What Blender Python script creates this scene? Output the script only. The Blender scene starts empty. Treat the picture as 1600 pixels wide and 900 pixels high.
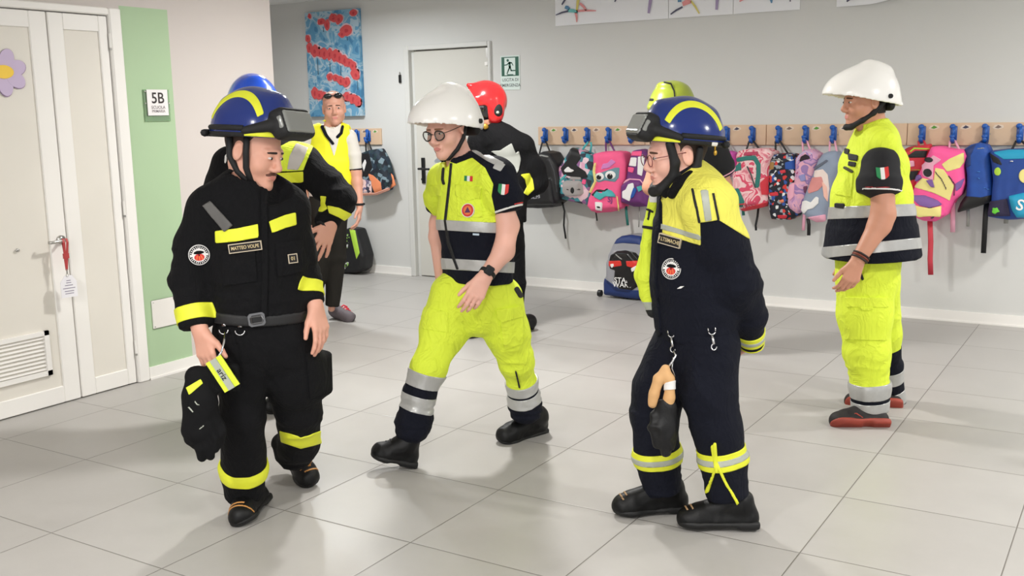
import bpy, math
import numpy as np
from mathutils import Matrix, Vector

# ------------------------------------------------------------------ camera, world, lights
CAM_R = np.array([[0.8499227339422922, 0.0738398538483145, -0.5217077939917317],
                  [0.5265581838585586, -0.15506729637746977, 0.8358771515602319],
                  [-0.019178770406998863, -0.9851405024552801, -0.17067619982831267]])
CAM_H, FOC = 1.55, 1600.0
scene = bpy.context.scene
COL = scene.collection
cam_data = bpy.data.cameras.new('camera')
cam_data.sensor_width = 36.0
cam_data.lens = 36.0 * FOC / 1600.0
cam_data.clip_start = 0.05
cam = bpy.data.objects.new('camera', cam_data)
COL.objects.link(cam)
cam.matrix_world = Matrix(((CAM_R[0][0], -CAM_R[0][1], -CAM_R[0][2], 0),
                           (CAM_R[1][0], -CAM_R[1][1], -CAM_R[1][2], 0),
                           (CAM_R[2][0], -CAM_R[2][1], -CAM_R[2][2], CAM_H),
                           (0, 0, 0, 1)))
scene.camera = cam
vs = scene.view_settings
vs.view_transform = 'Standard'; vs.look = 'None'; vs.gamma = 1.0; vs.use_curve_mapping = False
vs.exposure = 0.06
world = bpy.data.worlds.new('world'); scene.world = world; world.use_nodes = True
world.node_tree.nodes['Background'].inputs[0].default_value = (0.93, 0.96, 1.0, 1)
world.node_tree.nodes['Background'].inputs[1].default_value = 0.62

def area_light(name, loc, sx, sy, power, color=(1, 1, 1), rot=(0, 0, 0), spread=180):
    d = bpy.data.lights.new(name, 'AREA'); d.shape = 'RECTANGLE'; d.size = sx; d.size_y = sy
    d.energy = power; d.color = color; d.spread = math.radians(spread)
    o = bpy.data.objects.new(name, d); COL.objects.link(o); o.location = loc; o.rotation_euler = rot
    return o
CEIL = 2.64
# hall ceiling lamps, unseen above the frame; the last two are added front fill
for lx, ly, pw, co in ((-3.3, 4.9, 74, (1.0, .985, .955)), (.9, 6.3, 60, (1.0, .985, .955)), (1.7, 3.5, 84, (1.0, .98, .94)), (-5.9, 6.4, 46, (.95, .98, 1.0)), (-2.2, -.4, 84, (1.0, .98, .95)), (-.6, 1.2, 40, (1.0, .98, .95))):
    area_light('lamp_and_fill_light', (lx, ly, 2.58), .22, .22, pw, co, spread=172)
area_light('front_fill_light', (0.3, -2.8, 1.75), 5.0, 1.7, 84, (1.0, .985, .96), (math.radians(80), 0, math.radians(12)))  # added soft fill behind the camera, brightens the sides facing it

# ------------------------------------------------------------------ photo geometry helpers
FWD = CAM_R[:2, 2] / np.linalg.norm(CAM_R[:2, 2])
NV = np.array([FWD[0], FWD[1], 0.0])               # horizontal, away from the camera
RV = np.array([FWD[1], -FWD[0], 0.0])              # horizontal, to the right
UP = np.array([0., 0., 1.])
EYE = np.array([0, 0, CAM_H])
def ray(px, py): return CAM_R @ np.array([px - 800.0, py - 450.0, FOC]) / FOC
def on_floor(px, py, z=0.0):
    r = ray(px, py); return EYE + r * (z - CAM_H) / r[2]
def on_back(px, py, y):
    r = ray(px, py); return EYE + r * y / r[1]
def on_left(px, py, x):
    r = ray(px, py); return EYE + r * x / r[0]
def at(px, py, D):
    r = ray(px, py); return EYE + r * D / (FWD @ r[:2])
def project(P):
    c = (P - EYE) @ CAM_R
    return np.stack([c[:, 0] / c[:, 2] * FOC + 800, c[:, 1] / c[:, 2] * FOC + 450], 1)
def unit(v): v = np.asarray(v, float); return v / np.linalg.norm(v)

# ------------------------------------------------------------------ materials
def lin(c):
    c = [x / 255.0 for x in c]
    return tuple([(x / 12.92 if x <= 0.04045 else ((x + 0.055) / 1.055) ** 2.4) for x in c]) + (1,)
MATS = {}
def mat(name, rgb, rough=.6, metal=0., noise=0., nscale=8., bump=0., bscale=300., spec=.5, coat=0., trans=0., sss=0., wrinkle=0.):
    if name in MATS: return MATS[name]
    m = bpy.data.materials.new(name); m.use_nodes = True; nt = m.node_tree; N = nt.nodes; Lk = nt.links
    b = N['Principled BSDF']; b.inputs['Base Color'].default_value = lin(rgb)
    b.inputs['Roughness'].default_value = rough; b.inputs['Metallic'].default_value = metal
    b.inputs['Specular IOR Level'].default_value = spec; b.inputs['Coat Weight'].default_value = coat
    b.inputs['Transmission Weight'].default_value = trans
    if sss:
        b.inputs['Subsurface Weight'].default_value = sss; b.inputs['Subsurface Radius'].default_value = (.02, .008, .005)
        b.inputs['Subsurface Scale'].default_value = .4
    tc = N.new('ShaderNodeTexCoord')
    if noise:
        t = N.new('ShaderNodeTexNoise'); t.inputs['Scale'].default_value = nscale; t.inputs['Detail'].default_value = 4
        Lk.new(tc.outputs['Object'], t.inputs['Vector'])
        mx = N.new('ShaderNodeMix'); mx.data_type = 'RGBA'
        c = lin(rgb); mx.inputs['A'].default_value = tuple(x * (1 - noise) for x in c[:3]) + (1,)
        mx.inputs['B'].default_value = tuple(min(1, x * (1 + noise)) for x in c[:3]) + (1,)
        Lk.new(t.outputs['Fac'], mx.inputs['Factor']); Lk.new(mx.outputs['Result'], b.inputs['Base Color'])
    if bump:
        t = N.new('ShaderNodeTexNoise'); t.inputs['Scale'].default_value = bscale; t.inputs['Detail'].default_value = 3
        Lk.new(tc.outputs['Object'], t.inputs['Vector'])
        bp = N.new('ShaderNodeBump'); bp.inputs['Strength'].default_value = bump; bp.inputs['Distance'].default_value = .002
        Lk.new(t.outputs['Fac'], bp.inputs['Height']); Lk.new(bp.outputs['Normal'], b.inputs['Normal'])
        if wrinkle:
            mp = N.new('ShaderNodeMapping'); mp.inputs['Scale'].default_value = (1, 1, .6); Lk.new(tc.outputs['Object'], mp.inputs['Vector'])
            w = N.new('ShaderNodeTexNoise'); w.inputs['Scale'].default_value = 10; w.inputs['Detail'].default_value = 3; w.inputs['Distortion'].default_value = 1.6; w.inputs['Roughness'].default_value = .55
            Lk.new(mp.outputs[0], w.inputs['Vector'])
            r1 = N.new('ShaderNodeMath'); r1.operation = 'SUBTRACT'; Lk.new(w.outputs['Fac'], r1.inputs[0]); r1.inputs[1].default_value = .5
            r2 = N.new('ShaderNodeMath'); r2.operation = 'ABSOLUTE'; Lk.new(r1.outputs[0], r2.inputs[0])
            r3 = N.new('ShaderNodeMath'); r3.operation = 'POWER'; Lk.new(r2.outputs[0], r3.inputs[0]); r3.inputs[1].default_value = .7
            b2 = N.new('ShaderNodeBump'); b2.invert = True; b2.inputs['Strength'].default_value = wrinkle; b2.inputs['Distance'].default_value = .03
            Lk.new(r3.outputs[0], b2.inputs['Height']); Lk.new(bp.outputs['Normal'], b2.inputs['Normal']); Lk.new(b2.outputs['Normal'], b.inputs['Normal'])
    MATS[name] = m
    return m
def cells_mat(name, cols, scale=18., rough=.7, kind='VORONOI'):
    """printed fabric: random patches of the given colours"""
    if name in MATS: return MATS[name]
    m = bpy.data.materials.new(name); m.use_nodes = True; nt = m.node_tree; N = nt.nodes; Lk = nt.links
    b = N['Principled BSDF']; b.inputs['Roughness'].default_value = rough
    tc = N.new('ShaderNodeTexCoord')
    if kind == 'VORONOI':
        t = N.new('ShaderNodeTexVoronoi'); t.inputs['Scale'].default_value = scale
        Lk.new(tc.outputs['Object'], t.inputs['Vector'])
        sep = N.new('ShaderNodeSeparateColor'); Lk.new(t.outputs['Color'], sep.inputs[0]); out = sep.outputs[0]
    else:
        t = N.new('ShaderNodeTexNoise'); t.inputs['Scale'].default_value = scale; t.inputs['Detail'].default_value = 2
        t.inputs['Distortion'].default_value = 1.2
        Lk.new(tc.outputs['Object'], t.inputs['Vector'])
        mr = N.new('ShaderNodeMapRange'); mr.inputs[1].default_value = .32; mr.inputs[2].default_value = .68
        Lk.new(t.outputs['Fac'], mr.inputs[0]); out = mr.outputs[0]
    r = N.new('ShaderNodeValToRGB'); r.color_ramp.interpolation = 'CONSTANT'
    el = r.color_ramp.elements
    while len(el) < len(cols): el.new(0.5)
    for i, c in enumerate(cols): el[i].position = i / len(cols); el[i].color = lin(c)
    Lk.new(out, r.inputs[0]); Lk.new(r.outputs[0], b.inputs['Base Color'])
    MATS[name] = m
    return m

# ------------------------------------------------------------------ object helpers
def tag(o, label=None, cat=None, group=None, kind=None):
    if label: o['label'] = label
    if cat: o['category'] = cat
    if group: o['group'] = group
    if kind: o['kind'] = kind
    return o
def empty(name, loc, label, cat, group=None):
    o = bpy.data.objects.new(name, None); COL.objects.link(o); o.location = tuple(loc); o.empty_display_size = .1
    return tag(o, label, cat, group)
def base_of(p):
    b = np.zeros(3)
    while p is not None: b = b + np.array(p.location); p = p.parent
    return b
def mkmesh(name, V, F, mats, parent=None, smooth=True, midx=None, origin=None):
    """V in world metres; F list of faces (or an (n,4) array)"""
    V = np.asarray(V, float); base = base_of(parent)
    if origin is None: origin = base if parent is not None else np.array([V[:, 0].mean(), V[:, 1].mean(), V[:, 2].min()])
    origin = np.asarray(origin, float)
    me = bpy.data.meshes.new(name)
    Vl = (V - origin).astype(np.float32)
    if isinstance(F, np.ndarray):
        k = F.shape[1]; nf = len(F)
        me.vertices.add(len(Vl)); me.vertices.foreach_set('co', Vl.ravel())
        me.loops.add(nf * k); me.loops.foreach_set('vertex_index', F.astype(np.int32).ravel())
        me.polygons.add(nf); me.polygons.foreach_set('loop_start', (np.arange(nf) * k).astype(np.int32))
        me.update(calc_edges=True); me.validate()
    else:
        me.from_pydata([tuple(map(float, v)) for v in Vl], [], [tuple(map(int, f)) for f in F]); me.update()
    if not isinstance(mats, (list, tuple)): mats = [mats]
    for m in mats: me.materials.append(m)
    if midx is not None: me.polygons.foreach_set('material_index', np.asarray(midx, np.int32))
    if smooth: me.polygons.foreach_set('use_smooth', np.ones(len(me.polygons), bool))
    o = bpy.data.objects.new(name, me); COL.objects.link(o)
    if parent is not None: o.parent = parent
    o.location = tuple(origin - base)
    return o
class MB:
    """collects simple solids into ONE mesh"""
    def __init__(s): s.V = []; s.F = []; s.M = []
    def add(s, V, F, m=0):
        n = len(s.V); s.V += [np.asarray(v, float) for v in V]; s.F += [tuple(i + n for i in f) for f in F]; s.M += [m] * len(F)
    def box(s, c, h, ax=None, m=0, bev=0.0):
        c = np.asarray(c, float); ax = np.eye(3) if ax is None else np.asarray(ax, float)
        if bev <= 0:
            V = [c + ax.T @ (np.array([i, j, k]) * h) for i in (-1, 1) for j in (-1, 1) for k in (-1, 1)]
            s.add(V, [(0, 1, 3, 2), (4, 6, 7, 5), (0, 4, 5, 1), (2, 3, 7, 6), (0, 2, 6, 4), (1, 5, 7, 3)], m)
        else:
            h = np.asarray(h, float); b = min(bev, .49 * 2 * h.min()); V = []; F = []
            # rings: bottom inset, bottom, top, top inset, each an octagon
            def ring(z, ins):
                x, y = h[0] - ins, h[1] - ins; q = b
                return [(-x + q, -y, z), (x - q, -y, z), (x, -y + q, z), (x, y - q, z), (x - q, y, z), (-x + q, y, z), (-x, y - q, z), (-x, -y + q, z)]
            for z, ins in ((-h[2], b * .7), (-h[2] + b * .7, 0), (h[2] - b * .7, 0), (h[2], b * .7)): V += ring(z, ins)
            for r in range(3):
                for i in range(8): j = (i + 1) % 8; F.append((r * 8 + i, r * 8 + j, r * 8 + 8 + j, r * 8 + 8 + i))
            F.append(tuple(range(7, -1, -1))); F.append(tuple(range(24, 32)))
            s.add([c + ax.T @ np.array(v) for v in V], F, m)
    def tube(s, pts, rad, n=10, m=0, flat=None, closed=False):
        pts = [np.asarray(p, float) for p in pts]; k = len(pts)
        if not hasattr(rad, '__len__'): rad = [rad] * k
        V = []; F = []; prev = None
        for i, p in enumerate(pts):
            if closed: t = unit(pts[(i + 1) % k] - pts[i - 1])
            else: t = unit(pts[min(i + 1, k - 1)] - pts[max(i - 1, 0)])
            if flat is not None: u = unit(np.asarray(flat[0], float) - t * np.dot(flat[0], t))
            elif prev is None:
                a = np.array([0, 0, 1.]) if abs(t[2]) < .9 else np.array([1., 0, 0]); u = unit(np.cross(t, a))
            else: u = unit(prev - t * np.dot(prev, t))
            prev = u; w = np.cross(t, u); fk = flat[1] if flat is not None else 1
            for j in range(n):
                a = 2 * math.pi * j / n
                V.append(p + rad[i] * (fk * math.cos(a) * u + math.sin(a) * w))
        seg = k if closed else k - 1
        for i in range(seg):
            for j in range(n):
                q = (j + 1) % n; i2 = (i + 1) % k
                F.append((i * n + j, i * n + q, i2 * n + q, i2 * n + j))
        if not closed: F.append(tuple(range(n - 1, -1, -1))); F.append(tuple(range((k - 1) * n, k * n)))
        s.add(V, F, m)
    def ball(s, c, r, ax=None, m=0, n=14):
        c = np.asarray(c, float); ax = np.eye(3) if ax is None else np.asarray(ax, float)
        r = np.array([r, r, r]) if not hasattr(r, '__len__') else np.array(r)
        V = []; F = []
        for i in range(n + 1):
            th = math.pi * i / n
            for j in range(2 * n):
                ph = math.pi * j / n
                V.append(c + ax.T @ (r * np.array([math.sin(th) * math.cos(ph), math.sin(th) * math.sin(ph), math.cos(th)])))
        for i in range(n):
            for j in range(2 * n):
                q = (j + 1) % (2 * n); F.append((i * 2 * n + j, (i + 1) * 2 * n + j, (i + 1) * 2 * n + q, i * 2 * n + q))
        s.add(V, F, m)
    def prism(s, poly, fr, z0, z1, m=0):
        """poly: 2-D points in frame fr=(origin,right,up,normal), extruded from z0 to z1"""
        o, r, u, n = fr; k = len(poly)
        A = sum(poly[i][0] * poly[(i + 1) % k][1] - poly[(i + 1) % k][0] * poly[i][1] for i in range(k))
        if A < 0: poly = poly[::-1]
        V = [o + r * p[0] + u * p[1] + n * z for z in (z0, z1) for p in poly]
        F = [tuple(range(k - 1, -1, -1)), tuple(range(k, 2 * k))] + [(i, (i + 1) % k, k + (i + 1) % k, k + i) for i in range(k)]
        s.add(V, F, m)
    def text(s, txt, fr, size, z, m=0, squeeze=1.0, vert=False):
        V2, F = text_mesh(txt)
        o, r, u, n = fr
        s.add([o + r * (p[0] * size * squeeze) + u * (p[1] * size) + n * z for p in V2], F, m)
    def build(s, name, mats, parent=None, smooth=False, origin=None):
        return mkmesh(name, s.V, s.F, mats, parent, smooth, s.M, origin)
_txt = {}
def text_mesh(txt):
    if txt in _txt: return _txt[txt]
    c = bpy.data.curves.new('t', 'FONT'); c.body = txt; c.align_x = 'CENTER'; c.align_y = 'CENTER'; c.size = 1.0; c.resolution_u = 3; c.offset = .015
    o = bpy.data.objects.new('t', c); COL.objects.link(o)
    dg = bpy.context.evaluated_depsgraph_get(); dg.update()
    me = bpy.data.meshes.new_from_object(o.evaluated_get(dg))
    r = ([(v.co.x, v.co.y) for v in me.vertices], [tuple(p.vertices) for p in me.polygons])
    bpy.data.objects.remove(o); bpy.data.curves.remove(c); bpy.data.meshes.remove(me)
    _txt[txt] = r
    return r
def circle(cx, cy, r, n=28, ry=None, a0=0., a1=2 * math.pi):
    ry = r if ry is None else ry
    return [(cx + r * math.cos(a0 + (a1 - a0) * i / n), cy + ry * math.sin(a0 + (a1 - a0) * i / n)) for i in range(n if a1 - a0 > 6.28 else n + 1)]

# ------------------------------------------------------------------ implicit solids
def smin(a, b, k):
    if k <= 0: return np.minimum(a, b)
    h = np.maximum(k - np.abs(a - b), 0) / k
    return np.minimum(a, b) - h * h * k * .25
class Solid:
    def __init__(s): s.P = []; s.mark = None
    def cone(s, a, b, ra, rb, sq=None, k=.03, op='u'):
        a = np.asarray(a, float); b = np.asarray(b, float); f = max(1, sq[1]) if sq else 1
        s.P.append(('cone', op, k, (a + b) / 2, np.linalg.norm(a - b) / 2 + max(ra, rb) * f, (a, b, ra, rb, sq))); return s
    def tube(s, a, b, ra, rb, sq=None, k=.03, op='u', rnd=.006):
        a = np.asarray(a, float); b = np.asarray(b, float); f = max(1, sq[1]) if sq else 1
        s.P.append(('tube', op, k, (a + b) / 2, np.linalg.norm(a - b) / 2 + max(ra, rb) * f, (a, b, ra, rb, sq, rnd))); return s
    def ell(s, c, r, ax=None, k=.02, op='u'):
        c = np.asarray(c, float); r = np.asarray(r, float); ax = np.eye(3) if ax is None else ax
        s.P.append(('ell', op, k, c, r.max(), (c, r, ax))); return s
    def rbox(s, c, h, ax=None, rnd=.02, k=.02, op='u'):
        c = np.asarray(c, float); h = np.asarray(h, float); ax = np.eye(3) if ax is None else ax
        s.P.append(('rbox', op, k, c, np.linalg.norm(h), (c, h, ax, rnd))); return s
    def prism(s, poly, fr, half, rnd=.04, k=.02, op='u'):
        poly = np.asarray(poly, float); o, r, u, n = fr; c2 = poly.mean(0)
        c = o + r * c2[0] + u * c2[1]; R = np.linalg.norm(poly - c2, axis=1).max() + half
        s.P.append(('prism', op, k, c, R, (poly, fr, half, rnd))); return s
    def cut(s, o, n, k=.0, c=None, R=None):
        """remove everything on the +n side of the plane (inside the ball c,R when given)"""
        s.P.append(('plane', 'i', k, np.asarray(c if c is not None else o, float), R, (np.asarray(o, float), unit(n)))); return s
    def limb(s, pts, k=.03, sq=None, flat=False):
        for i in range(len(pts) - 1):
            a, b = pts[i], pts[i + 1]
            if flat and i == len(pts) - 2: s.tube(a[0], b[0], a[1], b[1], sq, k)
            else: s.cone(a[0], b[0], a[1], b[1], sq, k)
        return s
    @staticmethod
    def dist(pr, X):
        t, a = pr[0], pr[5]
        if t == 'cone' or t == 'tube':
            A, B, ra, rb, sq = a[:5]; f = 1.
            if sq is not None:
                n, kk = sq; n = np.asarray(n); f = min(1., kk)
                X = X + ((X - A) @ n)[..., None] * n * (1 / kk - 1)
                B = B + np.dot(B - A, n) * n * (1 / kk - 1)
            ba = B - A; L = np.linalg.norm(ba) + 1e-9; u = ba / L
            pa = X - A; y = pa @ u; x = np.sqrt(np.maximum((pa * pa).sum(-1) - y * y, 0))
            if t == 'cone':
                if abs(ra - rb) >= L: 
                    return (np.linalg.norm(X - (A if ra > rb else B), axis=-1) - max(ra, rb)) * f
                kk2 = (ra - rb) / L; c = math.sqrt(1 - kk2 * kk2)
                tt = np.clip(y + x * kk2 / c, 0, L)
                d = np.sqrt(x * x + (y - tt) ** 2) - (ra + (rb - ra) * tt / L)
                return d * f
            rr = ra + (rb - ra) * np.clip(y / L, 0, 1); rnd = a[5]
            q0 = x - rr + rnd; q1 = np.maximum(-y, y - L) + rnd
            return (np.sqrt(np.maximum(q0, 0) ** 2 + np.maximum(q1, 0) ** 2) + np.minimum(np.maximum(q0, q1), 0) - rnd) * f
        if t == 'ell':
            c, r, ax = a; q = (X - c) @ ax.T
            k0 = np.sqrt(((q / r) ** 2).sum(-1)); k1 = np.sqrt(((q / r ** 2) ** 2).sum(-1)) + 1e-9
            return np.where(k0 < .3, (k0 - 1) * r.min(), k0 * (k0 - 1) / k1)
        if t == 'rbox':
            c, h, ax, rnd = a; q = np.abs((X - c) @ ax.T) - h + rnd
            return np.sqrt((np.maximum(q, 0) ** 2).sum(-1)) + np.minimum(q.max(-1), 0) - rnd
        if t == 'prism':
            poly, (o, r, u, n), half, rnd = a
            p = np.stack([(X - o) @ r, (X - o) @ u], -1); z = np.abs((X - o) @ n)
            q0 = poly_sdf(p, poly) + rnd; q1 = z - half + min(rnd, half)
            return np.sqrt(np.maximum(q0, 0) ** 2 + np.maximum(q1, 0) ** 2) + np.minimum(np.maximum(q0, q1), 0) - min(rnd, half)
        if t == 'plane':
            d = (X - a[0]) @ a[1]
            return d if pr[4] is None else np.minimum(d, pr[4] - np.linalg.norm(X - pr[3], axis=-1))
    def field(s, X):
        shp = X.shape[:-1]; nb = X.shape[0]
        D = np.full(shp, 9., np.float64)
        axes = tuple(range(1, X.ndim - 1))
        cen = X.mean(axis=axes) if axes else X
        hd = np.linalg.norm((X - (cen.reshape((nb,) + (1,) * len(axes) + (3,)))), axis=-1).max() if axes else 0
        for pr in s.P:
            if pr[4] is None: idx = np.arange(nb)
            else: idx = np.nonzero(np.linalg.norm(cen - pr[3], axis=-1) < pr[4] + hd + .09)[0]
            if len(idx) == 0: continue
            d = s.dist(pr, X[idx]); op, k = pr[1], pr[2]
            if op == 'u': D[idx] = smin(D[idx], d, k)
            elif op == 's': D[idx] = -smin(-D[idx], d, k)
            else: D[idx] = -smin(-D[idx], -d, k)
        return D
    def mesh(s, h, B=8):
        u = [p for p in s.P if p[1] == 'u']
        lo = np.min([p[3] - p[4] for p in u], 0) - .03; hi = np.max([p[3] + p[4] for p in u], 0) + .03
        nbk = np.ceil((hi - lo) / (h * B)).astype(int) + 1; n = nbk * B
        bi = np.stack(np.meshgrid(*[np.arange(q) for q in nbk], indexing='ij'), -1).reshape(-1, 3)
        cen = lo + (bi * B + (B - 1) / 2) * h
        dc = s.field(cen)
        act = np.abs(dc) < (B * h * .5 * 1.733) * 1.15 + .012
        V = np.where(dc < 0, -1., 1.).reshape(nbk).astype(np.float32)
        V = V.repeat(B, 0).repeat(B, 1).repeat(B, 2)
        ba = bi[act]; off = np.stack(np.meshgrid(*[np.arange(B)] * 3, indexing='ij'), -1)
        idx = ba[:, None, None, None, :] * B + off[None]
        for c0 in range(0, len(ba), 1500):
            ii = idx[c0:c0 + 1500]; d = s.field(lo + ii * h)
            V[ii[..., 0], ii[..., 1], ii[..., 2]] = d
        return surface_nets(V, lo, h)
def poly_sdf(p, poly):
    d = np.full(p.shape[:-1], 1e9); sgn = np.ones(p.shape[:-1]); N = len(poly)
    for i in range(N):
        a = poly[i]; b = poly[i - 1]; e = b - a; w = p - a
        t = np.clip((w @ e) / (e @ e + 1e-12), 0, 1)
        q = w - t[..., None] * e; d = np.minimum(d, (q * q).sum(-1))
        c1 = p[..., 1] >= a[1]; c2 = p[..., 1] < b[1]; c3 = e[0] * w[..., 1] > e[1] * w[..., 0]
        allc = (c1 & c2 & c3) | (~c1 & ~c2 & ~c3); sgn = np.where(allc, -sgn, sgn)
    return sgn * np.sqrt(d)
def surface_nets(V, lo, h):
    S = V < 0
    c = np.zeros(tuple(np.array(V.shape) - 1), np.int16)
    for i in (0, 1):
        for j in (0, 1):
            for k in (0, 1): c += S[i:S.shape[0] - 1 + i, j:S.shape[1] - 1 + j, k:S.shape[2] - 1 + k]
    cells = np.argwhere((c > 0) & (c < 8)); ids = np.full(c.shape, -1, np.int64); ids[tuple(cells.T)] = np.arange(len(cells))
    acc = np.zeros((len(cells), 3)); cnt = np.zeros(len(cells))
    cor = {(i, j, k): V[cells[:, 0] + i, cells[:, 1] + j, cells[:, 2] + k].astype(float) for i in (0, 1) for j in (0, 1) for k in (0, 1)}
    for ax in range(3):
        for a in (0, 1):
            for b in (0, 1):
                p = [0, 0, 0]; o = [q for q in range(3) if q != ax]; p[o[0]] = a; p[o[1]] = b; q = list(p); q[ax] = 1
                v0 = cor[tuple(p)]; v1 = cor[tuple(q)]; m = (v0 < 0) != (v1 < 0)
                t = np.where(m, v0 / np.where(m, v0 - v1, 1), 0)
                pt = np.tile(np.array(p, float), (len(cells), 1)); pt[:, ax] += t
                acc[m] += pt[m]; cnt[m] += 1
    P = lo + (cells + acc / cnt[:, None]) * h
    F = []
    for ax in range(3):
        o = [(ax + 1) % 3, (ax + 2) % 3]
        sl0 = [slice(None)] * 3; sl1 = [slice(None)] * 3; sl0[ax] = slice(0, -1); sl1[ax] = slice(1, None)
        s0 = S[tuple(sl0)]; s1 = S[tuple(sl1)]
        E = np.argwhere(s0 != s1)
        E = E[(E[:, o[0]] > 0) & (E[:, o[1]] > 0) & (E[:, o[0]] < V.shape[o[0]] - 1) & (E[:, o[1]] < V.shape[o[1]] - 1)]
        def cid(d0, d1):
            e = E.copy(); e[:, o[0]] += d0; e[:, o[1]] += d1; return ids[tuple(e.T)]
        q = np.stack([cid(-1, -1), cid(0, -1), cid(0, 0), cid(-1, 0)], 1)
        inv = ~s0[tuple(E.T)]
        q[inv] = q[inv][:, ::-1]
        F.append(q)
    F = np.concatenate(F); F = F[(F >= 0).all(1)]
    return Surf(P, F)
def vnoise(P, seed=0):
    P = P + seed * 17.31; i = np.floor(P).astype(np.int64); f = P - i; f = f * f * (3 - 2 * f)
    def hsh(a, b, c):
        n = (a * 374761393 + b * 668265263 + c * 2147483647 + seed * 9176) & 0xffffffff
        n = ((n ^ (n >> 13)) * 1274126177) & 0xffffffff
        return ((n ^ (n >> 16)) & 0xffff) / 65535.0
    r = 0
    for a in (0, 1):
        for b in (0, 1):
            for c in (0, 1):
                w = (f[:, 0] if a else 1 - f[:, 0]) * (f[:, 1] if b else 1 - f[:, 1]) * (f[:, 2] if c else 1 - f[:, 2])
                r = r + w * hsh(i[:, 0] + a, i[:, 1] + b, i[:, 2] + c)
    return r
class Surf:
    def __init__(s, V, F): s.V = V; s.F = F; s.calc()
    def calc(s):
        V, F = s.V, s.F
        n = np.cross(V[F[:, 2]] - V[F[:, 0]], V[F[:, 3]] - V[F[:, 1]]); N = np.zeros_like(V)
        for j in range(4):
            for k in range(3): N[:, k] += np.bincount(F[:, j], n[:, k], len(V))
        s.N = N / (np.linalg.norm(N, axis=1)[:, None] + 1e-12)
    def relax(s, it=2, w=.5):
        V = s.V; E = np.concatenate([s.F[:, [0, 1]], s.F[:, [1, 2]], s.F[:, [2, 3]], s.F[:, [3, 0]]])
        cnt = np.bincount(E[:, 0], minlength=len(V)) + np.bincount(E[:, 1], minlength=len(V))
        for _ in range(it):
            A = np.stack([np.bincount(E[:, 0], V[E[:, 1], k], len(V)) + np.bincount(E[:, 1], V[E[:, 0], k], len(V)) for k in range(3)], 1)
            V = V + w * (A / np.maximum(cnt, 1)[:, None] - V)
        s.V = V; s.calc(); return s
    def folds(s, amp=.004, freq=14., seed=1, stretch=(1, 1, .45), spots=()):
        """soft ridged creases; spots = (centre, radius, extra amplitude, stretch) where the cloth bunches"""
        Q = s.V * freq
        w = np.stack([vnoise(Q * .6, seed + 5 + i) for i in range(3)], 1) * 1.6
        n = 1 - np.abs(2 * vnoise(Q * np.array(stretch) + w, seed) - 1)
        d = amp * (n - .6)
        for c, R, a, st in spots:
            m = np.exp(-((s.V - c) ** 2).sum(1) / (R * R))
            n2 = 1 - np.abs(2 * vnoise(Q * 1.5 * np.array(st) + w, seed + 3) - 1)
            d = d + a * m * (n2 - .6)
        s.V = s.V + s.N * d[:, None]; s.calc(); return s
    def px(s):
        p = project(s.V); c = ((s.V - EYE) @ CAM_R)[:, 2]; return p, c / FOC
    def facing(s): 
        v = EYE - s.V; v /= np.linalg.norm(v, axis=1)[:, None]; return (s.N * v).sum(1)
    def poly(s, pts, front=.12):
        """signed field (m), positive inside the outline on the side turned to the viewer"""
        p, sc = s.px(); f = -poly_sdf(p, np.array(pts, float)) * sc
        return np.minimum(f, (s.facing() - front) * .05)
    def line(s, pts, w, front=.12):
        p, sc = s.px(); d = np.full(len(p), 1e9)
        for a, b in zip(pts[:-1], pts[1:]):
            a = np.array(a, float); b = np.array(b, float); e = b - a
            t = np.clip(((p - a) @ e) / (e @ e + 1e-9), 0, 1); d = np.minimum(d, np.linalg.norm(p - a - t[:, None] * e, axis=1))
        return np.minimum((w / 2 - d) * sc, (s.facing() - front) * .05)
    def band(s, a, b, t0, t1, R=.2):
        """band around a limb from a to b, t in metres measured back from b"""
        a = np.asarray(a, float); b = np.asarray(b, float); u = unit(b - a); y = (b - s.V) @ u
        rr = np.linalg.norm(s.V - b + y[:, None] * u, axis=1)
        return np.minimum(np.minimum(y - t0, t1 - y), R - rr)
    def obj(s, name, m, parent=None, **k): return mkmesh(name, s.V, s.F, m, parent, True, **k)
    def patch(s, f, name, m, parent, off=.003, sink=.004, minfaces=4, largest=True):
        V, F = s.V, s.F
        T = np.concatenate([F[:, [0, 1, 2]], F[:, [0, 2, 3]]]); f = f + 1e-7
        ins = f > 0; cnt = ins[T].sum(1); full = T[cnt == 3]; part = T[(cnt > 0) & (cnt < 3)]
        if len(full) + len(part) < minfaces: return None
        nv = []; nn = []; key = {}; faces = [tuple(t) for t in full]; border = []
        def cut(a, b):
            k = (a, b) if a < b else (b, a)
            if k not in key:
                t = f[k[0]] / (f[k[0]] - f[k[1]]); key[k] = len(V) + len(nv)
                nv.append(V[k[0]] * (1 - t) + V[k[1]] * t); nn.append(s.N[k[0]] * (1 - t) + s.N[k[1]] * t)
            return key[k]
        for t in part:
            out = []; cc = []
            for j in range(3):
                a, b = int(t[j]), int(t[(j + 1) % 3])
                if ins[a]: out.append(a)
                if ins[a] != ins[b]: q = cut(a, b); out.append(q); cc.append(q)
            faces.append(tuple(out))
        if largest:
            par = {}
            def find(x):
                while par.setdefault(x, x) != x: par[x] = par[par[x]]; x = par[x]
                return x
            for fc in faces:
                r0 = find(int(fc[0]))
                for q_ in fc[1:]: par[find(int(q_))] = r0; r0 = find(r0)
            cntc = {}; roots = [find(int(fc[0])) for fc in faces]
            for r0 in roots: cntc[r0] = cntc.get(r0, 0) + 1
            best = max(cntc, key=cntc.get); faces = [fc for fc, r0 in zip(faces, roots) if r0 == best]
        AV = np.concatenate([V, np.array(nv).reshape(-1, 3)]); AN = np.concatenate([s.N, np.array(nn).reshape(-1, 3)])
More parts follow.
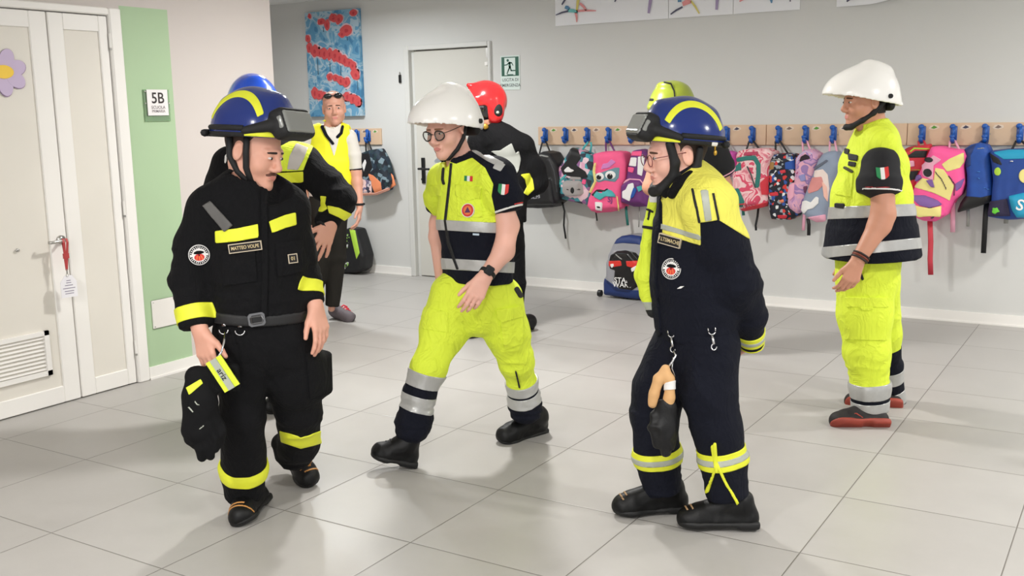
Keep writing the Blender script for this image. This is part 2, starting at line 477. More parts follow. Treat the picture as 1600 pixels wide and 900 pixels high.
        AN = AN / (np.linalg.norm(AN, axis=1)[:, None] + 1e-9)
        E = {}
        for fc in faces:
            for j in range(len(fc)): a, b = fc[j], fc[(j + 1) % len(fc)]; E[(a, b)] = E.get((a, b), 0) + 1
        border = [e for e in E if (e[1], e[0]) not in E]
        used = np.unique(np.concatenate([np.array(fc) for fc in faces])); mp = -np.ones(len(AV), int); mp[used] = np.arange(len(used))
        P = AV[used] + AN[used] * off; G = [tuple(int(mp[i]) for i in fc) for fc in faces]
        bv = sorted({i for e in border for i in e}); bm = {v: len(P) + i for i, v in enumerate(bv)}
        P = np.concatenate([P, np.array([AV[v] - AN[v] * sink for v in bv]).reshape(-1, 3)])
        for a, b in border: G.append((bm[a], bm[b], int(mp[b]), int(mp[a])))
        return mkmesh(name, P, G, m, parent, True)
    def hit(s, px, py):
        """surface point seen at a pixel (nearest front vertex) and its normal"""
        p, _ = s.px(); d = ((p - np.array([px, py])) ** 2).sum(1); fr = s.facing() > .05
        cand = np.nonzero((d < 36) & fr)[0]
        if len(cand) == 0: cand = np.argsort(d + 1e5 * (~fr))[:5]
        dep = np.linalg.norm(s.V[cand] - EYE, axis=1); near = cand[dep < dep.min() + .04]
        j = near[np.argsort(d[near])[:6]]
        n = unit(s.N[j].mean(0)); q = s.V[j].mean(0); r = ray(px, py)
        t = np.dot(q - EYE, n) / np.dot(r, n)
        return EYE + r * t, n
    def frame(s, px, py, ang=0., blend=0.0):
        """decal frame at the pixel: origin, right, up, normal; ang tilts in the image"""
        q, n = s.hit(px, py); n = unit(n * (1 - blend) + unit(EYE - q) * blend)
        a = math.radians(ang); rt = CAM_R[:, 0] * math.cos(a) - CAM_R[:, 1] * math.sin(a) * 1
        rt = unit(rt - n * np.dot(rt, n)); return q, rt, np.cross(n, rt), n

# ================================================================== THE ROOM
XL, YW = -5.018, 7.77
M_wall = mat('white_plaster', (209, 209, 206), .85, noise=.02, nscale=1.5, bump=.15, bscale=220)
M_beige = mat('beige_plaster', (206, 198, 193), .8, noise=.02, nscale=1.5, bump=.15, bscale=220)
M_green = mat('green_paint', (170, 196, 158), .6, noise=.02, nscale=2, bump=.1, bscale=220)
M_white = mat('white_paint', (240, 237, 232), .45, noise=.01)
M_leaf = mat('door_panel_laminate', (226, 221, 211), .5, noise=.02, nscale=3)
M_bdoor = mat('grey_door_laminate', (203, 201, 193), .5, noise=.015, nscale=2)
M_bframe = mat('grey_door_frame', (208, 208, 204), .45)
M_gap = mat('door_gap_seal', (120, 118, 112), .8)  # plain grey for the strips and sheet behind the door gaps
M_black = mat('black_plastic', (18, 18, 20), .4)
M_steel = mat('brushed_steel', (190, 188, 184), .3, metal=.9)
M_ceil = mat('ceiling_white', (236, 236, 234), .9)
def tile_mat():
    m = bpy.data.materials.new('grey_floor_tiles'); m.use_nodes = True; nt = m.node_tree; N = nt.nodes; L = nt.links
    b = N['Principled BSDF']; tc = N.new('ShaderNodeTexCoord'); sp = N.new('ShaderNodeSeparateXYZ'); L.new(tc.outputs['Object'], sp.inputs[0])
    def math_(op, a, b_=None, v=None):
        n = N.new('ShaderNodeMath'); n.operation = op; L.new(a, n.inputs[0])
        if b_ is not None: L.new(b_, n.inputs[1])
        elif v is not None: n.inputs[1].default_value = v
        return n.outputs[0]
    ds = []; cs = []
    for ax, x0, p in ((0, -3.455, .6265), (1, 2.190, .6025)):
        t = math_('DIVIDE', math_('SUBTRACT', sp.outputs[ax], v=x0), v=p)
        cs.append(math_('FLOOR', t))
        fr = math_('SUBTRACT', t, math_('ROUND', t)); ds.append(math_('MULTIPLY', math_('ABSOLUTE', fr), v=p))
    g = math_('MINIMUM', ds[0], ds[1]); line = math_('LESS_THAN', g, v=.0021)
    wn = N.new('ShaderNodeTexWhiteNoise'); wn.noise_dimensions = '2D'; cb = N.new('ShaderNodeCombineXYZ')
    L.new(cs[0], cb.inputs[0]); L.new(cs[1], cb.inputs[1]); L.new(cb.outputs[0], wn.inputs['Vector'])
    n1 = N.new('ShaderNodeTexNoise'); n1.inputs['Scale'].default_value = 3.0; n1.inputs['Detail'].default_value = 8; n1.inputs['Roughness'].default_value = .7
    L.new(tc.outputs['Object'], n1.inputs['Vector'])
    s = math_('ADD', math_('MULTIPLY', n1.outputs['Fac'], v=.8), math_('MULTIPLY', wn.outputs['Value'], v=.25))
    mx = N.new('ShaderNodeMix'); mx.data_type = 'RGBA'; L.new(s, mx.inputs['Factor'])
    mx.inputs['A'].default_value = lin((160, 157, 153)); mx.inputs['B'].default_value = lin((182, 179, 175))
    m2 = N.new('ShaderNodeMix'); m2.data_type = 'RGBA'; L.new(line, m2.inputs['Factor'])
    L.new(mx.outputs['Result'], m2.inputs['A']); m2.inputs['B'].default_value = lin((112, 108, 103))
    L.new(m2.outputs['Result'], b.inputs['Base Color'])
    r = math_('ADD', math_('MULTIPLY', n1.outputs['Fac'], v=.16), v=.30); L.new(r, b.inputs['Roughness'])
    b.inputs['Specular IOR Level'].default_value = .45
    bp = N.new('ShaderNodeBump'); bp.inputs['Strength'].default_value = .5; bp.inputs['Distance'].default_value = .002
    L.new(math_('MINIMUM', math_('MULTIPLY', g, v=200), v=1.0), bp.inputs['Height']); L.new(bp.outputs['Normal'], b.inputs['Normal'])
    return m
def struct(mb, name, mats, origin=None, parent=None):
    o = mb.build(name, mats, parent, origin=(0, 0, 0) if origin is None and parent is None else origin)
    if parent is None: tag(o, kind='structure')
    return o
def bb(mb, x0, x1, y0, y1, z0, z1, m=0, bev=0):
    mb.box(((x0 + x1) / 2, (y0 + y1) / 2, (z0 + z1) / 2), (abs(x1 - x0) / 2, abs(y1 - y0) / 2, abs(z1 - z0) / 2), None, m, bev)
b = MB(); bb(b, -9.5, 4.5, -4, 7.9, -.1, 0); struct(b, 'floor', [tile_mat()])
b = MB(); bb(b, -9.5, 4.5, -4, 7.9, CEIL, CEIL + .1); struct(b, 'ceiling', [M_ceil])
# ---- back wall, leaving the doorway open
DX0, DX1, DZ = -5.975, -5.015, 2.158
b = MB(); bb(b, -9.5, DX0, YW, YW + .15, 0, CEIL); bb(b, DX1, 4.5, YW, YW + .15, 0, CEIL); bb(b, DX0, DX1, YW, YW + .15, DZ, CEIL)
struct(b, 'wall_back', [M_wall])
b = MB()
for x0, x1 in ((-9.5, DX0), (DX1, 4.5)):
    bb(b, x0, x1, YW - .012, YW, 0, .078, 0)
    bb(b, x0, x1, YW - .018, YW - .0, 0, .012, 0)
struct(b, 'baseboard_back', [M_white])
# ---- left wall with the green strip beside the classroom door
GY0, GY1 = 3.906, 4.245
WE = 5.09
b = MB()
bb(b, XL - .15, XL, -4, 2.46, 0, CEIL, 0); bb(b, XL - .15, XL, 2.46, 3.906, 2.158, CEIL, 0)
bb(b, XL - .15, XL, GY0, WE, 2.176, CEIL, 0); bb(b, XL - .15, XL, GY1, WE, 0, 2.176, 0)
bb(b, XL - .15, XL, GY0, GY1, 0, 2.176, 1)
struct(b, 'wall_left', [M_beige, M_green])
b = MB(); bb(b, XL - .15, XL - 3.5, WE - .15, WE, 0, CEIL, 0); struct(b, 'wall_left_return', [M_beige])
b = MB(); bb(b, XL, XL + .012, GY0, WE + .012, 0, .075); bb(b, XL, XL + .018, GY0, WE + .018, 0, .012)
bb(b, XL - 3.5, XL + .012, WE, WE + .012, 0, .075); struct(b, 'baseboard_left', [M_white])
b = MB(); bb(b, -9.5, -9.4, WE, 7.9, 0, CEIL); struct(b, 'wall_far_left', [M_wall])

# ---- classroom door in the left wall
d1 = MB()
bb(d1, XL - .1, XL + .018, 3.826, 3.906, 0, 2.158, 0, .008); bb(d1, XL - .1, XL + .018, 2.46, 2.54, 0, 2.158, 0, .008)
bb(d1, XL - .1, XL + .018, 2.54, 3.826, 2.118, 2.158, 0, .008)
door1 = struct(d1, 'door_1', [M_white], origin=(XL, 3.2, 0))
def leaf(y0, y1, py0, py1, name, vent=None):
    m = MB(); t0, t1 = XL - .05, XL - .002
    bb(m, t0, t1, y0, py0, .006, 2.112, 0, .004); bb(m, t0, t1, py1, y1, .006, 2.112, 0, .004)
    bb(m, t0, t1, py0, py1, .006, .098, 0, .004); bb(m, t0, t1, py0, py1, 2.026, 2.112, 0, .004)
    o = m.build(name, [M_white], door1)
    m = MB(); bb(m, XL - .04, XL - .012, py0 - .01, py1 + .01, .09, 2.03, 0); m.build('door_panel', [M_leaf], door1)
    return o
leaf(3.455, 3.822, 3.545, 3.765, 'narrow_door_leaf'); leaf(2.545, 3.446, 2.66, 3.345, 'wide_door_leaf')
m = MB(); bb(m, XL - .045, XL - .03, 3.444, 3.457, .006, 2.112); bb(m, XL - .045, XL - .03, 3.82, 3.828, .006, 2.112); m.build('door_seal', [M_gap], door1)
for z in (1.98, 1.04, .22):
    m = MB(); m.tube([(XL + .006, 3.826, z - .04), (XL + .006, 3.826, z + .04)], .007, 8); m.tube([(XL + .006, 3.826, z - .052), (XL + .006, 3.826, z - .04)], .008, 8, 1)
    m.build('hinge', [M_white, M_steel], door1)
m = MB(); bb(m, XL - .02, XL + .004, 2.72, 3.283, .40, .424); bb(m, XL - .02, XL + .004, 2.72, 3.283, .178, .205)
bb(m, XL - .02, XL + .004, 3.255, 3.283, .178, .424); bb(m, XL - .02, XL + .004, 2.72, 2.748, .178, .424)
for i in range(9):
    z = .215 + i * .0215
    m.box((XL - .008, 3.0015, z), (.009, .254, .0022), np.array([[math.cos(.6), 0, -math.sin(.6)], [0, 1, 0], [math.sin(.6), 0, math.cos(.6)]]))
bb(m, XL - .022, XL - .018, 2.74, 3.26, .2, .41, 1)
for y in (2.76, 3.245): m.ball((XL + .004, y, .412), .0035, m=0, n=5); m.ball((XL + .004, y, .19), .0035, m=0, n=5)
m.build('vent_grille', [M_white, mat('vent_dark', (60, 58, 56), .8), M_steel], door1)
m = MB(); m.tube([(XL - .002, 3.408, .905), (XL + .01, 3.408, .905)], .024, 16)
m.tube([(XL + .008, 3.408, .905), (XL + .05, 3.408, .905), (XL + .058, 3.398, .904), (XL + .06, 3.33, .902), (XL + .058, 3.312, .902), (XL + .045, 3.304, .902)], .0085, 10)
m.build('door_handle', [M_steel], door1, smooth=True)
m = MB(); m.ball((XL - .003, 3.155, .878), (.006, .012, .010), n=8); m.build('door_stop_mark', [M_steel], door1, smooth=True)
# lanyard with card hanging from the handle
Mred = mat('red_lanyard_ribbon', (176, 62, 62), .6)
lan = empty('key_lanyard', (XL + .07, 3.39, .62), 'red ribbon lanyard with a white tag, hanging from the white door handle', 'lanyard')
m = MB()
for dx, dy in ((.071, -.012), (.048, -.004), (.0715, .008)):
    m.tube([(XL + .06, 3.392 + dy, .915), (XL + dx, 3.390 + dy, .895), (XL + .066, 3.385 + dy * .5, .80), (XL + .064, 3.384, .745)], .0075, 8, flat=((1, 0, 0), .25))
m.box((XL + .066, 3.386, .822), (.005, .016, .014), m=0); m.build('ribbon', [Mred], lan)
m = MB(); m.tube([(XL + .064, 3.384, .75), (XL + .064, 3.384, .725)], .004, 8); m.tube([(XL + .064 , 3.384 + .007 * math.cos(a), .716 + .009 * math.sin(a)) for a in np.linspace(0, 6.28, 12)[:-1]], .0018, 6, closed=True)
m.build('clasp', [M_steel], lan)
fr = (np.array([XL + .062, 3.388, .655]), unit((.15, 1, 0)), UP, unit((1, -.15, 0)))
m = MB(); m.prism([(-.045, -.06), (.045, -.06), (.045, .025), (.02, .06), (-.02, .06), (-.045, .025)], fr, 0, .003)
for z, w in ((.03, .012), (.018, .014), (.004, .022), (-.012, .034), (-.028, .026), (-.041, .024)): m.prism([(-w, z), (w, z), (w, z + .004), (-w, z + .004)], fr, .003, .0036, 1)
m.build('tag_card', [mat('card_white', (238, 236, 240), .5), mat('card_print', (140, 132, 150), .7)], lan)
# flower decoration stuck on the door
fl = MB(); fo = (np.array([XL - .008, 3.175, 1.795]), np.array([0, 1., 0]), UP, np.array([1., 0, 0]))
for i in range(7):
    a = i * 2 * math.pi / 7 + .32; c = (.078 * math.cos(a), .066 * math.sin(a)); ax = a
    pts = []
    for j in range(20):
        t = 2 * math.pi * j / 20; x, y = .056 * math.cos(t), .040 * math.sin(t)
        pts.append((c[0] + x * math.cos(ax) - y * math.sin(ax), c[1] + x * math.sin(ax) + y * math.cos(ax)))
    fl.prism(pts, fo, 0, .004 + .0006 * i, 0); fl.prism([(p[0] * 1.03, p[1] * 1.03 - .002) for p in pts], fo, 0, .002, 2)
fl.prism(circle(0, 0, .055, 24, .034), fo, .003, .012, 1)
tag(fl.build('paper_flower', [mat('lilac_card', (203, 186, 214), .8), mat('yellow_card', (248, 208, 84), .8), mat('lilac_card_edge', (160, 140, 168), .8)]), 'lilac paper flower with a yellow centre stuck on the white classroom door', 'decoration')
# 5B sign
sg = empty('room_sign', (XL, 4.11, 1.53), 'white square 5B classroom sign on a clear backing, on the green strip', 'sign')
m = MB(); bb(m, XL + .004, XL + .008, 4.022, 4.206, 1.528, 1.712); m.build('clear_backing', [mat('clear_acrylic', (196, 224, 190), .08, trans=.75)], sg)
m = MB(); bb(m, XL + .012, XL + .016, 4.04, 4.188, 1.562, 1.712, 0)
sfr = (np.array([XL + .016, 4.115, 1.66]), np.array([0, -1., 0]) * -1, UP, np.array([1., 0, 0]))
m.text('5B', sfr, .088, .0008, 1)
m.text('SCUOLA', (sfr[0] - UP * .052,) + sfr[1:], .026, .0008, 2); m.text('PRIMARIA', (sfr[0] - UP * .074,) + sfr[1:], .022, .0008, 2)
m.build('sign_plate', [mat('sign_white', (236, 232, 232), .4), mat('sign_black', (52, 44, 44), .6), mat('sign_grey_print', (132, 122, 124), .6)], sg)
for y, z in ((4.03, 1.632), (4.198, 1.632), (4.032, 1.70)): m = MB(); m.ball((XL + .010, y, z), .0055, n=6); m.build('fixing_screw', [M_steel], sg)
m = MB(); bb(m, XL, XL + .008, 3.962, 4.215, .300, .472, 0, .004)
for y, z in ((3.975, .312), (3.975, .46), (4.2, .312), (4.2, .46)): m.ball((XL + .008, y, z), .004, m=1, n=5)
tag(m.build('junction_box_cover', [mat('cover_plastic', (232, 228, 222), .4), M_steel]), 'white rectangular junction box cover low on the green strip', 'cover plate')

# ---- grey door in the back wall
m = MB(); f = .055
bb(m, DX0, DX0 + f, YW - .025, YW + .15, 0, DZ, 0, .006); bb(m, DX1 - .03, DX1, YW - .025, YW + .15, 0, DZ, 0, .006); bb(m, DX0 + f, DX1 - .03, YW - .025, YW + .15, DZ - .042, DZ, 0, .006)
bb(m, DX0 + f, DX0 + f + .03, YW + .03, YW + .15, 0, DZ - .04, 0)
door2 = struct(m, 'door_2', [M_bframe], origin=(-5.5, YW, 0))
m = MB(); bb(m, DX0 + .088, DX1 - .034, YW + .02, YW + .06, .008, DZ - .05, 0, .004); m.build('door_leaf', [M_bdoor], door2)
m = MB(); bb(m, DX0 + f, DX1 - .03, YW + .062, YW + .07, 0, DZ - .04); m.build('door_seal', [M_gap], door2)
m = MB(); hx = -5.815
bb(m, hx - .022, hx + .022, YW + .006, YW + .02, .89, 1.13, 0, .008); m.tube([(hx, YW + .01, 1.03), (hx, YW - .05, 1.03), (hx - .01, YW - .055, 1.03), (hx + .12, YW - .055, 1.028)], .010, 8)
m.tube([(hx, YW + .01, .93), (hx, YW - .012, .93)], .012, 8); m.build('door_handle', [M_black], door2)
m = MB(); bb(m, -5.075, -5.045, YW - .0, YW + .03, 2.02, 2.1, 0); bb(m, -5.09, -5.06, YW + .0, YW + .024, 1.95, 1.98, 1); m.build('hinge', [M_steel, M_white], door2)
# small black holder on the wall beside the door
m = MB(); bb(m, -6.046, -6.022, YW - .02, YW, 1.825, 1.90, 0, .004); m.tube([(-6.034, YW - .01, 1.90), (-6.034, YW - .014, 1.925)], .005, 8, 1)
tag(m.build('wall_holder', [M_black, M_steel]), 'small black holder with a metal tip on the wall left of the grey door', 'wall holder')
# exit sign
ex = empty('exit_sign', (-4.822, YW, 1.73), 'green and white running man emergency exit sign right of the grey door', 'sign')
efr = (np.array([-4.822, YW - .003, 1.93]), np.array([1., 0, 0]), UP, np.array([0, -1., 0]))
Mg = mat('exit_green', (22, 86, 66), .4); Mw = mat('exit_white', (214, 228, 222), .4)
m = MB(); m.prism([(-.098, -.2), (.098, -.2), (.098, .092), (-.098, .092)], efr, -.002, .002, 1)
m.prism([(-.088, -.082), (.088, -.082), (.088, .082), (-.088, .082)], efr, .002, .003, 0)
m.prism([(-.057, -.074), (.054, -.074), (.054, .074), (-.057, .074)], efr, .003, .0036, 1)
def capsule(a, b_, w, z, mi): 
    a = np.array(a); b_ = np.array(b_); d = unit(b_ - a); n_ = np.array([-d[1], d[0]]); m.prism([tuple(a + n_ * w), tuple(a - n_ * w), tuple(b_ - n_ * w), tuple(b_ + n_ * w)], efr, z, z + .0006, mi)
    m.prism(circle(a[0], a[1], w, 10), efr, z, z + .0006, mi); m.prism(circle(b_[0], b_[1], w, 10), efr, z, z + .0006, mi)
m.prism(circle(-.022, .052, .012, 16), efr, .0036, .0044, 0)
for a_, c_, w_ in (((-.004, .03), (-.002, -.006), .011), ((-.008, .034), (-.030, .016), .0045), ((-.030, .016), (-.058, .012), .004), ((.002, .034), (.018, .03), .005), ((.018, .03), (.030, .01), .004),
                   ((-.004, -.008), (-.018, -.034), .006), ((-.018, -.034), (-.030, -.06), .005), ((.002, -.008), (.012, -.036), .006), ((.012, -.036), (.05, -.036), .005), ((-.028, -.07), (.03, -.072), .004)):
    capsule(a_, c_, w_, .0037, 0)
m.text('USCITA DI', (efr[0] + UP * -.115,) + efr[1:], .036, .0028, 2); m.text('EMERGENZA', (efr[0] + UP * -.162,) + efr[1:], .036, .0028, 2)
m.build('sign_plate', [Mg, Mw, mat('exit_print', (92, 100, 100), .5)], ex)
# canvas with red poppies
cv = empty('poppy_canvas', (-6.815, YW, 1.53), 'tall blue canvas painted with rows of red poppies, above the bald man', 'painting')
m = MB(); bb(m, -7.152, -6.478, YW - .045, YW - .004, 1.528, 2.53); cvb = m
cfr = (np.array([-7.152, YW - .045, 2.53]), np.array([1., 0, 0]), -UP, np.array([0, -1., 0]))
rng = np.random.RandomState(4)
def blob(cx, cy, rx, ry, z, mi, j=.18):
    n_ = 16; ph = rng.rand() * 6; pts = [(cx + rx * (1 + j * math.sin(3 * 2 * math.pi * i / n_ + ph) * .6 + j * (rng.rand() - .5)) * math.cos(2 * math.pi * i / n_), cy + ry * (1 + j * math.sin(2 * 2 * math.pi * i / n_ + ph) + j * (rng.rand() - .5)) * math.sin(2 * math.pi * i / n_)) for i in range(n_)]
    m.prism(pts, cfr, z, z + .0008, mi + 1)
S = 1 / 390.0
pop = [(30, 20, 10, 14), (95, 55, 22, 20), (128, 75, 16, 26), (165, 40, 24, 22), (195, 50, 22, 26), (165, 30, 16, 10), (235, 110, 34, 26), (210, 130, 20, 16), (285, 22, 22, 16),
       (10, 140, 14, 22), (20, 190, 16, 30), (50, 210, 24, 30), (80, 222, 20, 26), (105, 228, 22, 28), (135, 232, 18, 30), (165, 240, 24, 30), (190, 255, 20, 32), (218, 270, 22, 28), (245, 285, 20, 26), (262, 300, 18, 22), (270, 340, 20, 30), (290, 350, 22, 24),
       (130, 355, 18, 22), (165, 362, 18, 22), (192, 378, 20, 22), (222, 388, 22, 26), (40, 440, 20, 30), (66, 452, 22, 28), (95, 462, 20, 24), (112, 470, 16, 16), (205, 470, 18, 20), (225, 465, 20, 28), (258, 480, 24, 30), (285, 492, 20, 26), (300, 500, 14, 20)]
Sx, Sy = .674 / 300, 1.0 / 570
for kk_, (x, y, a, c_) in enumerate(pop): blob(max(a, min(300 - a, x)) * Sx, max(c_, y) * Sy, a * Sx * 1.18, c_ * Sy * 1.18, .0006, 1)
for kk_, (x, y, a, c_) in enumerate(pop):
    x = max(a, min(300 - a, x)); y = max(c_, y); zz = .0062 + kk_ * .0002
    blob(x * Sx, y * Sy, a * Sx, c_ * Sy, zz, 0); blob(x * Sx, (y + c_ * .1) * Sy, a * Sx * .3, c_ * Sy * .45, zz + .0001, 2)
for x, y0, y1 in ((103, 85, 110), (235, 135, 165), (215, 400, 430), (130, 260, 330), (60, 250, 340), (190, 290, 350), (280, 380, 430)): m.prism([(x * Sx, y0 * Sy), ((x + 3) * Sx, y0 * Sy), ((x + 4) * Sx, y1 * Sy), ((x - 1) * Sx, y1 * Sy)], cfr, .0004, .001, 4)
m.build('painted_canvas', [cells_mat('painted_blue_sky', [(70, 128, 168), (92, 150, 186), (126, 172, 198), (170, 194, 208), (104, 158, 192)], 6.5, .7, 'NOISE'), mat('poppy_red', (212, 82, 84), .7), mat('poppy_halo', (224, 190, 196), .8), mat('poppy_deep', (190, 58, 66), .7), mat('poppy_stem', (52, 84, 104), .8)], cv)
# posters along the top of the back wall
def poster(x0, x1, label, figs, z0=2.245, z1=2.62, curl=0.):
    p = empty('poster', ((x0 + x1) / 2, YW, z0), label, 'poster', 'posters of dancers along the top of the wall')
    m = MB(); n_ = 16; V = []; F = []
    for k_, dy in enumerate((-.004, -.006)):
        for i in range(n_ + 1):
            x = x0 + (x1 - x0) * i / n_; t = i / n_; lift = curl * max(0, t - .25) ** 1.5
            V += [(x, YW + dy - .03 * math.sin(t * 3.1) * (1 if curl else .15) - lift * .3, z0 + lift), (x, YW + dy - .001, z1)]
    q = 2 * (n_ + 1)
    for i in range(n_): F += [(2 * i, 2 * i + 1, 2 * i + 3, 2 * i + 2), (q + 2 * i, q + 2 * i + 2, q + 2 * i + 3, q + 2 * i + 1), (2 * i, 2 * i + 2, q + 2 * i + 2, q + 2 * i), (2 * i + 1, q + 2 * i + 1, q + 2 * i + 3, 2 * i + 3)]
    F += [(0, q, q + 1, 1), (q - 2, q - 1, 2 * q - 1, 2 * q - 2)]
    m.add(V, F, 6)
    pf = (np.array([x0, YW - .016 if not curl else YW - .04, z0]), np.array([1., 0, 0]), UP, np.array([0, -1., 0]))
    for a_, b_, w0, w1, mi in figs:
        a_ = np.array(a_); b_ = np.array(b_); d = unit(b_ - a_); nn_ = np.array([-d[1], d[0]]); mid = (a_ + b_) / 2 + nn_ * .004
        m.prism([tuple(a_ + nn_ * w0), tuple(a_ - nn_ * w0), tuple(mid - nn_ * (w0 + w1) * .6), tuple(b_ - nn_ * w1), tuple(b_ + nn_ * w1), tuple(mid + nn_ * (w0 + w1) * .6)], pf, 0, .0012, mi)
    m.build('printed_paper', [mat('print_dark', (84, 84, 104), .7), mat('print_blue', (96, 140, 176), .7), mat('print_pink', (224, 150, 150), .7), mat('print_teal', (112, 186, 184), .7), mat('print_yellow', (216, 202, 116), .7), mat('print_lilac', (164, 148, 182), .7), mat('poster_paper', (236, 237, 240), .6)], p)
poster(-4.363, -3.338, 'first paper poster of dancers, above the exit sign side of the wall', [((.01, .09), (.13, .115), .004, .008, 0), ((.10, .15), (.14, .13), .013, .013, 1), ((.13, .12), (.22, .10), .014, .010, 3), ((.21, .11), (.24, .25), .008, .014, 4), ((.2, .1), (.21, .02), .012, .004, 2), ((.21, .11), (.39, .10), .010, .004, 2), ((.24, .17), (.30, .11), .01, .008, 2), ((.07, .17), (.14, .25), .006, .009, 0), ((.56, .16), (.62, .24), .005, .012, 0), ((.86, .05), (.9, .25), .010, .014, 5), ((.82, .21), (.88, .22), .006, .01, 5)])
poster(-3.334, -2.806, 'second dancer poster, its figures pink and yellow, right of the widest poster', [((.02, .03), (.12, .08), .005, .007, 0), ((.08, .13), (.11, .13), .012, .012, 1), ((.12, .1), (.19, .12), .016, .018, 2), ((.17, .13), (.17, .24), .014, .016, 2), ((.19, .12), (.26, .02), .008, .005, 4), ((.2, .14), (.38, .2), .012, .006, 4), ((.22, .18), (.3, .22), .012, .014, 3), ((.4, .04), (.42, .24), .01, .012, 5)])
poster(-2.802, -2.292, 'third dancer poster, with a blue figure and vertical writing at its right edge', [((.05, .09), (.2, .15), .006, .010, 2), ((.16, .16), (.3, .17), .014, .016, 5), ((.28, .15), (.3, .06), .022, .005, 1), ((.3, .17), (.42, .2), .01, .006, 5), ((.44, .06), (.445, .2), .004, .006, 0)])
poster(-2.025, -1.15, 'paper poster with a curling lower edge at the right end of the poster row', [((.08, .03), (.16, .08), .006, .008, 0), ((.16, .08), (.26, .09), .008, .006, 0), ((.34, .05), (.33, .2), .006, .01, 0), ((.49, .06), (.5, .2), .003, .003, 2)], curl=.3)

# ---- peg boards with blue hooks
M_wood = mat('beech_board', (216, 186, 156), .55, noise=.07, nscale=4); M_blue = mat('blue_plastic', (24, 88, 172), .35, coat=.2)
def make_hook(x, parent):
    z = 1.335; m = MB(); y = YW - .020
    bb(m, x - .022, x + .022, y - .012, y, z - .05, z + .05, 0, .008)
    m.ball((x - .006, y - .022, z + .047), (.021, .018, .019), n=8)
    m.tube([(x - .002, y - .01, z + .042), (x + .006, y - .038, z + .03), (x + .004, y - .042, z + .0), (x, y - .030, z - .02), (x, y - .012, z - .03)], [.012, .013, .012, .013, .014], 8)
    m.tube([(x, y - .01, z - .04), (x, y - .035, z - .058), (x, y - .055, z - .046), (x, y - .062, z - .025)], [.016, .016, .015, .012], 8)
    m.ball((x, y - .062, z - .02), (.019, .012, .014), n=8)
    o = m.build('coat_hook', [M_blue], parent, smooth=True, origin=(x, YW, z)); return o
def make_sticker(x, parent, mi):
    m = MB(); f_ = (np.array([x + .075, YW - .0205, 1.378]), np.array([1., 0, 0]), UP, np.array([0, -1., 0]))
    m.prism([(-.036, -.008), (-.02, -.016), (.012, -.015), (.036, -.004), (.03, .01), (.006, .016), (-.022, .012)], f_, 0, .001, 0)
    m.prism([(-.022, -.006), (.0, -.011), (.022, -.002), (.01, .006), (-.002, .012), (-.012, .002)], f_, .001, .0016, 1)
    return m.build('picture_sticker', [mat('sticker_paper', (224, 206, 188), .6), [mat('sticker_brown', (130, 110, 100), .7), mat('sticker_green', (90, 150, 60), .7), mat('sticker_navy', (70, 70, 90), .7)][mi]], parent, origin=(x + .075, YW - .02, 1.378))
HK = [[-6.56, -6.425], [-4.46, -4.259, -4.05, -3.851, -3.641], [-3.43, -3.23, -3.03, -2.828, -2.623], [-2.417, -2.213, -2.009, -1.805, -1.6], [-1.391, -1.185, -.98, -.768, -.57]]
BD = [(-6.95, -6.282, 'short wooden hook board behind the bald man in the vest'), (-4.54, -3.532, 'wooden hook board holding the black backpack and the pink googly eyed backpack'),
      (-3.528, -2.522, 'wooden hook board behind the front man in the blue helmet'), (-2.518, -1.497, 'wooden hook board left of and behind the white helmeted man on the right'), (-1.493, -.47, 'wooden hook board at the right edge with the pink and yellow backpack')]
for bi, ((x0, x1, lb), hk) in enumerate(zip(BD, HK)):
    bd = empty('hook_board', ((x0 + x1) / 2, YW, 1.252), lb, 'hook board', 'wooden hook boards on the back wall')
    m = MB(); bb(m, x0, x1, YW - .020, YW, 1.252, 1.407, 0, .003)
    for x in (x0 + .1, (x0 + x1) / 2 + .03, x1 - .1): m.ball((x, YW - .02, 1.33), .004, m=1, n=5)
    m.build('board', [M_wood, M_steel], bd)
    for i, x in enumerate(hk):
        make_hook(x, bd)
        if x < x1 - .12 : make_sticker(x, bd, (i + bi) % 3)

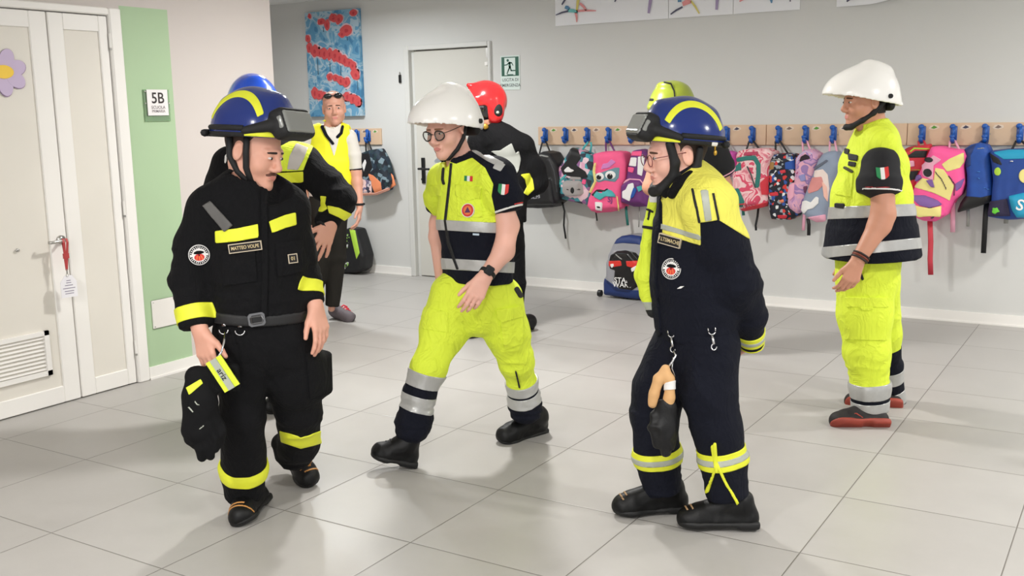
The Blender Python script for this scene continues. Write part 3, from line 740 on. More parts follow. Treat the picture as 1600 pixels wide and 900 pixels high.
# ================================================================== BAGS
WF = (np.array([0., YW, 0.]), np.array([1., 0, 0]), UP, np.array([0, -1., 0]))
def strap_pts(px_list, y): return [on_back(p[0], p[1], y) for p in px_list]
def bag(name, label, cat, outline, thick, m, yc=None, patches=(), straps=(), loop=None, extra=(), rnd=.05, h=.009, group='school bags hanging from the blue hooks', seed=1, fold=.004, pillow=None, texts=()):
    yc = YW - .03 - thick / 2 if yc is None else yc
    yf = yc - thick * .3
    poly = [(on_back(x, y, yf)[0], on_back(x, y, yf)[2]) for x, y in outline]
    S_ = Solid(); fr = (np.array([0., yc, 0.]), np.array([1., 0, 0]), UP, np.array([0, -1., 0]))
    S_.prism(poly, fr, thick / 2, rnd)
    for e in extra:                                  # pockets bulging forward: (outline, extra depth)
        pp = [(on_back(x, y, yf)[0], on_back(x, y, yf)[2]) for x, y in e[0]]
        f2 = (np.array([0., yc - thick * .25, 0.]), fr[1], fr[2], fr[3]); S_.prism(pp, f2, thick * .25 + e[1], min(rnd, .035), k=.012)
    s_ = S_.mesh(h); s_.relax(1); s_.folds(fold, 11, seed)
    P = np.array(poly); root = empty(name, (P[:, 0].mean(), yc, P[:, 1].min()), label, cat, group)
    s_.obj('bag_body', m, root)
    for i, (nm, pts, pm) in enumerate(patches):
        f_ = s_.poly(pts) if not isinstance(pts, tuple) else s_.line(list(pts[0]), pts[1])
        s_.patch(f_, nm, pm, root, off=.002 + .0012 * i)
    for px_, w, sm in straps:
        mm = MB(); mm.tube(strap_pts(px_, yc), w, 8, flat=((1, 0, 0), 1.0) if False else ((0, 1, 0), .35)); mm.build('hanging_strap', [sm], root, smooth=True)
    if loop:
        hx, lx0, lx1, ly, lm = loop; mm = MB(); top = 1.277
        a = on_back(lx0, ly, yc); b_ = on_back(lx1, ly, yc)
        mm.tube([a, (hx - .018, YW - .055, top + .004), (hx, YW - .055, top + .013), (hx + .018, YW - .055, top + .004), b_], .0075, 8, flat=((0, 1, 0), .9)); mm.build('carry_loop', [lm], root, smooth=True)
    for tx, x, y, size, ang, tm in texts:
        q = s_.frame(x, y, ang, .3); mm = MB(); mm.text(tx, q, size, .010); mm.build('printed_letters', [tm], root)
    return root, s_
Z = mat
Kb = Z('black_nylon', (20, 20, 23), .5, bump=.3); Kp = Z('pink_nylon', (238, 88, 138), .7); Kw = Z('white_print', (232, 230, 228), .7); Kt = Z('teal_print', (70, 168, 170), .7); Kg = Z('grey_plush', (158, 152, 150), .85)
Klp = Z('light_pink', (232, 168, 190), .7); Kpu = Z('purple_nylon', (104, 44, 112), .6); Kvi = Z('violet_print', (128, 92, 158), .7); Kye = Z('pale_yellow', (236, 222, 140), .7); Kre = Z('red_nylon', (206, 48, 62), .6)
Knv = Z('navy_nylon', (30, 52, 108), .55); Kbl = Z('blue_nylon', (28, 78, 160), .6); Kgy = Z('grey_webbing', (150, 150, 146), .7); Kor = Z('orange_nylon', (232, 140, 96), .7); Kgn = Z('dark_green_nylon', (38, 116, 108), .6); Kli = Z('lime_nylon', (176, 216, 70), .7)
P3_ = lambda c, s_, lst: [(c[0] + x * s_, c[1] + y * s_) for x, y in lst]
bag('small_backpack', 'small dark backpack with orange trim hanging behind the bald man', 'backpack', [(561, 240), (577, 234), (591, 232), (600, 250), (609, 282), (604, 298), (586, 304), (563, 305), (558, 270)], .16,
    cells_mat('dark_doodle_fabric', [(22, 32, 44), (26, 44, 60), (30, 52, 58), (40, 60, 74), (22, 28, 40), (120, 140, 150)], 26, .7), patches=[('orange_print', [(575, 271), (583, 274), (595, 285), (597, 300), (586, 303), (581, 290)], Kor), ('white_print_pocket', [(564, 280), (580, 282), (581, 302), (565, 303)], cells_mat('grey_pink_doodle', [(60, 60, 80), (200, 190, 196), (120, 110, 140), (236, 200, 196)], 40)), ('black_front', [(563, 240), (577, 240), (582, 262), (574, 276), (564, 275)], Kb), ('white_star_print', [(566, 258), (571, 248), (573, 254), (569, 268)], Kw), ('salmon_hem', ([(563, 303), (586, 303), (607, 295)], 3.5), Z('salmon_trim', (240, 176, 156), .7))],
    straps=[([(604, 268), (612, 276), (616, 288), (608, 292)], .022, Kor)], loop=(-6.425, 572, 582, 238, Kb), seed=3)
bag('backpack', 'black and lime backpack standing on the floor against the back wall', 'backpack', [(530, 362), (545, 356), (558, 358), (564, 376), (571, 400), (569, 420), (560, 426), (531, 428)], .2,
    Kb, patches=[('lime_panel', [(546, 358), (555, 360), (562, 395), (557, 405), (551, 380)], Kli), ('white_pattern', ([(534, 405), (541, 385), (544, 368)], 5), cells_mat('black_white_doodle', [(20, 20, 20), (210, 210, 210), (20, 20, 20), (150, 200, 90)], 60)), ('side_pattern', ([(536, 420), (543, 412)], 5), MATS['black_white_doodle'])], group='bags standing on the floor', seed=4)
bag('backpack', 'plain black backpack hanging at the left end of the long hook row', 'backpack', [(838, 242), (850, 236), (862, 239), (871, 254), (877, 288), (876, 314), (864, 324), (840, 326), (818, 324), (814, 300), (822, 262)], .24,
    Kb, patches=[('logo_print', [(832, 302), (843, 294), (844, 310), (829, 311)], cells_mat('grey_logo', [(30, 30, 32), (140, 140, 146), (60, 60, 64), (170, 170, 176)], 90)), ('front_seam', ([(842, 252), (858, 250), (866, 268), (870, 300)], 1.6), Z('dark_grey_piping', (62, 62, 66), .5)), ('grey_top_trim', ([(836, 246), (846, 243), (856, 245)], 2), Kgy)],  # top trim is a thin grey line across the bag
    extra=[([(824, 280), (866, 280), (872, 318), (820, 320)], .04)], straps=[([(878, 312), (882, 330), (881, 352), (884, 373)], .009, Kb)], loop=(-4.46, 842, 862, 244, Kb), seed=5)
s4 = [(893, 231), (912, 237), (922, 242), (932, 250), (931, 285), (926, 305), (921, 321), (902, 317), (873, 310), (867, 298), (873, 262)]
bag('backpack', 'backpack with a grey koala face pocket, black top and teal floral print', 'backpack', s4, .2,
    cells_mat('floral_teal_pink', [(70, 160, 172), (224, 168, 192), (48, 52, 66), (150, 100, 150), (230, 200, 208), (60, 120, 130)], 22), extra=[([(879, 284), (909, 284), (914, 303), (908, 309), (882, 307)], .03)],
    patches=[('black_top', [(892, 229), (903, 233), (908, 247), (900, 258), (915, 268), (919, 277), (904, 279), (880, 273), (876, 263), (886, 250)], Kb), ('grey_face', [(879, 285), (886, 282), (905, 282), (910, 286), (912, 302), (906, 306), (884, 306), (879, 300)], Kg), ('nose', circle(894.5, 297.5, 3.0, 14, 5), Kb), ('grey_bow', [(892, 276), (908, 277), (908, 281), (890, 281)], Kg), ('pink_ear', [(911, 280), (916, 281), (915, 288), (909, 287)], Kp), ('left_teal_strap', ([(884, 274), (876, 282), (873, 298)], 3), Kt), ('eye_mark', ([(884, 297), (887, 295.5), (889, 297)], 1), Kb), ('eye_mark', ([(901, 297), (904, 295.5), (906, 297)], 1), Kb), ('white_letter_mark', [(882, 266), (888, 260), (892, 264), (898, 266), (894, 269), (884, 269)], Kw)],
    straps=[([(907, 240), (914, 228), (919, 222)], .009, Kt), ([(922, 240), (924, 228), (923, 222)], .009, Kt)], seed=6)
c5 = lambda l: P3_((860, 220), .1444, l)
bag('backpack', 'bright pink backpack with two big googly eyes on its flap', 'backpack', c5([(465, 140), (560, 118), (700, 112), (790, 125), (825, 250), (815, 420), (780, 560), (775, 720), (660, 770), (500, 782), (430, 730), (420, 640), (445, 550), (480, 440)]), .22, Z('hot_pink_fabric', (240, 92, 140), .7, noise=.08, nscale=20),
    extra=[(c5([(450, 600), (520, 540), (640, 520), (720, 580), (740, 720), (480, 760), (430, 700)]), .035)],
    patches=[('grey_mask', c5([(480, 360), (560, 340), (700, 290), (750, 290), (740, 400), (700, 445), (590, 430), (520, 450), (478, 420)]), Z('grey_teal_print', (104, 140, 150), .7)), ('lilac_hair', c5([(545, 310), (570, 250), (620, 240), (660, 200), (710, 230), (640, 290), (600, 300)]), Z('lilac_hair_print', (206, 128, 190), .7)), ('eye_white', circle(937.3, 275.8, 6.6, 20, 6.0), Kw), ('eye_white', circle(954, 273.5, 8.2, 20, 6.6), Kw), ('pupil', circle(936.2, 277, 3.8, 16), Kb), ('pupil', circle(953.4, 275.6, 4.4, 16), Kb), ('glint', circle(938, 274.6, 1.2, 8), Kw), ('glint', circle(954.6, 272.6, 1.2, 8), Kw),
             ('teal_tongue', c5([(470, 600), (500, 555), (560, 570), (600, 530), (660, 535), (700, 580), (700, 610), (600, 600), (540, 640)]), Kt), ('zip_line', (c5([(462, 590), (510, 545), (590, 550), (640, 515), (690, 540), (712, 590)]), 1.8), Kb), ('white_label', c5([(490, 660), (565, 668), (560, 745), (495, 738)]), Kw), ('label_smile', c5([(508, 705), (548, 708), (545, 722), (510, 720)]), Kb), ('yellow_edge', (c5([(490, 240), (480, 330), (495, 440), (440, 560)]), 1.5), Kye), ('yellow_edge', (c5([(720, 600), (735, 740)]), 1.5), Kye)],
    straps=[(c5([(492, 770), (500, 820), (505, 865)]), .007, Kb), (c5([(745, 440), (760, 520), (790, 600), (730, 620)]), .012, Kp)], loop=(-3.851, 947, 962, 240, Kpu), texts=[('SJ', 953.5, 312, .06, 0, Kpu)], seed=7)
bag('backpack', 'purple backpack with white patches beside the googly eyed pink one', 'backpack', [(988, 236), (1000, 233), (1010, 237), (1014, 262), (1018, 300), (1014, 323), (990, 323), (972, 316), (973, 295), (978, 280), (982, 258)], .2, Kpu,
    extra=[([(974, 290), (984, 280), (1006, 282), (1010, 318), (974, 316)], .03)],
    patches=[('magenta_top', [(987, 237), (1003, 236), (1002, 244), (986, 243)], Kp), ('white_panel', [(986, 246), (995, 246), (994, 260), (983, 259)], Kw), ('white_panel', [(997, 245), (1007, 244), (1006, 258), (1003, 275), (996, 272)], Kw), ('magenta_panel', [(982, 261), (991, 262), (989, 270), (982, 268)], Kp), ('pink_piping', ([(974, 286), (984, 280), (1000, 281), (1007, 290)], 1.8), Klp), ('white_unicorn_print', [(982, 288), (990, 286), (991, 296), (987, 304), (984, 314), (973, 309), (973, 299), (978, 296)], Kw), ('blue_mane', [(991, 292), (995, 297), (990, 308), (985, 311), (988, 300)], Kbl), ('teal_heart', [(995, 292), (1001, 290), (1004, 295), (998, 300)], Kt)],
    straps=[([(978, 322), (979, 336), (981, 352)], .012, Kgn), ([(999, 322), (999, 338), (998, 355)], .005, Kgy)], seed=8)
bag('small_backpack', 'magenta bag mostly hidden behind the shoulder in a black T-shirt', 'backpack', [(1128, 240), (1140, 236), (1149, 240), (1153, 254), (1152, 268), (1146, 276), (1126, 276)], .16, Z('magenta_nylon', (200, 80, 170), .6), patches=[('lilac_base', [(1130, 257), (1152, 260), (1148, 275), (1128, 275)], Z('dusty_lilac', (168, 120, 156), .7))], loop=(-2.828, 1136, 1146, 240, Kgy), seed=9)
c8 = lambda l: P3_((1140, 220), .1556, l)
bag('backpack', 'pink and white backpack with dark green curves and a red base', 'backpack', c8([(95, 105), (160, 85), (270, 78), (380, 80), (440, 115), (400, 240), (395, 400), (385, 620), (330, 670), (150, 702), (60, 665), (45, 560), (42, 440), (28, 340), (75, 225), (70, 150)]), .24,
    cells_mat('pink_marble_fabric', [(214, 120, 136), (232, 170, 176), (238, 200, 200), (214, 76, 104), (236, 180, 186)], 9, .7, 'NOISE'), extra=[(c8([(60, 330), (220, 330), (330, 560), (310, 640), (90, 660), (50, 480)]), .03)],
    patches=[('green_curve', (c8([(90, 190), (170, 175), (250, 170), (290, 240), (290, 340), (275, 450)]), 7), Kgn), ('green_corner', c8([(50, 480), (90, 475), (150, 610), (130, 665), (60, 660)]), Kgn), ('green_shoulder', c8([(60, 260), (110, 210), (120, 290), (50, 310)]), Kgn), ('red_base', c8([(100, 690), (380, 610), (385, 650), (150, 705)]), Kre), ('red_top', c8([(150, 120), (290, 110), (280, 140), (140, 150)]), Z('deep_pink', (176, 58, 88), .7)), ('red_side', c8([(310, 420), (380, 350), (385, 540), (320, 540)]), Kre), ('dark_zip', (c8([(180, 260), (215, 340), (255, 470)]), 2), Z('zip_grey', (66, 66, 70), .6)), ('pink_piping', (c8([(60, 640), (150, 630), (310, 580)]), 1.3), Kre)],
    straps=[(c8([(290, 670), (280, 760), (262, 850), (266, 900)]), .009, Kb), (c8([(120, 660), (135, 700), (140, 750)]), .012, Kgn)], loop=(-2.623, 1165, 1190, 238, Kb), seed=10)
c7 = lambda l: P3_((1100, 180), .2111, l)
bag('backpack', 'tall navy backpack covered in white, red and blue doodles', 'backpack', c7([(500, 292), (600, 282), (675, 290), (692, 420), (688, 600), (710, 740), (640, 776), (500, 770), (482, 700), (462, 560), (468, 420), (480, 330)]), .2,
    cells_mat('navy_doodle_fabric', [(22, 26, 40), (24, 28, 44), (226, 228, 230), (20, 24, 38), (24, 30, 50), (206, 54, 48), (22, 24, 36), (44, 84, 160), (150, 160, 170), (20, 22, 34)], 46), patches=[('brown_patch', c7([(482, 350), (520, 345), (515, 400), (480, 405)]), Z('ochre', (160, 124, 70), .7)), ('blue_patch', c7([(600, 350), (670, 330), (675, 400), (600, 400)]), Kbl), ('red_car_print', c7([(485, 575), (545, 568), (552, 595), (490, 598)]), Kre), ('red_car_print', c7([(560, 410), (600, 402), (606, 425), (570, 432)]), Kre), ('red_car_print', c7([(545, 740), (620, 738), (610, 760), (550, 760)]), Kre), ('orange_cone_print', c7([(545, 640), (590, 620), (592, 645)]), Kor), ('zip_line', (c7([(495, 345), (510, 332), (560, 330), (585, 342)]), 1.6), Kgy)],
    loop=(-2.417, 1212, 1232, 241, Kb), seed=11)
ca = lambda l: P3_((1225, 220), .1555, l)
bag('backpack', 'lilac and pink backpack with its zip hanging open, right of the doodle bag', 'backpack', ca([(200, 92), (270, 85), (345, 130), (372, 190), (345, 280), (330, 400), (260, 560), (210, 700), (130, 735), (60, 690), (35, 640), (40, 520), (55, 440), (105, 415), (115, 300), (118, 180)]), .22,
    cells_mat('lilac_marble', [(176, 132, 180), (206, 158, 190), (222, 166, 186), (150, 120, 172), (196, 150, 190)], 9, .7, 'NOISE'), patches=[('dark_opening', ca([(150, 215), (170, 160), (215, 135), (250, 150), (262, 180), (200, 195)]), Z('dark_lining', (44, 30, 40), .8)), ('lilac_edge', (ca([(125, 230), (150, 150), (215, 105), (280, 130)]), 2.2), Z('pale_lilac', (200, 176, 208), .7)), ('magenta_zip', (ca([(130, 330), (200, 230), (330, 190)]), 1.6), Z('magenta_zip', (170, 70, 120), .7)), ('pink_pocket', ca([(60, 430), (105, 425), (100, 560), (60, 600), (35, 560)]), Klp), ('blue_tint', ca([(150, 350), (210, 330), (220, 400), (170, 410)]), Z('periwinkle', (140, 140, 190), .7)), ('plum_pocket', ca([(195, 460), (235, 450), (230, 530), (200, 520)]), Z('plum', (110, 60, 90), .7))],  # last patch is a small plum-coloured area on the front
    loop=(-2.213, 1255, 1268, 240, Klp), seed=12)
bag('backpack', 'grey, pink and white bag pressed against the yellow vest on the right', 'backpack', ca([(390, 130), (450, 105), (540, 112), (560, 250), (500, 400), (470, 600), (420, 720), (415, 800), (330, 810), (235, 765), (175, 720), (195, 580), (265, 400), (320, 260), (345, 190)]), .2,
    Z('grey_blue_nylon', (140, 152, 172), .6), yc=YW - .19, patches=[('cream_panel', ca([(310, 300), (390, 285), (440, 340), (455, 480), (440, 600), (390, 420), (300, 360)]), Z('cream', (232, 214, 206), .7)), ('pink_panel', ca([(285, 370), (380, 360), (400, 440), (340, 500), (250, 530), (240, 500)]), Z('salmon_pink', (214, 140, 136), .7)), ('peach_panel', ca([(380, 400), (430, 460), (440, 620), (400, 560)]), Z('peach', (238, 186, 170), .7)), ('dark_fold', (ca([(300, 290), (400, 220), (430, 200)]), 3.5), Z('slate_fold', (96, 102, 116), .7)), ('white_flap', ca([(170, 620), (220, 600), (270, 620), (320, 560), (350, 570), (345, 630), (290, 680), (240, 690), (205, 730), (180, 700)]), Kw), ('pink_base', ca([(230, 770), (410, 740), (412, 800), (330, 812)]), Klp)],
    straps=[(ca([(205, 720), (200, 800), (195, 900)]), .012, Klp), (ca([(240, 780), (250, 840), (248, 950)]), .013, Kb), (ca([(290, 680), (300, 740), (315, 790)]), .010, Kw), (ca([(450, 430), (480, 420), (510, 415)]), .010, Kw)], loop=(-2.009, 1296, 1308, 240, Klp), seed=13)
cc = lambda l: P3_((1400, 200), .1778, l)
bag('small_backpack', 'red bag with a green edged dark top, half hidden by the yellow vest', 'backpack', cc([(70, 190), (180, 160), (300, 140), (310, 260), (240, 420), (160, 600), (90, 600)]), .16, Kre, patches=[('dark_pocket', cc([(100, 245), (170, 200), (280, 200), (260, 260), (120, 262)]), Kb), ('lime_piping', (cc([(95, 235), (160, 180), (290, 185)]), 2), Kli), ('dark_pocket_lower', cc([(105, 380), (200, 375), (170, 450), (110, 465)]), Kb), ('lime_piping', (cc([(100, 370), (210, 370)]), 1.6), Kli), ('pink_star_print', cc([(110, 290), (160, 285), (165, 335), (115, 345)]), Klp), ('red_straps', (cc([(90, 200), (180, 150), (215, 130)]), 3), Z('brick_red', (170, 40, 44), .6))], loop=(-1.391, 1436, 1448, 230, Kre), seed=14)
bag('backpack', 'pink and yellow backpack with a purple pocket and a long red strap', 'backpack', cc([(310, 165), (400, 165), (480, 185), (600, 195), (625, 245), (595, 330), (605, 480), (575, 590), (510, 640), (455, 760), (345, 822), (240, 815), (165, 780), (130, 690), (128, 600), (175, 500), (205, 400), (265, 270)]), .25, Z('neon_pink', (250, 92, 158), .65),
    extra=[(cc([(130, 590), (260, 600), (390, 650), (440, 760), (340, 800), (180, 780), (135, 700)]), .045)],
    patches=[('yellow_flash', cc([(400, 320), (470, 270), (595, 215), (598, 300), (560, 350), (450, 385)]), Kye), ('yellow_panel', cc([(345, 350), (420, 365), (470, 440), (512, 510), (470, 640), (440, 620), (330, 570), (160, 520), (230, 440), (330, 460)]), Kye), ('purple_side', cc([(520, 490), (600, 440), (570, 520), (525, 560)]), Kvi), ('black_curve', (cc([(340, 350), (400, 345), (450, 400), (512, 490), (510, 590)]), 1.6), Z('dark_purple_line', (60, 36, 60), .7)), ('black_curve', (cc([(345, 385), (400, 450), (440, 530), (460, 630)]), 1.6), MATS['dark_purple_line']), ('pale_face', cc([(235, 330), (330, 240), (400, 280), (330, 330), (325, 460), (240, 420)]), Klp), ('eye', circle(1452, 250, 6.5, 14, 4), Kb), ('nose_print', circle(1450, 270, 6.5, 14, 6.5), Kb), ('purple_tail', cc([(265, 460), (320, 450), (340, 520), (310, 520)]), Kvi), ('pocket_purple', cc([(125, 605), (250, 605), (350, 640), (395, 680), (300, 700), (210, 680)]), Kvi), ('pocket_yellow', cc([(135, 670), (210, 690), (300, 705), (385, 690), (390, 770), (200, 775), (150, 740)]), Kye), ('purple_strap_left', cc([(135, 470), (215, 410), (230, 440), (140, 500)]), Kvi)],
    straps=[(cc([(298, 810), (305, 1000), (300, 1150), (305, 1290)]), .018, Z('red_strap', (196, 58, 72), .6)), (cc([(505, 620), (500, 760), (498, 915)]), .016, Klp), (cc([(440, 680), (500, 660), (560, 560), (600, 500)]), .016, Kp)], loop=(-1.185, 1483, 1499, 234, Klp), texts=[('SJ', 1455, 331, .085, -3, MATS['dark_purple_line'])], seed=15)
cd = lambda l: P3_((1490, 200), .1777, l)
bag('backpack', 'royal blue backpack with a black base between the pink and multicoloured ones', 'backpack', cd([(95, 185), (150, 150), (220, 130), (300, 150), (325, 200), (335, 400), (350, 560), (345, 640), (200, 690), (30, 745), (60, 660), (110, 590), (115, 400), (95, 300)]), .22, Z('royal_blue_fabric', (28, 74, 156), .6, noise=.25, nscale=22),
    patches=[('dark_top', cd([(100, 190), (200, 140), (150, 240), (150, 330), (110, 350), (98, 280)]), Knv), ('reflective_piping', (cd([(165, 300), (170, 240), (210, 180), (290, 175)]), 1.4), Kgy), ('black_base', cd([(30, 745), (60, 640), (110, 600), (240, 610), (350, 585), (348, 645), (200, 692)]), Kb), ('squiggle_print', (cd([(190, 455), (210, 435), (235, 450), (260, 430)]), 1), Z('light_blue_print', (70, 130, 196), .7)), ('squiggle_print', (cd([(250, 540), (280, 520), (300, 540), (330, 530)]), 1), MATS['light_blue_print']), ('squiggle_print', (cd([(180, 400), (220, 380), (260, 400), (290, 370)]), 1), MATS['light_blue_print'])],
    straps=[(cd([(125, 690), (128, 780), (125, 865)]), .011, Kgy), (cd([(292, 640), (280, 780), (262, 1100)]), .017, Kb)], loop=(-.98, 1522, 1540, 230, Knv), seed=16)
bag('backpack', 'multicoloured blue school backpack with a turquoise pocket at the right edge', 'backpack', cd([(320, 205), (480, 190), (640, 185), (740, 190), (770, 500), (760, 700), (640, 800), (480, 805), (300, 780), (330, 640), (345, 460), (330, 300)]), .26, Z('deep_blue_fabric', (26, 64, 140), .6, noise=.2, nscale=14),
    extra=[(cd([(490, 600), (620, 570), (740, 590), (740, 760), (560, 780)]), .04)],
    patches=[('turquoise_top', cd([(345, 215), (480, 192), (740, 190), (740, 250), (600, 270), (440, 275)]), Z('turquoise', (30, 150, 188), .6)), ('dark_side', cd([(310, 215), (400, 270), (430, 330), (350, 300)]), Kb), ('lime_face_print', circle(1559, 268, 5, 14, 6.5), Kli), ('cream_print', circle(1601, 275, 9, 16, 11), Kye), ('turquoise_pocket', cd([(490, 605), (620, 575), (740, 590), (740, 780), (560, 780), (520, 720)]), MATS['turquoise']), ('lower_dark', cd([(310, 650), (470, 620), (500, 770), (310, 770)]), Z('dark_violet', (40, 34, 66), .7)), ('green_star_print', cd([(340, 740), (350, 715), (345, 700), (370, 705), (390, 695), (392, 715), (410, 735), (385, 740), (365, 755)]), Z('bright_green', (104, 204, 60), .7)), ('white_ring_print', (cd([(560, 330), (540, 300), (510, 290), (480, 300)]), 1.4), Kw)],
    straps=[(cd([(375, 520), (380, 470), (400, 440), (430, 460), (450, 560), (470, 620), (460, 840)]), .014, Kgy), (cd([(460, 440), (490, 380), (500, 320)]), .009, Kgy), (cd([(500, 400), (560, 420), (600, 410)]), .009, Kgy)], loop=(-.768, 1580, 1612, 236, Kb), texts=[('S', 1594, 321, .10, -10, Kw)], seed=17)
# trolley bag on the floor
ct = lambda l: P3_((930, 350), .1445, l)
tb, ts = bag('trolley_backpack', 'grey and navy wheeled school bag standing on the floor below the pink backpacks', 'trolley bag', ct([(205, 215), (235, 165), (290, 130), (400, 118), (500, 135), (560, 200), (590, 400), (590, 620), (570, 800), (460, 812), (105, 762), (100, 600), (125, 560), (150, 330)]), .24, Z('silver_grey_nylon', (152, 152, 158), .5), group='bags standing on the floor',
    extra=[(ct([(150, 400), (230, 290), (400, 290), (500, 400), (500, 640), (400, 720), (250, 700), (150, 600)]), .03)],
    patches=[('navy_top', ct([(205, 215), (235, 165), (290, 130), (400, 118), (500, 135), (560, 200), (560, 240), (440, 215), (300, 205)]), Knv), ('navy_base', ct([(95, 640), (105, 590), (200, 660), (260, 700), (400, 715), (590, 720), (590, 830), (90, 790)]), Knv), ('dark_graphic', ct([(155, 400), (170, 340), (240, 295), (330, 285), (440, 310), (500, 380), (500, 650), (400, 712), (260, 695), (205, 600), (215, 500), (160, 480)]), Z('glossy_black_print', (22, 20, 22), .25)), ('red_band', ct([(150, 400), (280, 395), (290, 450), (200, 465), (150, 455)]), Z('red_print', (216, 52, 44), .4)), ('red_band', ct([(335, 400), (490, 400), (490, 450), (400, 470), (345, 455)]), MATS['red_print']), ('white_flash', ct([(165, 435), (200, 425), (205, 450), (180, 480)]), Kw), ('white_flash', ct([(390, 480), (440, 450), (445, 490), (400, 520)]), Kw), ('grey_gloss', (ct([(200, 310), (250, 350), (290, 380)]), 1.4), Kgy)],
    texts=[('STAR', 972.5, 438, .058, 0, Kw), ('WARS', 972.5, 445, .058, 0, Kw)], seed=18)
for x in (-3.86, -3.62):
    m = MB(); m.tube([(x, YW - .22, .03), (x + .03, YW - .22, .03)], .028, 14); m.build('wheel', [M_black], tb)

# ================================================================== PEOPLE
Mskin = mat('skin_fair', (230, 176, 158), .5, noise=.05, nscale=14, sss=.08)
Mskin2 = mat('skin_tan', (216, 160, 138), .5, noise=.05, nscale=14, sss=.08)
Mskin3 = mat('skin_deep_tan', (202, 144, 118), .5, noise=.05, nscale=14, sss=.08)
Mlip = mat('lips', (206, 132, 122), .5); Mbrow = mat('brown_hair', (58, 42, 34), .8, bump=.5, bscale=400); Mlash = mat('eyebrow_brown', (86, 60, 46), .9)
Meye = mat('eye_white', (214, 206, 202), .2); Miris = mat('iris_dark', (44, 34, 30), .15); Mgreyhair = mat('grey_stubble_hair', (96, 86, 80), .9)
Mblk = mat('black_turnout_cloth', (9, 9, 12), .9, bump=.5, bscale=260, spec=.25, wrinkle=.35); Mnav = mat('navy_turnout_cloth', (11, 14, 27), .88, bump=.5, bscale=260, spec=.25, wrinkle=.35)
Mfl = mat('fluorescent_yellow_cloth', (222, 240, 62), .75, noise=.05, nscale=30, bump=.3, bscale=300, wrinkle=.45)
Mfl2 = mat('worn_yellow_tape', (222, 226, 50), .6, noise=.06, nscale=25)
Myel = mat('yellow_jacket_cloth', (230, 224, 92), .75, noise=.05, nscale=25, bump=.3, bscale=300, wrinkle=.45)
Msil = mat('silver_reflective_tape', (182, 182, 180), .32, metal=.25, noise=.10, nscale=40, bump=.35, bscale=60)
Mgreyt = mat('grey_reflective_tape', (168, 172, 160), .4, noise=.06, nscale=40)
Mboot = mat('black_boot_leather', (7, 7, 8), .5, spec=.3, noise=.2, nscale=40, bump=.3, bscale=180); Msole = mat('black_rubber', (11, 11, 12), .6)
Mhb = mat('blue_helmet_shell', (8, 40, 116), .2, coat=.35, spec=.5); Mhb2 = mat('bright_blue_helmet_shell', (14, 84, 220), .25, coat=.5)
Mhw = mat('white_helmet_shell', (248, 246, 242), .22, coat=.4); Mhr = mat('red_helmet_shell', (214, 34, 38), .2, coat=.6); Mhy = mat('lime_helmet_shell', (158, 172, 52), .3, coat=.4)
Mstrap = mat('black_strap', (16, 16, 18), .7); Mglass = mat('smoked_goggle_lens', (150, 152, 148), .08, spec=.8, trans=.25)
Mdk = mat('dark_visor', (26, 24, 26), .1, coat=.6); Mgold = mat('brass', (190, 150, 60), .35, metal=.7); Mchrome = mat('chrome', (205, 205, 208), .18, metal=1)
Mwt = mat('badge_white', (228, 226, 224), .6); Mrd = mat('badge_red', (206, 44, 42), .6); Mgrn = mat('flag_green', (28, 128, 74), .6); Mor2 = mat('badge_orange', (226, 116, 60), .6); Mpur = mat('badge_purple', (88, 36, 84), .6)
Mtan = mat('tan_leather', (210, 164, 112), .7, noise=.12, nscale=30); Mglove = mat('black_leather_glove', (16, 16, 18), .5, spec=.35, noise=.25, nscale=40, bump=.4, bscale=120)

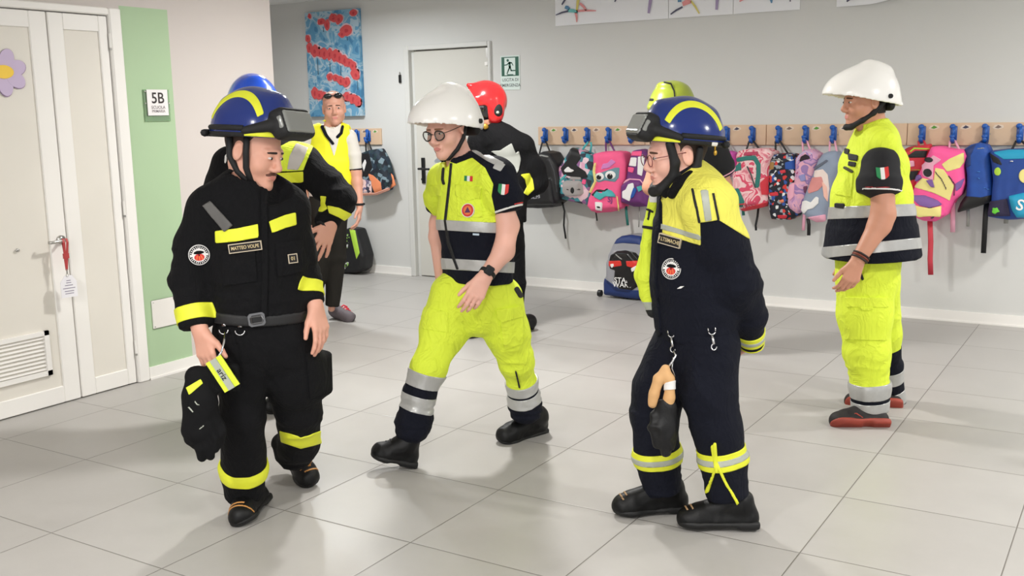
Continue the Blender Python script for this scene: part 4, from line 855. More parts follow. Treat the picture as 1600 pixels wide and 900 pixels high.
class Fr:
    """a head/body frame: origin, left, front, up, scale"""
    def __init__(s, c, yaw, pitch=0, roll=0, sc=1.0):
        a, p, r = map(math.radians, (yaw, pitch, roll))
        F0 = -NV * math.cos(a) + RV * math.sin(a); L0 = RV * math.cos(a) + NV * math.sin(a)
        F = math.cos(p) * F0 - math.sin(p) * UP; U = math.cos(p) * UP + math.sin(p) * F0
        s.L = math.cos(r) * L0 - math.sin(r) * U; s.U = math.cos(r) * U + math.sin(r) * L0; s.F = F; s.c = np.asarray(c, float); s.s = sc
        s.ax = np.array([s.L, s.F, s.U])
    def w(s, x, y, z): return s.c + s.s * (x * s.L + y * s.F + z * s.U)
    def loc(s, V): return ((V - s.c) @ s.ax.T) / s.s
def head(S_, h, neck, nr=.056):
    e = lambda c, r, k=.02, op='u': S_.ell(h.w(*c), np.array(r) * h.s, h.ax, k, op)
    cn = lambda a, b, ra, rb, k=.015, op='u': S_.cone(h.w(*a), h.w(*b), ra * h.s, rb * h.s, None, k, op)
    e((0, -.016, .034), (.076, .098, .088)); e((0, .034, -.028), (.060, .056, .074), .03)
    cn((0, .062, -.094), (.046, .002, -.062), .021, .022, .03); cn((0, .062, -.094), (-.046, .002, -.062), .021, .022, .03)
    for q in (-1, 1):
        e((q * .042, .058, -.030), (.022, .022, .022), .03)
        e((q * .031, .093, .002), (.017, .012, .011), .012, 's')
        e((q * .031, .0785, .002), (.0145, .0125, .0105), .006)
        cn((q * .013, .099, -.038), (q * .015, .092, -.036), .0075, .0075, .006)
        e((q * .078, -.012, -.006), (.009, .020, .032), .008); e((q * .086, -.006, -.004), (.007, .011, .020), .006, 's')
        cn((q * .008, .083, .022), (q * .042, .074, .020), .011, .009, .014)
    cn((0, .086, .014), (0, .108, -.027), .0082, .0108, .014); cn((0, .108, -.029), (0, .101, -.037), .0105, .0085, .008)
    cn((-.016, .088, -.060), (.016, .088, -.060), .0068, .0068, .010); cn((-.013, .088, -.070), (.013, .088, -.070), .0075, .0075, .008)
    cn((-.014, .0955, -.0645), (.014, .0955, -.0645), .0022, .0022, .003, 's')
    e((0, .078, -.097), (.020, .016, .016), .014)
    S_.cone(h.w(0, -.022, -.05), neck, nr * h.s, nr * 1.05, None, .03)
def face_bits(B, h, root, brow=Mlash, lips=Mlip):
    for q in (-1, 1):
        m = MB(); m.ball(h.w(q * .031, .0815, .002), np.array([.0125, .0125, .0058]) * h.s, h.ax, 0, 10); m.ball(h.w(q * .031, .0915, .0018), np.array([.0052, .0035, .0048]) * h.s, h.ax, 1, 8)
        m.build('eye', [Meye, Miris], root, smooth=True)
    l = h.loc(B.V)
    for q in (-1, 1):
        a = np.array([q * .014, .0215]); b_ = np.array([q * .046, .0185]); p = l[:, [0, 2]]; e = b_ - a
        t = np.clip(((p - a) @ e) / (e @ e), 0, 1); d = np.linalg.norm(p - a - t[:, None] * e, axis=1)
        B.patch(np.minimum(.0036 - .0012 * t - d + .002 * t * (1 - t), (l[:, 1] - .05)), 'eyebrow', brow, root, off=.0012, sink=.002)
    f = np.minimum(.0085 - np.abs(l[:, 2] + .065) - np.maximum(np.abs(l[:, 0]) - .004, 0) * .42, l[:, 1] - .07)
    B.patch(f * h.s, 'lips', lips, root, off=.0007, sink=.002)
def hair(B, h, root, m, zlow=-.045, front=.03, off=.006, top=1.):
    l = h.loc(B.V); f = np.minimum(front - .02 + .5 * np.maximum(l[:, 2] - .03, 0) * top - l[:, 1] + .02 * 0, l[:, 2] - zlow - np.maximum(l[:, 1] + .03, 0) * .9)
    ear = np.sqrt(((l[:, 1] + .012) / .024) ** 2 + ((l[:, 2] + .006) / .036) ** 2) - 1
    f = np.minimum(f, np.where(np.abs(l[:, 0]) > .06, ear * .02, 1)); f = np.minimum(f, .2 - np.linalg.norm(l, axis=1))
    B.patch(f, 'hair', m, root, off=off, sink=.003)
def hand(S_, W, D, T, N, curl=(.3, .35, .4, .45), s=1.0, thumb=(.6, .75, .25), spread=.08):
    D = unit(D); T = unit(T - D * np.dot(T, D)); N = np.asarray(N, float); N = unit(N - D * np.dot(N, D) - T * np.dot(N, T))
    offs = (.030, .010, -.010, -.029); ln = (1.0, 1.1, 1.02, .80); bl = (.088, .092, .088, .080)
    S_.cone(W - D * .02 * s, W + D * .02 * s, .027 * s, .028 * s, (N, .72), .012)
    for i in range(4):
        b0 = W + s * (D * .012 + T * offs[i] * .55); b1 = W + s * (D * bl[i] + T * offs[i])
        S_.cone(b0, b1, .017 * s, .0125 * s, (N, .85), .010)
        p = b1; dirn = unit(D + T * offs[i] * spread * 28); c = curl[i]; L = [.043, .027, .021]; R = [.0098, .0090, .0082, .0070]
        for j in range(3):
            a = c * (.7 if j == 0 else 1.0); dirn = unit(dirn * math.cos(a) + N * math.sin(a)); nN = unit(N - dirn * np.dot(N, dirn)) if abs(np.dot(N, dirn)) < .999 else N
            N_loc = nN; q = p + dirn * L[j] * ln[i] * s
            S_.cone(p, q, R[j] * s, R[j + 1] * s, None, .0045 if j == 0 else .003); p = q
            dd = dirn; 
            # rotate the curl plane with the finger
            if j < 2:
                b = c; dirn = dirn
    p = W + s * (D * .022 + T * .020); d = unit(D * thumb[0] + T * thumb[1] + N * thumb[2])
    q = p + d * .046 * s; S_.cone(p, q, .017 * s, .0125 * s, None, .012)
    d2 = unit(d + D * .5); r = q + d2 * .032 * s; S_.cone(q, r, .0115 * s, .0100 * s, None, .004); d3 = unit(d2 + D * .3); S_.cone(r, r + d3 * .026 * s, .0098 * s, .0080 * s, None, .004)
def boot(root, heel, toe, top, name='boot', w=.048, shaft=.052, mats=None, h=.0065, cap=None, laces=True, high=.11, tall=None, sneaker=False):
    heel = np.asarray(heel, float); toe = np.asarray(toe, float); top = np.asarray(top, float)
    f = unit(toe - heel); v = top - heel; u = unit(v - f * np.dot(v, f)); L = np.linalg.norm(toe - heel); sd = np.cross(f, u)
    P = lambda a, b, c=0: heel + f * a + u * b + sd * c
    mu = mats or (Mboot, Msole)
    S_ = Solid(); S_.cone(P(.042, .05), P(.085, high * .75), .038, .044); ank = P(.072, high)
    S_.cone(ank, P(L - .085, .056), .047, .040, None, .03); S_.cone(P(L - .07, .046), P(L - .048, .044), .048, .043, (u, .92), .02); S_.cone(P(.05, .03), P(L - .06, .03), .038, .046, (u, .7), .02)
    if not sneaker: S_.limb([(ank, .047), (top, shaft)], .025)
    else: S_.tube(ank, ank + unit(top - ank) * .03, .045, .042, None, .02)
    S_.cut(P(0, .020), -u); s_ = S_.mesh(h); s_.relax(1)
    if not sneaker: s_.folds(.0035, 22, 4, (1, 1, .8))
    up = s_.obj(name, mu[0], root)
    S2 = Solid(); z = .019
    S2.cone(P(.046, z), P(.10, z), .046, .041, (u, .42), .01); S2.cone(P(.10, z), P(L - .075, z), .041, .052, (u, .40), .01); S2.cone(P(L - .075, z), P(L - .052, z + .004), .052, .046, (u, .42), .01)
    S2.rbox(P(.048, .014), (.039, .043, .016), np.array([sd, f, u]), .008, .01)
    S2.rbox(P(.112, .0), (.1, .024, .009), np.array([sd, f, u]), .006, .006, 's'); S2.cut(P(0, .002), -u); s2 = S2.mesh(.006); s2.relax(1); s2.obj('boot_sole' if not sneaker else 'shoe_sole', mu[1], up)
    if cap is not None:
        l = np.stack([(s_.V - heel) @ f, (s_.V - heel) @ u], 1); t = l[:, 0] - l[:, 1] * .5
        for c0 in cap[1]: s_.patch(np.minimum(.0035 - np.abs(t - (L - c0)), l[:, 1] - .03), 'toe_cap_stripe', cap[0], up, off=.002)
    if laces:
        m = MB()
        for i in range(5):
            t = i / 4.0; c = ank + unit(P(L - .065, .050) - ank) * (.015 + .10 * t) * (L / .30); rr = .046 - .008 * t * .9
            nrm = unit(u + f * .55); m.tube([c + nrm * (rr * .72) - sd * .026, c + nrm * (rr + .002), c + nrm * (rr * .72) + sd * .026], .0028, 6)
        m.build('lace', [mat('dark_laces', (34, 34, 36), .8)], up, smooth=True)
    return s_, up
# ---------------------------------------------------------------- decals
def dec_badge(q, root, r=.037):
    m = MB(); m.prism(circle(0, 0, r, 30), q, -.002, .006, 0); m.prism(circle(0, 0, r * .93, 30), q, .006, .0066, 2); m.prism(circle(0, 0, r * .86, 30), q, .0066, .0072, 0)
    for i in range(26):
        if i in (0, 13): continue
        a = 2 * math.pi * i / 26; c = (r * .76 * math.cos(a), r * .76 * math.sin(a)); t = np.array([-math.sin(a), math.cos(a)]); n_ = np.array([math.cos(a), math.sin(a)])
        wd, ht = r * .055, r * (.075 + .02 * (i % 3)); m.prism([tuple(c + t * sx * wd + n_ * sy * ht) for sx, sy in ((-1, -1), (1, -1), (1, 1), (-1, 1))], q, .0072, .0078, 2)
    m.prism(circle(0, -r * .22, r * .48, 20, r * .34), q, .0072, .0080, 1)
    for x in (-.3, 0, .3): m.prism([(x * r - .002, -r * .5), (x * r + .002, -r * .5), (x * r * .6 + .002, -r * .05), (x * r * .6 - .002, -r * .05)], q, .0080, .0084, 3)
    m.prism([(-.5 * r, .18 * r), (-.42 * r, .34 * r), (-.15 * r, .44 * r), (.2 * r, .42 * r), (.46 * r, .32 * r), (.5 * r, .18 * r), (.2 * r, .1 * r), (-.2 * r, .1 * r)], q, .0072, .0082, 2)
    m.prism([(-.05 * r, -.1 * r), (.05 * r, -.1 * r), (.04 * r, .2 * r), (-.04 * r, .2 * r)], q, .0082, .0086, 2)
    return m.build('round_badge', [Mwt, Mrd, Mblk, Mor2], root)
def dec_tag(q, root, w, h_, txt, size, sq=1.0, nm='name_tag'):
    q = (q[0] + q[3] * .005,) + tuple(q[1:]); m = MB(); m.prism([(-w, -h_), (w, -h_), (w, h_), (-w, h_)], q, -.012, .006, 1); e = .0032; m.prism([(-w + e, -h_ + e), (w - e, -h_ + e), (w - e, h_ - e), (-w + e, h_ - e)], q, .006, .0066, 0)
    m.text(txt, q, size, .0074, 2, sq); return m.build(nm, [mat('name_tag_black', (22, 18, 18), .8), mat('name_tag_edge', (196, 182, 160), .7), mat('name_tag_thread', (206, 186, 142), .7)], root)
def dec_flag(q, root, w, h_, shield=True):
    m = MB()
    def col(x0, x1, mi):
        if not shield: m.prism([(x0, -h_), (x1, -h_), (x1, h_), (x0, h_)], q, .0, .006, mi); return
        bot = lambda x: -h_ * (1 - .55 * (abs(x) / w) ** 2.2)
        xs = np.linspace(x0, x1, 6); m.prism([(x, bot(x)) for x in xs] + [(x1, h_ * (.82 + .18 * abs(x1) / w)), (x0, h_ * (.82 + .18 * abs(x0) / w))], q, .0, .006, mi)
    col(-w, -w / 3, 0); col(-w / 3, w / 3, 1); col(w / 3, w, 2); return m.build('flag_patch', [Mgrn, Mwt, Mrd], root)
# ---------------------------------------------------------------- helmets
def chin_strap(h, root, wide=.011, parts=None, par=None):
    for pts in parts:
        m = MB(); m.tube([h.w(*p) for p in pts], wide, 8, flat=(h.L, .4) if all(abs(p[0]) > .03 for p in pts) else None); m.build('chin_strap', [Mstrap], par or root, smooth=True)
def blue_helmet(root, h, goggles=True, m=None, yellow=True):
    m = m or Mhb; e = lambda S_, c, r, k=.02, op='u': S_.ell(h.w(*c), np.array(r) * h.s, h.ax, k, op)
    S_ = Solid(); e(S_, (0, -.012, .058), (.118, .136, .143)); e(S_, (0, .05, .075), (.1, .092, .10), .04); e(S_, (0, -.045, .05), (.105, .108, .11), .03)
    S_.cone(h.w(0, -.10, .13), h.w(0, .075, .168), .024 * h.s, .018 * h.s, (h.L, 1.7), .03)
    S_.cut(h.w(0, 0, .036), -(h.U * .995 - h.F * .09)); e(S_, (0, -.012, .045), (.102, .122, .122), .0, 's')
    s_ = S_.mesh(.0055); s_.relax(2); ob = s_.obj('helmet', m, root); l = h.loc(s_.V); outw = (s_.N * (s_.V - h.w(0, -.01, .03))).sum(1); pt = s_.patch; s_.patch = lambda f, *a, **k: pt(np.minimum(f, outw - .02), *a, **k)
    rho = np.sqrt(((l[:, 1] + .012) / .136) ** 2 + ((l[:, 2] - .03) / .168) ** 2); ang = np.degrees(np.arctan2(l[:, 2] - .03, l[:, 1] + .012))
    if yellow:
        f = np.minimum(np.minimum(rho - .775, .905 - rho) * .13, np.minimum(ang - 42, 154 - ang) * .002); 
        for q in (-1, 1): s_.patch(np.minimum(f, q * l[:, 0] - .02), 'yellow_reflective_band', Mfl2, ob, off=.0018, sink=.002)
        f = np.minimum(.066 - .22 * np.abs(l[:, 1] - .11) - l[:, 2], l[:, 1] - .022); f = np.minimum(f, l[:, 2] - .0395 - l[:, 1] * .09); s_.patch(f, 'yellow_front_trim', Mfl2, ob, off=.002, sink=.002)
    f = np.minimum(.0065 - np.abs(l[:, 2] - .043 - l[:, 1] * .09), .04 - l[:, 1]); s_.patch(f, 'rim_strip', Mstrap, ob, off=.0025)
    f = np.minimum(.0012 - np.abs(l[:, 2] - .052 - l[:, 1] * .09), .0 - l[:, 1]); s_.patch(f, 'white_rim_line', Mwt, ob, off=.003)
    f = np.minimum(.005 - np.abs(l[:, 2] - .043 - l[:, 1] * .09), .012 - np.abs(l[:, 1] + .085)); s_.patch(f, 'white_maker_label', Mwt, ob, off=.0045)
    mm = MB(); mm.tube([h.w(.1 * math.cos(a), -.125 + .02 * math.sin(a) * 0 - .028 * math.sin(a), .03) for a in np.linspace(0, math.pi, 9)], .012 * h.s, 8); mm.build('nape_guard', [Mstrap], ob, smooth=True)
    if goggles:
        gf = Fr(h.w(0, .126, .088), 0); 
        t = math.radians(27); gF = h.F * math.cos(t) + h.U * math.sin(t); gU = h.U * math.cos(t) - h.F * math.sin(t); ax = np.array([h.L, gF, gU]); c = h.w(0, .137, .096)
        g = Solid(); g.rbox(c, np.array([.084, .035, .050]) * h.s, ax, .026, 0); g.cone(c + (h.L * .085 - gF * .02) * h.s, h.w(.112, .04, .06), .020 * h.s, .013 * h.s, None, .02); g.cone(c + (-h.L * .085 - gF * .02) * h.s, h.w(-.112, .04, .06), .020 * h.s, .013 * h.s, None, .02)
        g.ell(h.w(0, -.012, .058), np.array([.116, .134, .140]) * h.s, h.ax, .0, 's'); g.rbox(c + gF * .022 * h.s, np.array([.074, .034, .038]) * h.s, ax, .012, .004, 's')
        gs = g.mesh(.0038); gs.relax(1); go = gs.obj('goggles', Mstrap, ob)
        ln = Solid(); ln.rbox(c + gF * .021 * h.s, np.array([.0745, .013, .0375]) * h.s, ax, .010, 0); ln.rbox(c + gF * .008 * h.s, np.array([.0852, .016, .024]) * h.s, ax, .009, 0); ls = ln.mesh(.0038); ls.relax(1); ls.obj('goggle_lens', Mglass, ob)
        mm = MB(); r = h.s
        pts = [h.w(.124 * math.cos(a), -.012 + .142 * math.sin(a), .062 + .014 * math.sin(a)) for a in np.linspace(math.radians(20), math.radians(-200), 26)]
        mm.tube(pts, .009 * r, 8, flat=(h.U, 1.0)); mm.build('goggle_strap', [Mstrap], ob, smooth=True)
    return s_, ob
def white_helmet(root, h):
    e = lambda S_, c, r, k=.02, op='u': S_.ell(h.w(*c), np.array(r) * h.s, h.ax, k, op)
    S_ = Solid(); e(S_, (0, -.020, .005), (.124, .136, .172)); e(S_, (0, .044, .016), (.127, .158, .132), .05); S_.cone(h.w(0, -.09, .135), h.w(0, -.01, .158), .020 * h.s, .020 * h.s, (h.L, 1.5), .04)
    S_.cone(h.w(0, -.13, .0), h.w(0, -.155, -.02), .03 * h.s, .012 * h.s, (h.L, 3.0), .03)
    S_.cut(h.w(0, 0, .0), -(h.U - h.F * .16)); e(S_, (0, -.020, -.004), (.112, .125, .150), .0, 's'); e(S_, (0, .042, .006), (.118, .150, .120), .02, 's')
    s_ = S_.mesh(.0055); s_.relax(2); ob = s_.obj('helmet', Mhw, root)
    m = MB()
    for q in (-1, 1): m.tube([h.w(q * .112, -.062, .020), h.w(q * .130, -.062, .020)], .0105 * h.s, 14); 
    m.build('visor_pivot_knob', [Mstrap], ob)
    l = h.loc(s_.V); outw = (s_.N * (s_.V - h.w(0, -.01, .03))).sum(1); pt = s_.patch; s_.patch = lambda f, *a, **k: pt(np.minimum(f, outw - .02), *a, **k)
    s_.patch(np.minimum(.0012 - np.abs(l[:, 2] - .040 - .2 * (l[:, 1])), .07 - np.abs(l[:, 1] - .03)), 'shell_seam', mat('helmet_seam_grey', (196, 192, 186), .4), ob, off=.0015)
    n = Solid(); n.cone(h.w(.06, -.095, -.018), h.w(-.06, -.095, -.018), .028 * h.s, .028 * h.s, (h.F, .6), .0); ns = n.mesh(.007); ns.obj('nape_band', Mstrap, ob)
    return s_, ob
def person(px, py, D, label, group=None):
    p = at(px, py, D); return empty('person', (p[0], p[1], 0), label, 'person', group)
def skin_arm(S_, pts, k=.02):
    for a, b in zip(pts[:-1], pts[1:]): S_.cone(a[0], b[0], a[1], b[1], None, k)

# ---------------------------------------------------------------- the man in the white helmet striding in the middle
D4 = 4.50; K4 = D4 / FOC
def mkJ(D):
    K = D / FOC
    return (lambda x, y, o=0.: at(x, y, D + o)), K
J, K = mkJ(D4); R_ = lambda px: px * K4
root = person(745, 700, D4, 'person in a white helmet and glasses striding in bright yellow trousers, at the centre')
tf = Fr(J(740, 330), -40); F4 = tf.F; SQ = (F4, .74)
h4 = Fr(J(699, 201, -.02), -36, 14, -3, 1.0); hh4 = Fr(J(702, 199, -.02), -42, 4, 0, 1.02)
B = Solid(); head(B, h4, J(722, 262, .02), .054)
B.limb([(J(724, 262, .02), 0.055), (J(738, 320), 0.066), (J(744, 430), 0.073)], .05)
B.limb([(J(742, 440), 0.073), (J(705, 480, .02), 0.046), (J(673, 570, -.1), 0.033), (J(642, 675, -.15), 0.026)]); B.limb([(J(742, 440), 0.073), (J(778, 480), 0.046), (J(808, 560, .05), 0.033), (J(820, 635, .17), 0.026)])
skin_arm(B, [(J(778, 290, -.12), .048), (J(794, 352, -.14), .046), (J(787, 392, -.17), .045), (J(757, 434, -.24), .029)])
hand(B, J(757, 433, -.24), J(730, 486, -.30) - J(757, 433, -.24), J(700, 430, -.28) - J(757, 433, -.24), J(760, 520, -.05) - J(757, 433, -.24), (.55, .6, .65, .7), 1.0, (.8, .45, .4), .05)
skin_arm(B, [(J(694, 290, .12), .045), (J(685, 350, .18), .040), (J(684, 370, .18), .040), (J(690, 440, .16), .027)])
hand(B, J(690, 440, .16), J(692, 490, .15) - J(690, 440, .16), np.array(F4), RV, (.4, .4, .4, .4), .95)
Bs = B.mesh(.0042); Bs.relax(1, .4); Bs.obj('body', Mskin, root)
face_bits(Bs, h4, root, mat('sandy_eyebrow', (150, 108, 80), .9)); hair(Bs, h4, root, mat('sandy_hair', (150, 116, 84), .8, bump=.5, bscale=400), -.03, .02, .004)
# glasses
m = MB()
for q in (-1, 1): m.tube([h4.w(q * .034 + .0245 * math.cos(a), .108 - .010 * abs(math.cos(a) * q + .2) * 1, -.004 + .0205 * math.sin(a)) for a in np.linspace(0, 2 * math.pi, 22)[:-1]], .0030, 6, closed=True)
m.tube([h4.w(-.010, .109, .003), h4.w(0, .113, .006), h4.w(.010, .109, .003)], .002, 6)
for q in (-1, 1): m.tube([h4.w(q * .058, .098, .004), h4.w(q * .076, .07, .006), h4.w(q * .083, -.005, .008)], .0018, 6)
gl = m.build('glasses', [mat('tortoise_frame', (44, 36, 32), .3)], root, smooth=True)
m = MB()
for q in (-1, 1):
    gfr = (h4.w(q * .034, .104, -.004), h4.L, h4.U, h4.F); m.prism(circle(0, 0, .0235 * h4.s, 20, .0195 * h4.s), gfr, 0, .001)
m.build('glasses_lens', [mat('clear_lens', (240, 244, 244), .03, trans=1.0)], gl)
# jacket
S_ = Solid()
ch = lambda x, y, o, r: (J(x, y, o), r * K4)
S_.limb([ch(736, 300, 0, 56), ch(740, 345, 0, 61), ch(746, 395, 0, 60), ch(746, 438, 0, 62)], .03, SQ, flat=True)
S_.limb([ch(695, 277, .10, 22), ch(722, 268, .0, 24), ch(772, 276, -.11, 30)], .05)
S_.limb([ch(776, 280, -.12, 31), ch(788, 305, -.13, 27), ch(791, 330, -.14, 22.5)], .03, flat=True)
S_.limb([ch(693, 281, .11, 24), ch(686, 305, .14, 22), ch(684, 330, .16, 19)], .03, flat=True)
S_.tube(J(722, 272, .0), J(716, 243, -.01), 31 * K4, 27 * K4, None, .03)
S_.cone(h4.w(0, .02, -.115), h4.w(0, .10, -.13), .045, .03, None, .01, 's')
S_.tube(J(716, 258, -.01), J(711, 238, -.02), 20 * K4, 20 * K4, None, .0, 's')
js = S_.mesh(.0062); js.relax(2); js.folds(.0056, 13, 3, spots=((J(748, 400), .12, 0.013, (.5, .5, 1.6)), (J(700, 300, -.05), .08, 0.007, (1, 1, .5)), (J(785, 300, -.13), .08, 0.007, (.6, .6, 1.4))))
jo = js.obj('jacket', Mnav, root)
yp = [(655, 262), (690, 251), (708, 252), (712, 254), (738, 246), (756, 262), (770, 284), (769, 306), (777, 345), (740, 349), (684, 344), (664, 320)]
js.patch(js.poly([(655, 268), (684, 256), (700, 252), (713, 256), (738, 247), (758, 262), (771, 288), (768, 306), (777, 347), (740, 350), (684, 344), (664, 320)], -.1), 'yellow_panel', Mfl, jo, off=.003)
waist = lambda y0, y1: np.minimum(np.minimum(js.px()[0][:, 1] - (y0 + (js.px()[0][:, 0] - 683) * .055), (y1 + (js.px()[0][:, 0] - 683) * .055) - js.px()[0][:, 1]) * K4, .215 - np.linalg.norm((js.V - J(743, 395))[:, :2], axis=1))
def arm_excl(f): 
    a, b_ = J(776, 280, -.12), J(791, 335, -.14); u = unit(b_ - a); y = (js.V - a) @ u; rr = np.linalg.norm(js.V - a - y[:, None] * u, axis=1); return np.minimum(f, np.maximum(rr - .078, y - .17))
js.patch(arm_excl(waist(343, 359)), 'reflective_tape', Msil, jo, off=.006)
js.patch(waist(403, 420), 'reflective_tape', Msil, jo, off=.004)
js.patch(js.line([(706, 256), (702, 300), (697, 345), (702, 380), (716, 420)], 3), 'zip', Mstrap, jo, off=.008)
js.patch(js.poly([(670, 290), (693, 288), (690, 306), (674, 306)]), 'chest_pocket_flap', Mfl, jo, off=.008); js.patch(js.poly([(713, 288), (754, 291), (752, 308), (732, 314), (713, 306)]), 'chest_pocket_flap', Mfl, jo, off=.009)
js.patch(js.poly([(714, 306), (752, 308), (755, 340), (716, 338)]), 'chest_pocket', Mfl, jo, off=.0055)
js.patch(js.poly([(737, 236), (745, 229), (764, 243), (787, 255), (782, 262), (760, 251)]), 'shoulder_reflective_tape', Msil, jo, off=.004); js.patch(js.poly([(776, 253), (789, 258), (782, 268), (770, 263)]), 'shoulder_reflective_tape', Msil, jo, off=.006)
js.patch(js.line([(694, 265), (693, 280), (695, 287)], 3), 'zip_puller', Mstrap, jo, off=.008)
bnd = js.band(J(776, 280, -.12), J(791, 330, -.14), .004, .011, .09); js.patch(bnd, 'white_cuff_stripe', Mwt, jo, off=.0025)
bnd = js.band(J(776, 280, -.12), J(791, 330, -.14), .013, .017, .09); js.patch(bnd, 'red_cuff_stripe', Mrd, jo, off=.0025)
dec_flag(js.frame(733, 279, -3), jo, .021, .011, False); dec_flag(js.frame(786, 296, -6), jo, .022, .024)
q = js.frame(732.5, 329, 0); m = MB(); m.prism(circle(0, 0, .030, 26), q, -.002, .012, 0); m.prism(circle(0, 0, .027, 26), q, .012, .0126, 1); m.prism(circle(0, 0, .019, 22), q, .0126, .0132, 2); m.prism([(-.014, -.010), (.014, -.010), (0, .015)], q, .0132, .0138, 3); m.build('round_triangle_badge', [Mwt, Mrd, Mor2, Mpur], jo)
m = MB(); fr_ = js.frame(686, 250, 20, .6); m.prism(circle(0, 0, .022, 16, .010), fr_, -.001, .004); m.build('shoulder_logo', [mat('pale_blue_grey', (190, 200, 214), .6)], jo)
m = MB(); fr_ = js.frame(744, 366, 0); m.prism([(-.014, -.004), (.014, -.004), (.014, .004), (-.014, .004)], fr_, -.001, .004); m.build('small_label', [mat('label_pale', (190, 206, 220), .6)], jo)
# trousers
T = Solid()
T.limb([ch(745, 432, 0, 55), ch(745, 468, 0, 59)], .03, SQ)
T.limb([ch(712, 468, .0, 44), ch(694, 515, -.04, 38), ch(671, 572, -.12, 27), ch(657, 610, -.13, 23.5), ch(642, 678, -.15, 22)], .03, flat=True)
T.limb([ch(777, 470, 0, 42), ch(792, 520, .03, 35), ch(806, 565, .07, 27), ch(815, 595, .13, 23), ch(822, 643, .18, 23)], .03, flat=True)
T.limb([ch(650, 655, -.14, 24), ch(643, 668, -.15, 25)]); T.limb([ch(820, 628, .16, 25), ch(823, 638, .17, 25)])
ts = T.mesh(.0065); ts.relax(2); ts.folds(.0084, 11, 7, spots=((J(735, 480), .13, 0.018, (.8, .8, 1.2)), (J(815, 550, .02), .09, 0.027, (.5, .5, 1.8)), (J(670, 570, -.1), .08, 0.012, (.5, .5, 1.6)), (J(645, 655, -.15), .09, 0.027, (.3, .3, 2.2)), (J(822, 628, .17), .09, 0.027, (.3, .3, 2.2))))
to = ts.obj('trousers', Mfl, root)
La, Lb = J(671, 572, -.12), J(642, 678, -.15); Ra, Rb = J(810, 575, .09), J(822, 643, .18)
for a, b_, tt in ((La, Lb, ((.0, .28),)), (Ra, Rb, ((.0, .17),))):
    for t0, t1 in tt: ts.patch(ts.band(a, b_, t0 - .05, t1, .12), 'navy_lower_leg', Mnav, to, off=.003)
for t0, t1 in ((.218, .285), (.11, .18)): ts.patch(ts.band(La, Lb, t0, t1, .12), 'reflective_tape', Msil, to, off=.006)
for t0, t1 in ((.125, .175), (.065, .115)): ts.patch(ts.band(Ra, Rb, t0, t1, .12), 'reflective_tape', Msil, to, off=.006)
ts.patch(ts.poly([(775, 484), (812, 478), (816, 494), (783, 502), (776, 494)]), 'cargo_pocket_flap', Mfl, to, off=.011)
ts.patch(ts.poly([(780, 494), (816, 488), (817, 536), (788, 546)]), 'cargo_pocket', Mfl, to, off=.007)
ts.patch(ts.poly([(658, 478), (700, 488), (700, 520), (660, 514)]), 'cargo_pocket', Mfl, to, off=.004)
ts.patch(ts.line([(807, 452), (813, 462)], 7), 'black_loop', Mstrap, to, off=.004)
ts.patch(ts.line([(806, 580), (812, 605)], 2.0), 'side_zip', Mstrap, to, off=.008)
# boots
hl = J(651, 731, -.15); tl = J(575, 716, -.20)
boot(root, hl, tl, J(645, 672, -.15), laces=True, high=.10, shaft=.050)
g1 = on_floor(851, 672); g2 = on_floor(775, 694); g1 = g2 + unit(g1 - g2) * .31
boot(root, g1, g2, J(823, 636, .19), laces=True, high=.10, shaft=.048)
# helmet
hs, ho = white_helmet(root, hh4)
chin_strap(h4, root, .009, [[(.084, -.03, .01), (.078, .0, -.045), (.060, .035, -.085), (.02, .060, -.118), (-.02, .060, -.118), (-.060, .035, -.085), (-.078, .0, -.045), (-.084, -.03, .01)]], ho)
# watch
a, b_ = J(766, 420, -.215), J(757, 434, -.24); u = unit(b_ - a); c = (a + b_) / 2; fr0 = unit(np.cross(u, -NV)); m = MB()
m.tube([c + (fr0 * math.cos(t) + np.cross(u, fr0) * math.sin(t)) * .033 for t in np.linspace(0, 2 * math.pi, 24)[:-1]], .011, 8, flat=(u, 1.0), closed=True) if False else None
n_ = 26; V = []; F = []
for i in range(n_):
    t = 2 * math.pi * i / n_; d = fr0 * math.cos(t) + np.cross(u, fr0) * math.sin(t)
    for (rr, zz) in ((.031, -.010), (.036, -.008), (.036, .008), (.031, .010)): V.append(c + d * rr + u * zz)
for i in range(n_):
    for j in range(4): F.append((i * 4 + j, i * 4 + (j + 1) % 4, ((i + 1) % n_) * 4 + (j + 1) % 4, ((i + 1) % n_) * 4 + j))
m.add(V, F); wn = unit(EYE - c); wn = unit(wn - u * np.dot(wn, u)); sx = np.cross(u, wn); m.box(c + wn * .037, (.019, .021, .006), np.array([sx, u, wn]), 0, .006); m.box(c + wn * .0435, (.015, .016, .001), np.array([sx, u, wn]), 1, .002)
m.build('wrist_watch', [Mstrap, mat('watch_glass', (30, 32, 36), .08)], root, smooth=False)

